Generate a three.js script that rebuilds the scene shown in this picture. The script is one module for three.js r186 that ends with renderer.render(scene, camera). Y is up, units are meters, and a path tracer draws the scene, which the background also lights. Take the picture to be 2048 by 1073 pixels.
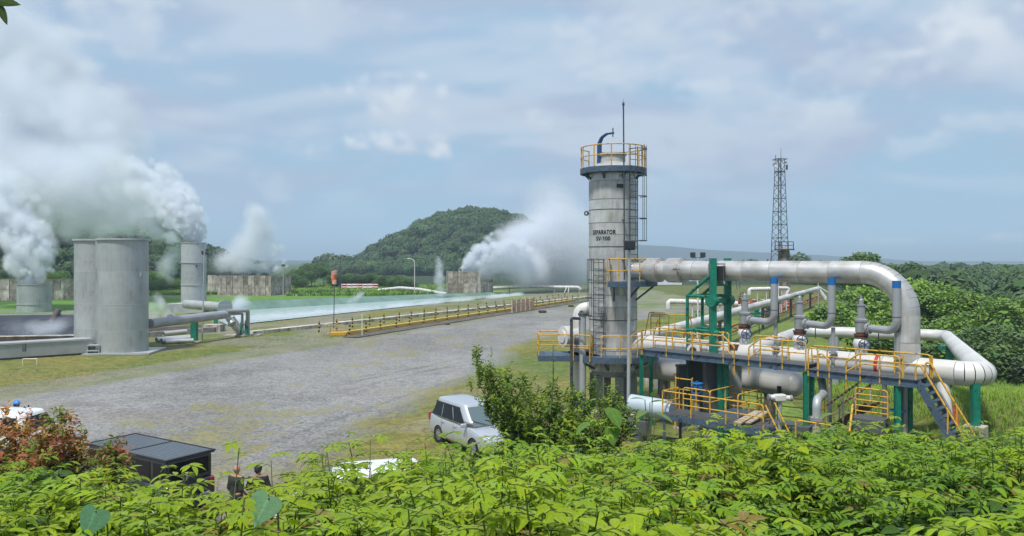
import * as THREE from 'three';
import { mergeGeometries, mergeVertices } from 'three/addons/utils/BufferGeometryUtils.js';
import { RoundedBoxGeometry } from 'three/addons/geometries/RoundedBoxGeometry.js';
import { MarchingCubes } from 'three/addons/objects/MarchingCubes.js';
import { Brush, Evaluator, SUBTRACTION } from 'three-bvh-csg';

// ---------------------------------------------------------------- camera, sun, exposure
const scene = new THREE.Scene();
const F = 1550, CX = 1024, HY = 520, EYE = 7.5;                 // lens in photograph pixels, horizon row, eye height over the yard
const camera = new THREE.PerspectiveCamera(2 * Math.atan(553 / F) * 180 / Math.PI, 2048 / 1106, 0.1, 14000);
camera.setViewOffset(2048, 1106, 0, 33, 2048, 1073);
camera.position.set(0, EYE, 0);
camera.lookAt(0, EYE, -10);
scene.add(camera);
const renderer = new THREE.WebGLRenderer({ antialias: true });
renderer.toneMapping = THREE.LinearToneMapping;
renderer.toneMappingExposure = 1.2;
renderer.shadowMap.enabled = true;
const sun = new THREE.DirectionalLight(new THREE.Color(1.0, 0.965, 0.9), 3.7);
sun.position.set(-31, 120, 55).add(new THREE.Vector3(0, 0, -60));
sun.target.position.set(0, 0, -60);
sun.castShadow = true;
sun.shadow.radius = 14;
sun.shadow.mapSize.set(4096, 4096);
Object.assign(sun.shadow.camera, { left: -110, right: 110, top: 120, bottom: -120, near: 1, far: 400 });
scene.add(sun, sun.target);
scene.fog = new THREE.FogExp2(new THREE.Color(0.66, 0.85, 1.0), 0.00045);

// ---------------------------------------------------------------- small tools
const V = (x, y, z) => new THREE.Vector3(x, y, z);
const { lerp, clamp, smoothstep } = THREE.MathUtils;
const sst = (a, b, x) => { const t = Math.min(1, Math.max(0, (x - a) / (b - a))); return t * t * (3 - 2 * t); };
function rng(seed) { let s = seed >>> 0; return () => { s = (s + 0x6d2b79f5) >>> 0; let t = Math.imul(s ^ (s >>> 15), 1 | s); t = (t + Math.imul(t ^ (t >>> 7), 61 | t)) ^ t; return ((t ^ (t >>> 14)) >>> 0) / 4294967296; }; }
const hash = (x, y, s = 0) => { let h = Math.imul(x | 0, 374761393) + Math.imul(y | 0, 668265263) + Math.imul(s | 0, 974634777); h = Math.imul(h ^ (h >>> 13), 1274126177); return ((h ^ (h >>> 16)) >>> 0) / 4294967296; };
function vnoise(x, y, s = 0, per = 0) {
  const ix = Math.floor(x), iy = Math.floor(y), fx = x - ix, fy = y - iy, u = fx * fx * (3 - 2 * fx), v = fy * fy * (3 - 2 * fy);
  const w = per ? (n) => ((n % per) + per) % per : (n) => n;
  const a = hash(w(ix), w(iy), s), b = hash(w(ix + 1), w(iy), s), c = hash(w(ix), w(iy + 1), s), d = hash(w(ix + 1), w(iy + 1), s);
  return a + (b - a) * u + (c - a) * v + (a - b - c + d) * u * v;
}
function fbm(x, y, o = 4, s = 0, per = 0) { let t = 0, a = 0.5, n = 0; for (let i = 0; i < o; i++) { t += a * vnoise(x, y, s + i * 17, per); n += a; a *= 0.5; x *= 2; y *= 2; per *= 2; } return t / n; }
const at = (px, py, d) => V((px - CX) / F * d, EYE - (py - HY) / F * d, -d);
const ground = (px, py, y = 0) => at(px, py, (EYE - y) * F / (py - HY));

// ---------------------------------------------------------------- sky: hazy tropical air with thin veils and a few cumulus
function makeSky() {
  const W = 1536, H = 768, data = new Float32Array(W * H * 4);
  // cumulus: direction given by azimuth (radians, + right) and elevation, half width, half height, strength
  const cum = [[-.138, .196, .085, .030, .85], [-.138, .142, .062, .022, .9], [-.262, .134, .05, .016, .7], [.023, .18, .03, .018, .6], [.15, .232, .07, .042, .4],
    [.378, .172, .045, .03, .5], [.54, .262, .06, .04, .6], [.475, .128, .05, .016, .35], [.465, .0215, .035, .0045, .6], [.57, .024, .02, .005, .6], [.34, .022, .02, .004, .3],
    [-.52, .30, .07, .05, .4], [-.40, .335, .06, .03, .35], [-.30, .075, .03, .01, .25], [.05, .05, .04, .02, .25], [-.56, .20, .10, .06, .45], [-.47, .26, .09, .05, .4], [-.60, .32, .10, .05, .5], [.15, .27, .12, .05, .35], [.36, .30, .12, .05, .4], [.56, .22, .10, .05, .5], [.42, .22, .09, .04, .35], [.26, .20, .06, .03, .35], [-.2, .30, .10, .03, .3], [.55, .15, .08, .015, .35], [-.36, .215, .05, .015, .3], [-.30, .09, .05, .02, .25]];
  const r = rng(77);
  for (let i = 0; i < 60; i++) { const a = (r() * 2 - 1) * Math.PI; if (Math.abs(a) < .75) continue; cum.push([a, .03 + r() * .5, .05 + r() * .09, .015 + r() * .035, .35 + r() * .5]); }
  for (let row = 0; row < H; row++) {
    const el = ((row + 0.5) / H - 0.5) * Math.PI, y = Math.sin(el), ch = Math.cos(el);
    for (let col = 0; col < W; col++) {
      const rd = ((col + 0.5) / W - 0.5) * 2 * Math.PI, x = Math.cos(rd) * ch, z = Math.sin(rd) * ch, az = Math.atan2(x, -z), i = (row * W + col) * 4;
      const up = Math.max(0, y), f = Math.pow(1 - up, 3), hz = 1 + .22 * Math.exp(-up / .05);
      let c = [lerp(.37, .345, f) * hz, lerp(.515, .53, f) * hz, lerp(.715, .685, f) * hz];
      if (y > -0.02) {
        const k = 1 / (up + 0.22), qx = x * k, qz = z * k;
        const wx = fbm(qx * 1.1 + 3, qz * 1.1, 3, 5), wz = fbm(qx * 1.1, qz * 1.1 + 7, 3, 9);
        const n1 = fbm(qx * 1.5 + wx * 1.6, qz * 2.2 + wz * 1.6, 5, 21), n2 = fbm(qx * 3.1 + wz * 2, qz * 4.6 + wx * 2, 5, 41);
        const low = sst(0.02, .15, el), veil = sst(.34, .62, n1) * .85 * (.3 + .7 * low), bright = sst(.44, .74, n2) * .9 * low;
        c = [lerp(c[0], .43, veil), lerp(c[1], .51, veil), lerp(c[2], .66, veil)];
        c = [lerp(c[0], .58, bright * .7), lerp(c[1], .67, bright * .7), lerp(c[2], .78, bright * .7)];
        const nn = fbm(az * 34, el * 60, 5, 61) - .5, n3 = fbm(az * 90, el * 120, 4, 71) - .5;
        for (const q of cum) {
          const dx = (az - q[0]) / q[2], dy = (el - q[1]) / q[3];
          if (dx * dx + dy * dy > 4) continue;
          const below = dy < 0 ? dy * 1.25 : dy * .95, d = 1 - Math.sqrt(dx * dx + below * below) + nn * 2.1 + n3 * .8, m = sst(0, .9, d) * q[4];
          const lit = clamp(.55 + dy * .45 + nn * .8, 0, 1);
          c = [lerp(c[0], lerp(.50, .74, lit), m), lerp(c[1], lerp(.575, .80, lit), m), lerp(c[2], lerp(.69, .86, lit), m)];
        }
      }
      data[i] = c[0] * .89; data[i + 1] = c[1] * .89; data[i + 2] = c[2] * .89; data[i + 3] = 1;
    }
  }
  const t = new THREE.DataTexture(data, W, H, THREE.RGBAFormat, THREE.FloatType);
  t.mapping = THREE.EquirectangularReflectionMapping; t.magFilter = t.minFilter = THREE.LinearFilter; t.needsUpdate = true;
  return t;
}
scene.background = scene.environment = makeSky();

// ---------------------------------------------------------------- textures and materials
function tex(w, h, fn, rx = 1, ry = rx, srgb = true) {
  const data = new Uint8Array(w * h * 4);
  for (let y = 0; y < h; y++) for (let x = 0; x < w; x++) { const c = fn(x / w, y / h, x, y), i = (y * w + x) * 4; for (let k = 0; k < 3; k++) data[i + k] = clamp(Array.isArray(c) ? c[k] : c, 0, 1) * 255; data[i + 3] = 255; }
  const t = new THREE.DataTexture(data, w, h); t.wrapS = t.wrapT = THREE.RepeatWrapping; t.magFilter = THREE.LinearFilter; t.minFilter = THREE.LinearMipmapLinearFilter; t.generateMipmaps = true;
  t.repeat.set(rx, ry); if (srgb) t.colorSpace = THREE.SRGBColorSpace; t.needsUpdate = true; return t;
}
const again = (t, rx, ry = rx) => { const c = t.clone(); c.repeat.set(rx, ry); c.needsUpdate = true; return c; };
const TX = {};
// weathered aluminium sheet: dull patches, drip stains, faint brown runs (4 m tile)
TX.clad = tex(512, 512, (u, v) => { const a = fbm(u * 6, v * 6, 5, 3, 6), s = fbm(u * 44, v * 3, 3, 9, 44), b = sst(.62, .8, fbm(u * 9, v * 5, 4, 31, 9)), m = .84 + (a - .5) * .30 + (s - .5) * .12; return [m - b * .06, m - b * .085, m - b * .12]; }, .25, .25);
TX.cladRough = tex(256, 256, (u, v) => .42 + (fbm(u * 8, v * 8, 4, 13, 8) - .5) * .6, .25, .25, false);
TX.paint = tex(512, 512, (u, v) => { const a = fbm(u * 5, v * 5, 5, 103, 5), s = fbm(u * 60, v * 2, 3, 19, 60), b = sst(.66, .82, fbm(u * 12, v * 3, 4, 131, 12)), m = .90 + (a - .5) * .2 + (s - .5) * .06; return [m - b * .06, m - b * .08, m - b * .11]; }, .2, .2);
TX.worn = tex(256, 256, (u, v) => { const a = fbm(u * 10, v * 10, 4, 203, 10), b = sst(.68, .78, fbm(u * 16, v * 16, 4, 231, 16)); const m = .9 + (a - .5) * .25; return [m - b * .35, m - b * .45, m - b * .5]; }, .8, .8);
TX.conc = tex(512, 512, (u, v, x, y) => { const a = fbm(u * 6, v * 6, 5, 303, 6), s = fbm(u * 50, v * 3, 4, 319, 50), g = hash(x, y, 5), m = .80 + (a - .5) * .5 + (s - .5) * .12 + (g - .5) * .08; const st = sst(.58, .75, fbm(u * 14, v * 2.0, 4, 331, 14)); return [m - st * .16, m - st * .18, m - st * .2]; }, .25, .25);
TX.bump = tex(256, 256, (u, v, x, y) => fbm(u * 16, v * 16, 4, 403, 16) * .7 + hash(x, y, 9) * .3, 1, 1, false);
TX.leaf = tex(64, 128, (u, v) => { const mid = Math.abs(u - .5), side = Math.abs(((v * 9 + mid * 5) % 1) - .5); const m = .86 + sst(.06, .0, mid) * .14 + sst(.12, .0, side) * .06 + (vnoise(u * 9, v * 18, 3) - .5) * .12; return [m, m, m * .96]; }, 1, 1);
TX.bark = tex(128, 256, (u, v) => { const m = .6 + (fbm(u * 12, v * 5, 4, 503, 12) - .5) * .8; return [m, m * .95, m * .88]; }, 2, 1);
TX.grate = tex(128, 128, (u, v) => (((v * 16) % 1) < .32 || ((u * 4) % 1) < .1 ? .95 : .45), 2, 2);

const std = (o) => new THREE.MeshStandardMaterial(o), phys = (o) => new THREE.MeshPhysicalMaterial(o);
const C = (r, g, b) => new THREE.Color(r, g, b);
const M = {
  shell: std({ color: C(.70, .70, .68), map: TX.clad, metalness: .25, roughness: .55, roughnessMap: TX.cladRough, bumpMap: TX.bump, bumpScale: .002 }),
  shell2: std({ color: C(.65, .65, .635), map: again(TX.clad, .31), metalness: .25, roughness: .55, bumpMap: TX.bump, bumpScale: .002 }),
  pipe: std({ color: C(.80, .785, .76), map: TX.clad, metalness: .55, roughness: .40 }),
  pipe2: std({ color: C(.76, .75, .73), map: again(TX.clad, .33, .29), metalness: .55, roughness: .44 }),
  white: std({ color: C(.78, .77, .74), map: TX.paint, metalness: .08, roughness: .45 }),
  white2: std({ color: C(.72, .715, .70), map: again(TX.paint, .3), metalness: .1, roughness: .45 }),
  vent: std({ color: C(.46, .48, .50), map: TX.paint, metalness: .35, roughness: .45 }),
  grey: std({ color: C(.30, .335, .345), map: TX.paint, metalness: .25, roughness: .5 }),
  greyLight: std({ color: C(.50, .53, .54), map: TX.paint, metalness: .3, roughness: .5 }),
  greyDark: std({ color: C(.12, .13, .14), map: TX.paint, metalness: .2, roughness: .6 }),
  deck: std({ color: C(.085, .135, .20), map: TX.worn, metalness: .2, roughness: .55 }),
  grating: std({ color: C(.24, .25, .26), map: TX.grate, metalness: .5, roughness: .6 }),
  yellow: std({ color: C(.72, .42, .045), map: TX.worn, roughness: .5 }),
  green: std({ color: C(.005, .22, .14), map: TX.worn, roughness: .45 }),
  blue: std({ color: C(.01, .13, .38), roughness: .45 }),
  blueDark: std({ color: C(.02, .07, .17), roughness: .45, metalness: .2 }),
  steel: std({ color: C(.10, .115, .125), map: TX.worn, metalness: .4, roughness: .5 }),
  rust: std({ color: C(.17, .06, .035), map: TX.worn, roughness: .8 }),
  orange: std({ color: C(.52, .12, .055), map: TX.worn, roughness: .7 }),
  red: std({ color: C(.46, .03, .03), roughness: .55 }),
  whitePaint: std({ color: C(.78, .77, .75), map: TX.worn, roughness: .6 }),
  black: std({ color: C(.015, .015, .017), roughness: .5 }),
  dark: std({ color: C(.03, .032, .035), roughness: .6 }),
  conc: std({ color: C(.60, .55, .48), map: TX.conc, roughness: .95, bumpMap: TX.bump, bumpScale: .006 }),
  conc2: std({ color: C(.54, .49, .42), map: again(TX.conc, .31), roughness: .95, bumpMap: TX.bump, bumpScale: .006 }),
  concLight: std({ color: C(.84, .80, .68), map: TX.conc, roughness: .95 }),
  wood: std({ color: C(.50, .40, .28), map: TX.worn, roughness: .85 }),
  bark: std({ color: C(.12, .095, .07), map: TX.bark, roughness: .95 }),
  twig: std({ color: C(.12, .15, .05), roughness: .9 }),
};
const leafMat = (r, g, b, o = {}) => phys({ color: C(r, g, b), map: TX.leaf, roughness: .95, transmission: .42, thickness: 0, specularIntensity: .4, clearcoat: .08, clearcoatRoughness: .35, side: THREE.DoubleSide, ...o });

// ---------------------------------------------------------------- geometry
const UPV = V(0, 1, 0);
function merge(list) {
  const out = list.flat(9).map((g) => { const n = g.index ? g.toNonIndexed() : g; for (const k of Object.keys(n.attributes)) if (!['position', 'normal', 'uv'].includes(k)) n.deleteAttribute(k); if (!n.attributes.uv) n.setAttribute('uv', new THREE.BufferAttribute(new Float32Array(n.attributes.position.count * 2), 2)); return n; });
  return out.length === 1 ? out[0] : mergeGeometries(out);
}
// texture coordinates in metres, by the way each face looks
function metres(g0) {
  const g = g0.index ? g0.toNonIndexed() : g0, p = g.attributes.position, n = g.attributes.normal, uv = new Float32Array(p.count * 2);
  for (let i = 0; i < p.count; i++) {
    const ax = Math.abs(n.getX(i)), ay = Math.abs(n.getY(i)), az = Math.abs(n.getZ(i));
    const [u, v] = ay > ax && ay > az ? [p.getX(i), p.getZ(i)] : ax > az ? [p.getZ(i), p.getY(i)] : [p.getX(i), p.getY(i)];
    uv[i * 2] = u; uv[i * 2 + 1] = v;
  }
  g.setAttribute('uv', new THREE.BufferAttribute(uv, 2)); return g;
}
const box = (w, h, d, x = 0, y = 0, z = 0, ry = 0) => metres(new THREE.BoxGeometry(w, h, d).rotateY(ry).translate(x, y, z));
const rbox = (w, h, d, r, x = 0, y = 0, z = 0, ry = 0) => metres(new RoundedBoxGeometry(w, h, d, 2, r).rotateY(ry).translate(x, y, z));
function orient(g, a, b) { const m = new THREE.Matrix4(), y = b.clone().sub(a).normalize(), x = Math.abs(y.y) > .999 ? V(1, 0, 0) : V(0, 1, 0).cross(y).normalize(), z = x.clone().cross(y).normalize(); m.makeBasis(x, y, z); return g.applyMatrix4(m).translate((a.x + b.x) / 2, (a.y + b.y) / 2, (a.z + b.z) / 2); }
function cyl(a, b, r, r2 = r, seg = 12, open = false) { const L = a.distanceTo(b), g = new THREE.CylinderGeometry(r2, r, L, seg, 1, open), uv = g.attributes.uv; for (let i = 0; i < uv.count; i++) uv.setXY(i, uv.getX(i) * 6.283 * r, uv.getY(i) * L); return orient(g, a, b); }
const bar = (a, b, w, t = w) => { const g = new THREE.BoxGeometry(w, a.distanceTo(b), t); return metres(orient(g, a, b)); };
// a round path with filleted corners
function pathOf(pts, bend, step = 10) {
  const out = [];
  pts.forEach((p, i) => {
    if (i === 0 || i === pts.length - 1 || !bend) { out.push(p.clone()); return; }
    const a = pts[i - 1].clone().sub(p).normalize(), b = pts[i + 1].clone().sub(p).normalize(), ang = Math.acos(clamp(a.dot(b), -1, 1));
    if (ang > 3.1) { out.push(p.clone()); return; }
    let tl = bend / Math.tan(ang / 2); tl = Math.min(tl, .48 * Math.min(pts[i - 1].distanceTo(p), pts[i + 1].distanceTo(p)) / (pts.length > 3 ? 1 : .5) * 1);
    const R = tl * Math.tan(ang / 2), c = p.clone().add(a.clone().add(b).normalize().multiplyScalar(R / Math.sin(ang / 2))), s = p.clone().addScaledVector(a, tl).sub(c), e = p.clone().addScaledVector(b, tl).sub(c), tot = s.angleTo(e), ax = s.clone().cross(e).normalize();
    for (let k = 0; k <= step; k++) out.push(c.clone().add(s.clone().applyAxisAngle(ax, tot * k / step)));
  });
  return out;
}
function sweep(path, r, seg = 16, caps = true, rf = null) {
  const P = [], N = [], U = [], I = []; let nrm = null, len = 0;
  for (let i = 0; i < path.length; i++) {
    const t = path[Math.min(i + 1, path.length - 1)].clone().sub(path[Math.max(i - 1, 0)]).normalize();
    if (!nrm) nrm = Math.abs(t.y) > .9 ? V(1, 0, 0) : V(0, 1, 0);
    nrm = nrm.clone().addScaledVector(t, -nrm.dot(t)).normalize();
    const bi = t.clone().cross(nrm);
    if (i) len += path[i].distanceTo(path[i - 1]);
    const rr = rf ? rf(i / (path.length - 1), len) : r;
    for (let k = 0; k <= seg; k++) { const a = k / seg * Math.PI * 2, d = nrm.clone().multiplyScalar(Math.cos(a)).addScaledVector(bi, Math.sin(a)); P.push(path[i].x + d.x * rr, path[i].y + d.y * rr, path[i].z + d.z * rr); N.push(d.x, d.y, d.z); U.push(k / seg * 6.283 * r, len); }
  }
  const w = seg + 1;
  for (let i = 0; i < path.length - 1; i++) for (let k = 0; k < seg; k++) { const a = i * w + k; I.push(a, a + 1, a + w, a + 1, a + w + 1, a + w); }
  if (caps) for (const [i, s] of [[0, -1], [path.length - 1, 1]]) {
    const t = path[Math.min(i + 1, path.length - 1)].clone().sub(path[Math.max(i - 1, 0)]).normalize().multiplyScalar(s), o = P.length / 3;
    P.push(path[i].x, path[i].y, path[i].z); N.push(t.x, t.y, t.z); U.push(0, 0);
    for (let k = 0; k <= seg; k++) { const j = (i * w + k) * 3; P.push(P[j], P[j + 1], P[j + 2]); N.push(t.x, t.y, t.z); U.push(0, 0); }
    for (let k = 0; k < seg; k++) s > 0 ? I.push(o, o + 1 + k, o + 2 + k) : I.push(o, o + 2 + k, o + 1 + k);
  }
  const g = new THREE.BufferGeometry();
  g.setAttribute('position', new THREE.Float32BufferAttribute(P, 3)); g.setAttribute('normal', new THREE.Float32BufferAttribute(N, 3)); g.setAttribute('uv', new THREE.Float32BufferAttribute(U, 2)); g.setIndex(I);
  return g;
}
const tube = (pts, r, bend = 0, seg = 10, caps = true) => sweep(pathOf(pts, bend, seg > 12 ? 12 : 6), r, seg, caps);
const lathe = (prof, seg = 40, x = 0, y = 0, z = 0) => new THREE.LatheGeometry(prof.map((p) => new THREE.Vector2(p[0], p[1])), seg).translate(x, y, z);
// a drum given by a polyline of [radius, height], hard edged at every corner
function drum(prof, seg = 48, x = 0, y = 0, z = 0) {
  const gs = [];
  for (let i = 0; i < prof.length - 1; i++) { const g = new THREE.LatheGeometry([new THREE.Vector2(...prof[i]), new THREE.Vector2(...prof[i + 1])], seg), uv = g.attributes.uv, R = Math.max(prof[i][0], .2); for (let k = 0; k < uv.count; k++) uv.setXY(k, uv.getX(k) * 6.283 * R, prof[i][1] + uv.getY(k) * (prof[i + 1][1] - prof[i][1] + Math.abs(prof[i + 1][0] - prof[i][0]))); gs.push(g.translate(x, y, z)); }
  return gs;
}

// ---------------------------------------------------------------- objects
const taken = new Map();
function numbered(n) { const k = taken.get(n) ?? 0; taken.set(n, k + 1); return k ? `${n}_${String(k).padStart(3, '0')}` : n; }
function thing(name, label, category, p = V(0, 0, 0), group) { const o = new THREE.Group(); o.name = numbered(name); o.position.copy(p); o.userData = { label, category }; if (group) o.userData.group = group; scene.add(o); return o; }
const rootOf = (o) => { while (o.parent && o.parent !== scene) o = o.parent; return o; };
function shadowed(m) { m.castShadow = m.receiveShadow = true; return m; }
// part(parent, name, geometry in world metres, material): a named mesh under its thing
function part(parent, name, gs, mat, label) { const r = rootOf(parent), g = merge([gs].flat(9).map((x) => x.clone())); g.translate(-r.position.x, -r.position.y, -r.position.z); const m = shadowed(new THREE.Mesh(g, mat)); m.name = name; if (label) m.userData.label = label; parent.add(m); return m; }
// the same small geometry at many places, each a mesh of its own
function pieces(parent, name, g, mat, spots) { const r = rootOf(parent); return spots.map((s, i) => { const m = shadowed(new THREE.Mesh(Array.isArray(g) ? g[i % g.length] : g, Array.isArray(mat) ? mat[i % mat.length] : mat)); m.name = name; const p = s.p ?? s; m.position.copy(p).sub(r.position); if (s.ry) m.rotation.y = s.ry; if (s.s) m.scale.copy(s.s); parent.add(m); return m; }); }
function solo(name, gs, mat, label, category, group) { const m = shadowed(new THREE.Mesh(merge([gs]), mat)); m.geometry.computeBoundingBox(); m.name = numbered(name); m.userData = { label, category }; if (group) m.userData.group = group; scene.add(m); return m; }
function setting(name, g, mat, kind = 'structure', label) { const m = shadowed(new THREE.Mesh(g, mat)); m.name = numbered(name); m.userData = { kind }; if (label) m.userData.label = label; scene.add(m); return m; }
function copyOf(o, p, label, turn = 0) { const c = o.clone(); c.name = numbered(o.name.replace(/_\d{3}$/, '')); c.userData = { ...o.userData, label: label ?? o.userData.label }; c.position.copy(p); c.rotation.y = turn; scene.add(c); return c; }
// guard rail: posts at the deck points, a rounded top rail that ends in posts, mid rails
function guard(parent, pts, { h = .9, mids = [.45], r = .028, drop = .22, mat = M.yellow, open = false, bend = .12 } = {}) {
  const u = (p, y) => p.clone().setY(p.y + y), a = pts[0], b = pts[pts.length - 1];
  const top = open ? pts.map((p) => u(p, h)) : [u(a, -drop), ...pts.map((p) => u(p, h)), u(b, -drop)];
  const m = part(parent, 'guardrail', [tube(top, r, bend, 8), ...mids.map((k) => tube(pts.map((p) => u(p, k)), r * .85, 0, 8))], mat);
  for (const p of open ? pts : pts.slice(1, -1)) part(m, 'post', cyl(u(p, -drop), u(p, h), r, r, 8), mat);
  return m;
}
function ladder(parent, foot, topY, across, w = .45, mat = M.steel, r = .022, pitch = .3) {
  const e = across.clone().multiplyScalar(w / 2), f1 = foot.clone().add(e), f2 = foot.clone().sub(e);
  const m = part(parent, 'ladder', [cyl(f1, f1.clone().setY(topY), r, r, 8), cyl(f2, f2.clone().setY(topY), r, r, 8)], mat);
  const g = cyl(e.clone().negate(), e, r * .7, r * .7, 6), spots = [];
  for (let y = foot.y + pitch; y < topY - .05; y += pitch) spots.push(foot.clone().setY(y));
  pieces(m, 'rung', g, mat, spots); return m;
}
// ================================================================ THE LAND
const edgeTable = [[-400, 8.5], [0, 8.6], [150, 8.6], [300, 7.4], [410, 5.8], [530, 5.8], [640, 7.6], [780, 8.2], [870, 9.4], [1000, 9.8], [1200, 10.6], [1600, 11.6], [2048, 12], [2500, 12]];
function bankEdge(x, z) { const px = CX + F * x / Math.max(.5, -z); for (let i = 0; i < edgeTable.length - 1; i++) if (px < edgeTable[i + 1][0]) return lerp(edgeTable[i][1], edgeTable[i + 1][1], clamp((px - edgeTable[i][0]) / (edgeTable[i + 1][0] - edgeTable[i][0]), 0, 1)); return 12; }
function bankY(x, z) {
  if (z > 0) return 5.5;
  const d = -z, e = bankEdge(x, z), top = 5.27 + .09 * sst(-1, 3.5, x) - .12 * (Math.min(d, e) - 3);
  return Math.max(0, top - Math.max(0, d - e) * .52);
}
const mound = (x, z, cx, cz, rx, rz, base, H, p = 2.2) => { const r = Math.hypot((x - cx) / rx, (z - cz) / rz); return r > 1.25 ? -1e3 : base + H * (1 - Math.pow(r, p)); };
const padEdge = (z) => 29 + Math.max(0, -z - 60) * .33;
function ridgeY(x, z) {
  const px = CX + F * x / Math.max(1, -z), y = px < 600 ? 521 : px < 1250 ? lerp(521, 489, sst(600, 1250, px)) : lerp(489, 531, clamp((px - 1250) / 750, 0, 1)), top = EYE + (HY - y + (fbm(px * .012, 3, 3, 8) - .5) * 4) * 2600 / F;
  return lerp(-30, top, Math.exp(-Math.pow((z + 2600) / 300, 2)));
}
function landY(x, z) {
  const d = -z;
  if (z > -14) return bankY(x, z) - .0;
  let h = 0;
  const out = Math.max(x - padEdge(z), 0, d - 218);
  if (d > 218) h = -Math.min(9, (d - 218) * .12);
  if (x > padEdge(z)) h = Math.min(h, -Math.min(8, (x - padEdge(z)) * .33));
  if (d > 400) h = Math.min(h, lerp(-9, -30, sst(400, 1800, d)));
  if (d > 1500) h = Math.max(h, ridgeY(x, z));
  h = Math.max(h, mound(x, z, -16, -455, x < -16 ? 88 : 66, 90, -12, 43, 2), mound(x, z, -204, -300, 100, 110, -6, 30), mound(x, z, 272, -320, 122, 130, -12, 8.5, 2), mound(x, z, 420, -900, 300, 160, -24, 22, 2));
  if (out > 8 && d < 1500) h += (fbm(x * .03, z * .03, 3, 77) - .5) * Math.min(3, out * .1);
  const berm = 1.7 * sst(13.5, 19, x) * sst(-47, -30, z) * (1 - .9 * sst(26, 34, x) * sst(-30, -45, z));
  return Math.max(h, bankY(x, z)) + berm;
}
const YX0 = -85, YX1 = 35, YZ0 = -13, YZ1 = -190;
function terrain() {
  const P = [], Cc = [], U = [], I = [], az = [];
  for (let i = 0; i <= 420; i++) az.push(-.82 + i / 420 * 1.64);
  for (let i = 1; i < 70; i++) az.push(.82 + i / 70 * (2 * Math.PI - 1.64));
  const rs = [.3]; while (rs[rs.length - 1] < 9000) rs.push(rs[rs.length - 1] * (rs[rs.length - 1] < 12 ? 1.05 : 1.032) + .04);
  const W = az.length;
  for (const r of rs) for (const a of az) {
    const x = r * Math.sin(a), z = -r * Math.cos(a), d = -z;
    let y = z > 0 ? 5.5 - Math.min(r, 4) * .0 : landY(x, z);
    const inYard = sst(YX0, YX0 + 3, x) * (1 - sst(YX1 - 3, YX1, x)) * sst(YZ1, YZ1 + 4, z) * (1 - sst(YZ0 - 1, YZ0, z));
    if (y < .3) y -= .07 * inYard;
    P.push(x, y, z); U.push(x, z);
    const n = fbm(x * .06, z * .06, 3, 15), g = fbm(x * .5, z * .5, 3, 25);
    let c = [.115 + n * .05, .165 + n * .05, .028];
    if (d > 20 && x > -10) c = [.15 + n * .05, .185 + n * .04, .035];
    const wild = Math.max(sst(0, 10, x - padEdge(z)), sst(214, 240, d), sst(12, 22, 0));
    c = [lerp(c[0], .03, wild), lerp(c[1], .07, wild), lerp(c[2], .018, wild)];
    if (x < -60 && d > 120) { const w = sst(.35, .6, n); c = [lerp(.09, .05, w), lerp(.19, .11, w), .025]; }
    if (d > 700) { const f = sst(700, 1600, d), m = fbm(x * .004, z * .0025, 4, 35), town = sst(.66, .72, fbm(x * .006, z * .004, 3, 55)) * (d < 5200 ? 1 : 0); if (d > 1900) { c = [.02, .045, .03]; } else c = [lerp(c[0], .05 + m * .07 + town * .3, f), lerp(c[1], .10 + m * .08 + town * .24, f), lerp(c[2], .045 + m * .04 + town * .25, f)]; }
    if (r < 20 && z < 0 && y > .5) c = [.05 + g * .03, .06 + g * .03, .022];
    Cc.push(...c.map((k) => k * (.75 + g * .5)));
  }
  for (let i = 0; i < rs.length - 1; i++) for (let k = 0; k < W; k++) { const a = i * W + k, b = i * W + (k + 1) % W; I.push(a, b, a + W, b, b + W, a + W); }
  const g = new THREE.BufferGeometry();
  g.setAttribute('position', new THREE.Float32BufferAttribute(P, 3)); g.setAttribute('color', new THREE.Float32BufferAttribute(Cc, 3)); g.setAttribute('uv', new THREE.Float32BufferAttribute(U, 2)); g.setIndex(I); g.computeVertexNormals();
  const ny = g.attributes.normal; if (ny.getY(2000) < 0) { const idx = g.index.array; for (let i = 0; i < idx.length; i += 3) { const t = idx[i]; idx[i] = idx[i + 1]; idx[i + 1] = t; } g.computeVertexNormals(); }
  const grass = tex(512, 512, (u, v, x, y) => { const a = fbm(u * 24, v * 24, 4, 61, 24), b = hash(x, y, 3), m = .78 + (a - .5) * .5 + (b - .5) * .25; return [m, m, m * .96]; }, .14, .14);
  setting('terrain', g, std({ vertexColors: true, map: grass, roughness: 1, bumpMap: again(TX.bump, .6), bumpScale: .05 }));
}
terrain();

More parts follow.
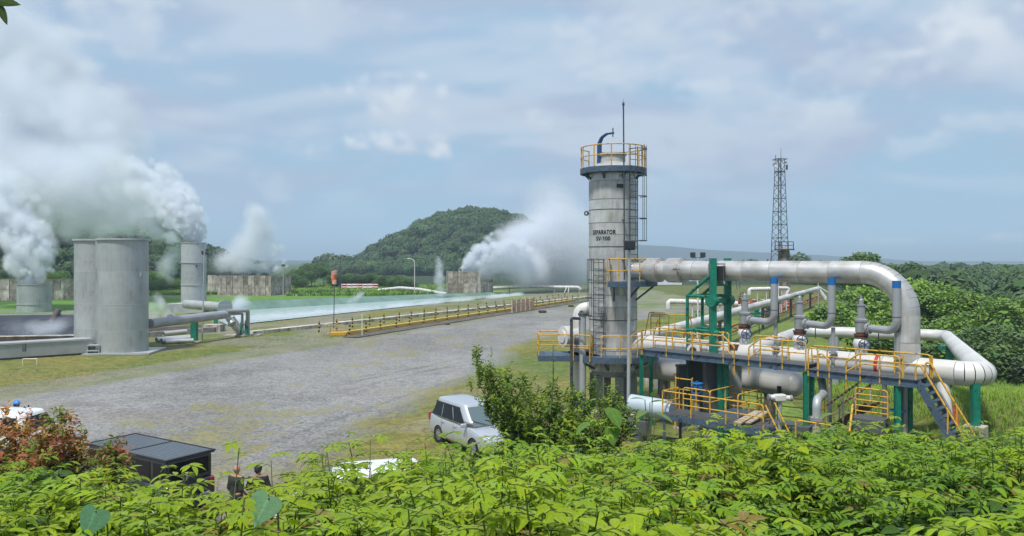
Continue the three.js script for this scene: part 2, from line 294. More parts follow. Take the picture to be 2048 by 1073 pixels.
// signed distance from the line through a and b; positive to the right when going from a to b (towards the camera's right)
const side = (x, z, ax, az, bx, bz) => { const dx = bx - ax, dz = bz - az, L = Math.hypot(dx, dz); return ((x - ax) * -dz + (z - az) * dx) / L; };
const KERB = [-16.5, -76.5, 13.7, -145], DITCH = [-26.2, -77.5, 14.7, -151], SHORE = [-30.7, -90.8, 4, -171], FAR = [-41.7, -110.7, -2.6, -166];
const along = (l, k) => V(lerp(l[0], l[2], k), 0, lerp(l[1], l[3], k));
function yard() {
  const W = 1536, H = 2048, r8 = new Uint8Array(W * H * 4), sr = (v) => 255 * (v <= .0031308 ? v * 12.92 : 1.055 * Math.pow(v, 1 / 2.4) - .055);
  for (let j = 0; j < H; j++) for (let i = 0; i < W; i++) {
    const x = lerp(YX0, YX1, (i + .5) / W), z = lerp(YZ0, YZ1, (j + .5) / H), d = -z;
    const big = fbm(x * .09, z * .09, 4, 111), mid = fbm(x * .45, z * .45, 3, 121), fine = vnoise(x * 3.1, z * 3.1, 131), gr = hash(i, j, 7), w = (big - .5) * 9 + (mid - .5) * 5;
    const kerb = side(x, z, ...KERB), ditch = side(x, z, ...DITCH), shore = side(x, z, ...SHORE), far = side(x, z, ...FAR);
    // grey gravel with darker wheel-worn patches
    const gv = .205 + (mid - .5) * .10 + (gr - .5) * .17 + (fine - .5) * .06 + (fbm(x * .2, z * .06, 3, 141) - .5) * .09;
    let c = [gv * 1.02, gv * 1.02, gv * 1.0];
    // olive grass, dry and green
    const dry = clamp(.5 + (big - .5) * 2.2 + (mid - .5), 0, 1), gs = .75 + (gr - .5) * .5 + (fine - .5) * .4;
    const grass = [lerp(.13, .23, dry) * gs, lerp(.185, .21, dry) * gs, lerp(.025, .045, dry) * gs];
    const lush = [.12 * gs, (.25 + mid * .06) * gs, .022 * gs];
    const dirt = [(.22 + (mid - .5) * .1) * (.8 + gr * .4), (.185 + (mid - .5) * .1) * (.8 + gr * .4), (.13 + (mid - .5) * .08) * (.8 + gr * .4)];
    let g = 0, dt = 0, lu = 0;
    for (const [q0, q1, q2] of [[-20, .62, .5], [-9, .42, 2], [-27, .8, 4]]) { const cx = q0 + (d - 30) * q1 + Math.sin(d * .06 + q2) * 2.2, e = Math.min(Math.abs(x - cx), Math.abs(x - cx - 1.6)), k = sst(.34, .12, e + (mid - .5) * .3) * .16 * sst(.35, .6, fbm(x * .15, d * .08, 2, 191)); c = [c[0] * (1 - k), c[1] * (1 - k * 1.05), c[2] * (1 - k * 1.2)]; }
    const leftB = x - (-30.7 + (d - 46.5) * .45);                        // gravel begins right of this
    g = Math.max(g, sst(3.5, -3.5, leftB + w * .8));
    g = Math.max(g, sst(5.6, 2.2, kerb + w * .28));
    dt = Math.max(dt, sst(2.3, .9, Math.abs(kerb - 1.6) + (mid - .5)) * .75);
    const rightB = x - (d < 70 ? -5.5 + (d - 40) * .2 : .5 + (d - 70) * .55);
    g = Math.max(g, sst(-1.5, 2.5, rightB + w * .5) * (d > 100 ? sst(118, 104, d) : 1));
    if (d > 100 && x > 8 && kerb > 3) { const q = sst(100, 128, d); g = Math.max(g, q * .8); dt = Math.max(dt, q * sst(.4, .6, mid) * .8); }
    // tufts and thin patches scattered over the gravel
    g = Math.max(g, sst(.66, .9, big + (mid - .5) * .9 + (fine - .5) * .2) * .6);
    dt = Math.max(dt, sst(34, 25, d + w * 1.2) * .8, sst(.6, .72, fbm(x * .12 + 9, z * .3, 4, 151)) * .45 * sst(60, 30, d));
    if (kerb < .4 && d > 70) { g = Math.max(g, .95); if (ditch < -.4) { dt = Math.max(dt, sst(.42, .62, fbm(x * .22, z * .12, 4, 161)) * .85); } }
    if (x < -18 && d > 63 && d < 95 && leftB < 6 && shore > -1) dt = Math.max(dt, sst(.45, .6, fbm(x * .2, z * .2, 4, 171)) * .8);
    if (x > 18 || (x > 10 && d < 60)) lu = Math.max(lu, sst(.35, .65, big + (mid - .5) * .4) * .55);
    if (far < -1.5 && d > 105) { lu = 1; g = 1; const road = Math.abs(side(x, z, -70, -158, 0, -182)); dt = sst(4.6, 3.2, road + (mid - .5) * 2) * .95; if (x < -45) { dt = Math.max(dt, sst(3.6, 2.4, Math.abs(d - 108 + (x + 45) * .2)) * .8); } }
    if (d > 150 && kerb < 0 && far > 0) { g = 1; lu = Math.max(lu, sst(.4, .6, big)); dt = Math.max(dt, sst(.5, .65, mid) * .6); }
    const mix = (a, b, t) => [lerp(a[0], b[0], t), lerp(a[1], b[1], t), lerp(a[2], b[2], t)];
    const blades = clamp(g * 1.25 - .25 + (gr - .5) * .5 + (fine - .5) * .5 * (g < .99), 0, 1);
    c = mix(c, dirt, clamp(dt * .8 * (1 - g * .3), 0, 1));
    c = mix(c, mix(grass, lush, lu), clamp(g >= .9 ? .85 + blades * .15 : blades, 0, 1) * (1 - dt * .75));
    const o = (j * W + i) * 4; r8[o] = clamp(sr(c[0]), 0, 255); r8[o + 1] = clamp(sr(c[1]), 0, 255); r8[o + 2] = clamp(sr(c[2]), 0, 255); r8[o + 3] = 255;
  }
  const t = new THREE.DataTexture(r8, W, H); t.colorSpace = THREE.SRGBColorSpace; t.magFilter = THREE.LinearFilter; t.needsUpdate = true;
  const g = new THREE.PlaneGeometry(YX1 - YX0, YZ0 - YZ1, 60, 88).rotateX(-Math.PI / 2).translate((YX0 + YX1) / 2, 0, (YZ0 + YZ1) / 2), p = g.attributes.position, uv = g.attributes.uv;
  for (let i = 0; i < p.count; i++) { const x = p.getX(i), z = p.getZ(i); uv.setXY(i, (x - YX0) / (YX1 - YX0), (z - YZ0) / (YZ1 - YZ0)); p.setY(i, -.03 + (fbm(x * .15, z * .15, 3, 181)) * .06); }
  g.computeVertexNormals();
  setting('gravel_yard', g, std({ map: t, roughness: .98, bumpMap: again(TX.bump, 60, 88), bumpScale: .03 }));
}
yard();

// lagoon with its lined far bank
{
  const a = along(SHORE, -.04), b = along(SHORE, .98), c = along(FAR, 1.0), d = along(FAR, -.04);
  const s = new THREE.Shape([a, V(-8, 0, -143), b, c, V(-20, 0, -141), d].map((p) => new THREE.Vector2(p.x, -p.z)));
  const g = new THREE.ShapeGeometry(s).rotateX(-Math.PI / 2); g.translate(0, .09, 0);
  const n = g.attributes.normal; if (n.getY(0) < 0) { const ix = g.index.array; for (let i = 0; i < ix.length; i += 3) { const q = ix[i]; ix[i] = ix[i + 1]; ix[i + 1] = q; } for (let i = 0; i < n.count; i++) n.setXYZ(i, 0, 1, 0); }
  setting('lagoon_water', metres(g), std({ color: C(.31, .40, .37), roughness: .22, bumpMap: again(TX.bump, .4), bumpScale: .02 }));
  const liner = thing('lagoon_liner', 'teal plastic liner on the far bank of the steaming lagoon', 'pond liner', along(FAR, 0));
  const lm = [C(.16, .28, .22), C(.18, .30, .24), C(.15, .265, .21)].map((color) => std({ color, roughness: .4, map: TX.paint }));
  const N = 20;
  for (let i = 0; i < N; i++) {
    const p = along(FAR, i / N), q = along(FAR, (i + .985) / N), back = V(-.82, 0, -.57).multiplyScalar(2.2), hA = lerp(1.35, .5, i / N), hB = lerp(1.35, .5, (i + 1) / N);
    const A = p.clone().setY(.02), B = q.clone().setY(.02), D = p.clone().add(back).setY(hA), E = q.clone().add(back).setY(hB), g = new THREE.BufferGeometry();
    const low = V(0, -.08, 0); g.setAttribute('position', new THREE.Float32BufferAttribute([A, B, E, A, E, D].concat([A.clone().add(low), E.clone().add(low), B.clone().add(low), A.clone().add(low), D.clone().add(low), E.clone().add(low)]).flatMap((v) => v.toArray()), 3)); g.computeVertexNormals();
    part(liner, 'panel', metres(g), lm[i % 3]);
  }
  const bank = []; for (let i = 0; i < 40; i++) { const p = along(FAR, i / 40), q = along(FAR, (i + 1) / 40), f = V(-.82, 0, -.57), hA = lerp(1.35, .5, i / 40) - .02, hB = lerp(1.35, .5, (i + 1) / 40) - .02, K = [[2.2, 1], [5, .95], [12, 0]]; for (let k = 0; k < 2; k++) { const A = p.clone().addScaledVector(f, K[k][0]).setY(K[k][1] * hA), B = q.clone().addScaledVector(f, K[k][0]).setY(K[k][1] * hB), D = p.clone().addScaledVector(f, K[k + 1][0]).setY(K[k + 1][1] * hA), E = q.clone().addScaledVector(f, K[k + 1][0]).setY(K[k + 1][1] * hB); bank.push(...[A, B, E, A, E, D].flatMap((v) => v.toArray())); } }
  const bg = new THREE.BufferGeometry(); bg.setAttribute('position', new THREE.Float32BufferAttribute(bank, 3)); bg.computeVertexNormals();
  setting('lagoon_bank', metres(bg), std({ color: C(.10, .19, .028), roughness: 1, map: TX.worn, side: THREE.DoubleSide }));
}
// pale concrete ditch edge and the yellow kerb along the far side of the yard
{
  const strip = (l, k0, k1, w, h, y) => { const a = along(l, k0), b = along(l, k1), g = []; const n = Math.round((k1 - k0) * 40); for (let i = 0; i < n; i++) { const p = a.clone().lerp(b, i / n), q = a.clone().lerp(b, (i + .985) / n); p.y = q.y = y; g.push(bar(p, q, w, h)); } return g; };
  const ditch = thing('concrete_kerb', 'long pale concrete channel edge behind the striped bollards', 'kerb', along(DITCH, 0));
  strip(DITCH, 0, 1.12, .9, .36, .17).forEach((g, i) => part(ditch, 'slab', g, M.concLight));
  const kerbMat = std({ color: C(.74, .50, .12), map: TX.worn, roughness: .7 }), kerb = thing('yellow_kerb', 'long low yellow painted kerb along the gravel yard', 'kerb', along(KERB, 0));
  strip(KERB, 0, .92, .5, .42, .2).forEach((g) => part(kerb, 'kerb_block', g, kerbMat));
  part(kerb, 'end_stop', [rbox(1.5, .42, .5, .08, -17.1, .2, -76.2, .3)], M.yellow);
  const road = bar(along(KERB, -.02).add(V(1.5, .055, .6)), along(KERB, .98).add(V(1.5, .055, .6)), 1.7, .03);
  setting('road_edge_strip', road, std({ color: C(.16, .15, .145), roughness: 1, map: again(TX.conc, .5) }));
}
// ================================================================ THE SEPARATOR SKID (a frame turned 45 degrees: s along the pipes, t towards the camera)
const OX = 4.93, OD = 37.8, Q = Math.SQRT1_2;
const L = (s, t, y) => V(OX + Q * (s - t), y, -OD + Q * (s + t));
const sAt = (px, t = 0) => { const k = (px - CX) / F; return (k * OD - OX + Q * t * (1 - k)) / (Q * (1 + k)); };
const LP = (px, t, y) => L(sAt(px, t), t, y);
const hAt = (px, py, t = 0) => { const p = LP(px, t, 0); return EYE - (py - HY) / F * -p.z; };   // height seen at row py there
const DS = V(Q, 0, Q), DT = V(-Q, 0, Q);

// cladding along a straight run: overlapping sheets, each a mesh of its own
function cladRun(t, a, b, r, step, mats, name = 'cladding_sheet', seg = 28) {
  const n = Math.max(1, Math.round(a.distanceTo(b) / step)), d = b.clone().sub(a).normalize();
  for (let i = 0; i < n; i++) { const p = a.clone().lerp(b, i / n), q = a.clone().lerp(b, (i + 1) / n).addScaledVector(d, i < n - 1 ? .03 : 0); part(t, name, cyl(p, q, r + (i % 2) * .005, r + (i % 2) * .005, seg), mats[(i * 7 + 3) % mats.length]); if (i && r > .4) part(t, 'seam_band', cyl(p.clone().addScaledVector(d, -.012), p.clone().addScaledVector(d, .022), r + .009, r + .009, seg), M.vent); }
}
function cladElbow(t, a, corner, b, R, r, mats, gores = 8, seg = 28) {   // returns [start, end] of the bend
  const u = a.clone().sub(corner).normalize(), v = b.clone().sub(corner).normalize(), ang = u.angleTo(v), tl = R / Math.tan(ang / 2);
  const p = pathOf([corner.clone().addScaledVector(u, tl * 1.001), corner, corner.clone().addScaledVector(v, tl * 1.001)].map((x) => x.clone()), 0), c = corner.clone().add(u.clone().add(v).normalize().multiplyScalar(R / Math.sin(ang / 2)));
  const s = corner.clone().addScaledVector(u, tl).sub(c), e = corner.clone().addScaledVector(v, tl).sub(c), tot = s.angleTo(e), ax = s.clone().cross(e).normalize();
  const pt = (k) => c.clone().add(s.clone().applyAxisAngle(ax, tot * k));
  for (let i = 0; i < gores; i++) part(t, 'elbow_gore', sweep([0, .35, .7, 1.04].map((k) => pt((i + k) / gores)), r + (i % 2) * .002, seg, false), mats[(i * 5 + 1) % mats.length]);
  return [c.clone().add(s), c.clone().add(e)];
}
function flange(t, p, dir, r, w = .09, mat = M.pipe, bolts = 12) {
  const d = dir.clone().normalize(), m = part(t, 'flange', [cyl(p.clone().addScaledVector(d, -w), p.clone().addScaledVector(d, -.008), r, r, 28), cyl(p.clone().addScaledVector(d, .008), p.clone().addScaledVector(d, w), r, r, 28)], mat);
  const x = Math.abs(d.y) > .9 ? V(1, 0, 0) : V(0, 1, 0).cross(d).normalize(), y = d.clone().cross(x), gs = [];
  for (let i = 0; i < bolts; i++) { const a = i / bolts * 6.283, c = p.clone().addScaledVector(x, Math.cos(a) * r * .88).addScaledVector(y, Math.sin(a) * r * .88); gs.push(cyl(c.clone().addScaledVector(d, -w - .03), c.clone().addScaledVector(d, w + .03), .018, .018, 6)); }
  part(m, 'bolts', gs, M.steel); return m;
}

// ---------------- separator vessel
{
  const c = L(0, 0, 0), R = 1.17, d0 = OD, Y = (py, d = d0 - 1.1) => EYE - (py - HY) / F * d;
  const t = thing('separator_vessel', 'tall aluminium clad separator tower lettered SEPARATOR SV-100', 'separator tower', c);
  const rows = [742, 700, 664, 640, 614, 590, 566, 541, 518, 494, 470, 446, 420, 399, 363, 347].map((p) => Y(p, d0 - .6));
  rows.slice(0, -1).forEach((y0, i) => { const y1 = rows[i + 1], r = R + (i % 2) * .006; part(t, 'cladding_band', drum([[r, y0], [r, y1 + .03]], 64, c.x, 0, c.z), i % 3 == 1 ? M.shell2 : M.shell); });
  for (let i = 1; i < rows.length - 1; i++) part(t, 'strap', drum([[R + .011, rows[i] - (i % 3 ? .011 : .02)], [R + .011, rows[i] + (i % 3 ? .011 : .02)]], 64, c.x, 0, c.z), i % 3 ? M.grey : M.steel);
  const yt = rows[rows.length - 1];
  part(t, 'dome', lathe([[R, yt], [R * .98, yt + .12], [R * .9, yt + .32], [R * .72, yt + .5], [.62, yt + .58], [.6, yt + .58]], 48, c.x, 0, c.z), M.shell);
  part(t, 'manway', drum([[.6, yt + .5], [.6, yt + .92], [.66, yt + .92], [.66, yt + 1.02], [0, yt + 1.02]], 32, c.x, 0, c.z), M.shell2);
  part(t, 'skirt', drum([[R - .12, 1.9], [R - .12, rows[0] + .02]], 48, c.x, 0, c.z), M.grey);
  for (let i = 0; i < 6; i++) { const a = i * 1.047 + .35, p = V(c.x + Math.cos(a) * .98, 0, c.z + Math.sin(a) * .98); part(t, 'support_leg', [bar(p, p.clone().setY(1.95), .34, .34)], M.grey); }
  part(t, 'base_slab', [box(3.6, .3, 3.6, c.x, .15, c.z, .78)], M.conc);
  // lettering, printed on the cladding
  const cv = document.createElement('canvas'); cv.width = 1024; cv.height = 512; const g = cv.getContext('2d'); g.fillStyle = '#141414'; g.textAlign = 'center'; g.textBaseline = 'middle';
  const word = (s, y, w, sz) => { g.save(); g.translate(512, y); g.font = `bold ${sz}px sans-serif`; const k = w / g.measureText(s).width; g.scale(k, 1); g.fillText(s, 0, 0); g.lineWidth = 7; g.strokeStyle = '#141414'; g.strokeText(s, 0, 0); g.restore(); };
  word('SEPARATOR', 140, 980, 215); word('SV-100', 385, 600, 215);
  const al = new Uint8Array(1024 * 512 * 4), im = g.getImageData(0, 0, 1024, 512).data; for (let i = 0; i < 1024 * 512; i++) { const q = im[i * 4 + 3], o = ((511 - (i >> 10)) * 1024 + (i & 1023)) * 4; al[o] = al[o + 1] = al[o + 2] = q; al[o + 3] = 255; }
  const at_ = new THREE.DataTexture(al, 1024, 512); at_.magFilter = THREE.LinearFilter; at_.needsUpdate = true;
  const toCam = Math.atan2(-c.x, -c.z), half = Math.asin(26 / 49), mid = toCam + Math.asin(-20 / 49) * 1, H1 = Y(457, d0 - 1.1), H0 = Y(484, d0 - 1.1);
  const lg = new THREE.CylinderGeometry(R + .014, R + .014, H1 - H0, 40, 1, true, mid - half * .98, half * 1.96).translate(c.x, (H0 + H1) / 2, c.z);
  part(t, 'lettering', lg, std({ color: 0x0c0c0c, roughness: .6, alphaMap: at_, alphaTest: .5 }));
  // top platform ring
  const pY = Y(350, d0), pr = 1.60, arc = (r, y, a0, a1, n = 28) => Array.from({ length: n + 1 }, (_, i) => { const a = lerp(a0, a1, i / n); return V(c.x + Math.sin(a) * r, y, c.z + Math.cos(a) * r); });
  const tp = part(t, 'top_platform', drum([[R - .2, pY + .28], [pr, pY + .28], [pr, pY + .02], [pr - .1, pY + .02], [pr - .1, pY + .2], [R - .2, pY + .2]], 56, c.x, 0, c.z), M.deck);
  for (let i = 0; i < 8; i++) { const a = i * .785 + .3, o = V(Math.sin(a), 0, Math.cos(a)); part(tp, 'bracket', bar(c.clone().addScaledVector(o, R - .05).setY(pY - .28), c.clone().addScaledVector(o, pr - .1).setY(pY + .1), .07, .09), M.deck); }
  const ra = arc(pr - .04, pY + .28, -2.4, 2.05, 14);
  const gr = part(t, 'guardrail', [sweep(arc(pr - .04, pY + 1.3, -2.4, 3.4, 48), .028, 8), sweep(arc(pr - .04, pY + .82, -2.4, 2.05, 40), .024, 8)], M.yellow);
  for (let i = 0; i < 9; i++) { const a = lerp(-2.4, 2.05, i / 8), p = V(c.x + Math.sin(a) * (pr - .04), pY + .05, c.z + Math.cos(a) * (pr - .04)); part(gr, 'post', bar(p, p.clone().setY(pY + 1.3), .06, .03), M.yellow); }
  // davit for the manway cover
  const dv = at(1199, 318, d0 + .1), dp = [dv.clone().setY(pY + .3), at(1199, 287, d0 + .1), at(1204, 275, d0), at(1214, 268, d0 - .2), at(1228, 266, d0 - .4)];
  const da = part(t, 'davit', sweep(pathOf(dp, .3), .09, 10, true, (k) => lerp(.12, .05, k)), M.blueDark);
  part(da, 'davit_pin', cyl(at(1226, 256, d0 - .4), at(1226, 274, d0 - .4), .03, .03, 6), M.steel);
  // caged ladder to the top, right of centre
  const a1 = toCam + Math.asin(34 / 49), lp = V(c.x + Math.sin(a1) * (R + .22), 0, c.z + Math.cos(a1) * (R + .22)), acr = V(Math.cos(a1), 0, -Math.sin(a1));
  const yLow = Y(560), yTop = pY + 1.25; ladder(t, lp.clone().setY(yLow), yTop, acr, .55);
  const cage = [], hoop = (y) => { const o = V(Math.sin(a1), 0, Math.cos(a1)), pts = []; for (let k = 0; k <= 12; k++) { const q = lerp(-2.1, 2.1, k / 12); pts.push(lp.clone().setY(y).addScaledVector(o, .28 + Math.cos(q) * .42).addScaledVector(acr, Math.sin(q) * .42)); } return pts; };
  for (const py of [482, 438, 394, 352, 300]) cage.push(sweep(hoop(Y(py)), .022, 6));
  for (const k of [1, 3, 6, 9, 11]) cage.push(cyl(hoop(Y(482))[k], hoop(Y(292))[k], .014, .014, 6));
  part(t, 'ladder_cage', cage, M.steel);
  // lower ladder on the left side, with its cage
  const a2 = toCam + Math.asin(-24 / 49), l2 = V(c.x + Math.sin(a2) * (R + .2), 0, c.z + Math.cos(a2) * (R + .2)), ac2 = V(Math.cos(a2), 0, -Math.sin(a2)), o2 = V(Math.sin(a2), 0, Math.cos(a2));
  ladder(t, l2.clone().setY(Y(703)), Y(520), ac2, .55);
  const hp = (y) => Array.from({ length: 11 }, (_, k) => { const q = lerp(-2.1, 2.1, k / 10); return l2.clone().setY(y).addScaledVector(o2, .26 + Math.cos(q) * .4).addScaledVector(ac2, Math.sin(q) * .42); });
  part(t, 'ladder_cage', [...[632, 596, 560, 520].map((p) => sweep(hp(Y(p)), .02, 6)), ...[1, 3, 5, 7, 9].map((k) => cyl(hp(Y(632))[k], hp(Y(519))[k], .013, .013, 6))], M.steel);
  // half-height platform on the front right
  const mY = Y(564), m0 = toCam - .12, m1 = toCam + 1.35, sect = new THREE.Shape(), A = arc(R + .02, 0, m0, m1, 16), B = arc(R + 1.0, 0, m0, m1, 16).reverse();
  sect.setFromPoints([...A, ...B].map((p) => new THREE.Vector2(p.x, -p.z)));
  const mp = part(t, 'middle_platform', metres(new THREE.ExtrudeGeometry(sect, { depth: .24, bevelEnabled: false }).rotateX(-Math.PI / 2).translate(0, mY - .22, 0)), M.deck);
  const mr = arc(R + .96, mY, m0, m1, 6); guard(t, [V(c.x + Math.sin(m0) * (R + .1), mY, c.z + Math.cos(m0) * (R + .1)), ...mr, V(c.x + Math.sin(m1) * (R + .1), mY, c.z + Math.cos(m1) * (R + .1))], { h: 1.08, mids: [.54], drop: .2 });
  for (const a of [m0 + .15, (m0 + m1) / 2, m1 - .15]) { const o = V(Math.sin(a), 0, Math.cos(a)); part(mp, 'bracket', bar(c.clone().addScaledVector(o, R).setY(mY - .9), c.clone().addScaledVector(o, R + .9).setY(mY - .2), .08, .08), M.deck); }
  // lower ring platform with a wing to the left
  const wY = Y(716, d0 - 2), ring = part(t, 'lower_platform', drum([[R + .02, wY], [R + 1.02, wY], [R + 1.02, wY - .28], [R + .9, wY - .28], [R + .9, wY - .06], [R + .02, wY - .06]], 40, c.x, 0, c.z), M.deck);
  const wl = at(1098, 690, 37.6), wing = [at(1180, 700, 36.5), at(1158, 703, 36.3)];
  part(ring, 'wing', [box(2.9, .26, 1.9, at(1136, 0, 37.2).x, wY - .13, -37.4)], M.deck);
  const wx0 = at(1136, 0, 37.2).x - 1.42, wz1 = -36.5, wz0 = -38.3;
  guard(t, [V(wx0 + 2.0, wY, wz0), V(wx0, wY, wz0), V(wx0, wY, wz1), V(wx0 + 1.5, wY, wz1)], { h: 1.0, mids: [.5] });
  guard(t, [V(wx0 + 1.62, wY, wz1 + .1), V(wx0 + 2.35, wY, wz1 + .55), V(wx0 + 2.5, wY, wz1 + .2)], { h: 1.0, mids: [.5, .4] });
  const fr = arc(R + .98, wY, toCam - .25, toCam + .95, 3); guard(t, fr, { h: 1.0, mids: [.42], drop: .25 });
  for (const a of [-.9, -.2, .5, 1.2]) { const o = V(Math.sin(toCam + a), 0, Math.cos(toCam + a)); part(ring, 'bracket', bar(c.clone().addScaledVector(o, R - .1).setY(wY - .75), c.clone().addScaledVector(o, R + .95).setY(wY - .2), .1, .1), M.deck); }
  part(t, 'lifting_lug', [new THREE.TorusGeometry(.09, .035, 8, 16).translate(...at(1173, 427, d0).toArray()), cyl(at(1174, 427, d0), at(1179, 427, d0), .05, .05, 8)], M.steel);
  part(t, 'junction_box', [rbox(.34, .26, .16, .02, ...at(1203, 618, d0 - 1.25).toArray()), cyl(at(1203, 618, d0 - 1.24), at(1203, 640, d0 - 1.24), .02, .02, 6)], M.grey);
  part(t, 'nozzle', [cyl(L(R - .1, 0, 6.97), L(2.25, 0, 6.97), .40, .40, 28)], M.pipe);
  part(t, 'nameplate', [rbox(.32, .18, .04, .01, ...at(1240, 372, d0 - 1.16).toArray())], M.dark);
}
// lightning mast on the vessel and the lamp pole in front of it
{
  const b = at(1249, 560, 36.3), t = thing('lightning_mast', 'thin steel lightning rod rising above the separator tower', 'lightning rod', b);
  part(t, 'rod', [tube([b, at(1248.5, 400, 36.3), at(1247, 212, 36.3)], .035, 0, 8), cyl(at(1247, 214, 36.3), at(1246.6, 198, 36.3), .02, .006, 8), lathe([[0, 0], [.06, .02], [.05, .16], [0, .2]], 10, at(1247, 212, 36.3).x, at(1247, 212, 36.3).y, -36.3)], M.steel);
  for (const py of [350, 440, 520]) part(t, 'clamp', bar(at(1249, py, 36.3), at(1244, py, 36.9), .08, .06), M.steel);
  const p = thing('lamp_pole', 'grey floodlight pole standing just in front of the separator tower', 'lamp pole', V(at(1257, 0, 33).x, 0, -33));
  part(p, 'pole', [cyl(at(1257, 862, 33), at(1259, 492, 33), .085, .06, 14)], M.greyLight);
  const fl = part(p, 'floodlight', [rbox(.48, .4, .22, .03, ...at(1259, 491, 32.9).toArray())], M.dark); part(fl, 'lamp_glass', [box(.4, .3, .02, ...at(1259, 491, 32.77).toArray())], std({ color: C(.02, .022, .03), roughness: .1 }));
  part(p, 'bracket', [bar(at(1247, 482, 33), at(1283, 482, 33), .03, .03), bar(at(1259, 482, 33), at(1259, 500, 33), .05, .05)], M.steel);
}
// ---------------- overhead steam pipe and its riser
const HY_OVER = 7.02, HEAD_Y = 3.53, PR = .43, S_RISE = 13.45;
{
  const t = thing('overhead_steam_pipe', 'thick silver clad overhead pipe from the separator tower bending down on the right', 'steam pipe', L(S_RISE, 0, HEAD_Y));
  const a = L(2.2, 0, HY_OVER), corner = L(S_RISE, 0, HY_OVER), b = L(S_RISE, 0, HEAD_Y), mats = [M.pipe, M.pipe2, M.pipe];
  const [s, e] = cladElbow(t, a, corner, b, 1.55, PR, mats, 9, 36);
  cladRun(t, a, s, PR, 1.15, mats, 'cladding_sheet', 36);
  cladRun(t, e, b, PR, .85, [M.shell2, M.shell, M.pipe2], 'cladding_sheet', 36);
  for (const px of [1309, 1353]) { const p = LP(px, 0, HY_OVER); part(t, 'flange', [cyl(p.clone().addScaledVector(DS, -.36), p.clone().addScaledVector(DS, .36), .56, .56, 36), cyl(p.clone().addScaledVector(DS, -.41), p.clone().addScaledVector(DS, .41), .50, .50, 36)], M.pipe2); }
  part(t, 'flange_strap', [bar(LP(1346, .575, HY_OVER + .06), LP(1360, .575, HY_OVER + .06), .02, .03)], M.steel);
}
// ---------------- header pipe with its loop behind
{
  const S1 = sAt(1985, 0) - .2, t = thing('header_pipe', 'long white clad header pipe along the walkway ending in a bend at right', 'header pipe', L(6, 0, HEAD_Y));
  const mats = [M.white, M.white2, M.white], a = L(-.2, 1.9, HEAD_Y), end = L(S1, 0, HEAD_Y), back = at(1893, 672, 44.5); back.y = 3.15;
  part(t, 'inlet_bend', tube([L(1.2, -.9, 2.6), L(1.25, .0, HEAD_Y), L(3.4, 0, HEAD_Y)], PR, 1.0, 28, true), M.white2);
  const [s, e] = cladElbow(t, L(3, 0, HEAD_Y), end, back, .62, PR, mats, 6, 32);
  cladRun(t, L(3.0, 0, HEAD_Y), s, PR, 1.2, mats, 'cladding_sheet', 32);
  // the loop narrows as it runs back, turns left behind the riser and comes forward again
  const p1 = back, p2 = at(1602, 655, 46.5); p2.y = 3.2; const p3 = at(1478, 716, 35.2); p3.y = 3.15;
  part(t, 'loop_reducer', sweep([e, e.clone().lerp(p1, .3), e.clone().lerp(p1, .62), e.clone().lerp(p1, .9)], PR, 28, false, (k) => lerp(PR, .33, Math.min(1, k * 1.2))), M.white);
  part(t, 'loop_pipe', tube([e.clone().lerp(p1, .88), p1, p2, p3], .33, .9, 28, true), M.white2);
  part(t, 'second_pipe', tube([LP(1600, -1.7, 3.2), LP(1800, -1.7, 3.2), LP(1872, -1.7, 3.2)], .36, 0, 24), M.white);
  part(t, 'end_cap', lathe([[.36, 0], [.33, .1], [.2, .2], [0, .24]], 24).rotateZ(-1.57).rotateY(-.785).translate(...LP(1872, -1.7, 3.2).toArray()), M.white2);
  // side nozzle facing the walkway
  const n0 = LP(1404, 0, HEAD_Y - .02), n1 = n0.clone().addScaledVector(DT, .72), nz = part(t, 'side_nozzle', [cyl(n0, n1, .21, .21, 24), new THREE.RingGeometry(.19, .31, 28).applyMatrix4(new THREE.Matrix4().makeRotationY(-.785)).translate(...n1.clone().addScaledVector(DT, .004).toArray()), cyl(n1.clone().addScaledVector(DT, -.07), n1, .31, .31, 28, true)], M.white);
  part(nz, 'bore', [cyl(n1.clone().addScaledVector(DT, -.02), n1.clone().addScaledVector(DT, .006), .19, .19, 24)], M.dark);  // solid dark disc, its colour standing for the shade inside the nozzle
  part(t, 'saddle', [bar(LP(1462, .3, HEAD_Y + .28), LP(1478, .3, HEAD_Y + .28), .3, .2)], M.rust);
  part(t, 'weld_band', [cyl(LP(1756, 0, HEAD_Y), LP(1763, 0, HEAD_Y), PR + .014, PR + .014, 32)], M.red);
  for (const [px, py] of [[1660, 700], [1770, 706]]) part(t, 'drip_leg', [cyl(LP(px, -1.7, 3.2), LP(px, -1.7, 0), .09, .09, 10)], M.grey);
  const g0 = LP(1951, 0, 0), gy = landY(g0.x, g0.z);
  const ped = part(t, 'support_post', [bar(g0.clone().setY(gy + 1.0), g0.clone().setY(HEAD_Y - .3), .24, .24)], M.green); part(ped, 'footing', [rbox(.66, 1.5, .66, .03, g0.x, gy + .3, g0.z, .785)], M.conc);
  const g2 = at(1899, 712, 40); part(t, 'support_post', [bar(g2.clone().setY(landY(g2.x, g2.z)), g2.clone().setY(2.9), .22, .22), bar(g2.clone().add(V(-.5, 2.95 - g2.y, 0)), g2.clone().add(V(.5, 2.95 - g2.y, 0)), .25, .2)], M.green);
  const g3 = at(1668, 672, 46); part(t, 'support_post', [cyl(g3.clone().setY(-.2), g3.clone().setY(2.95), .3, .3, 16)], M.greyLight);
}
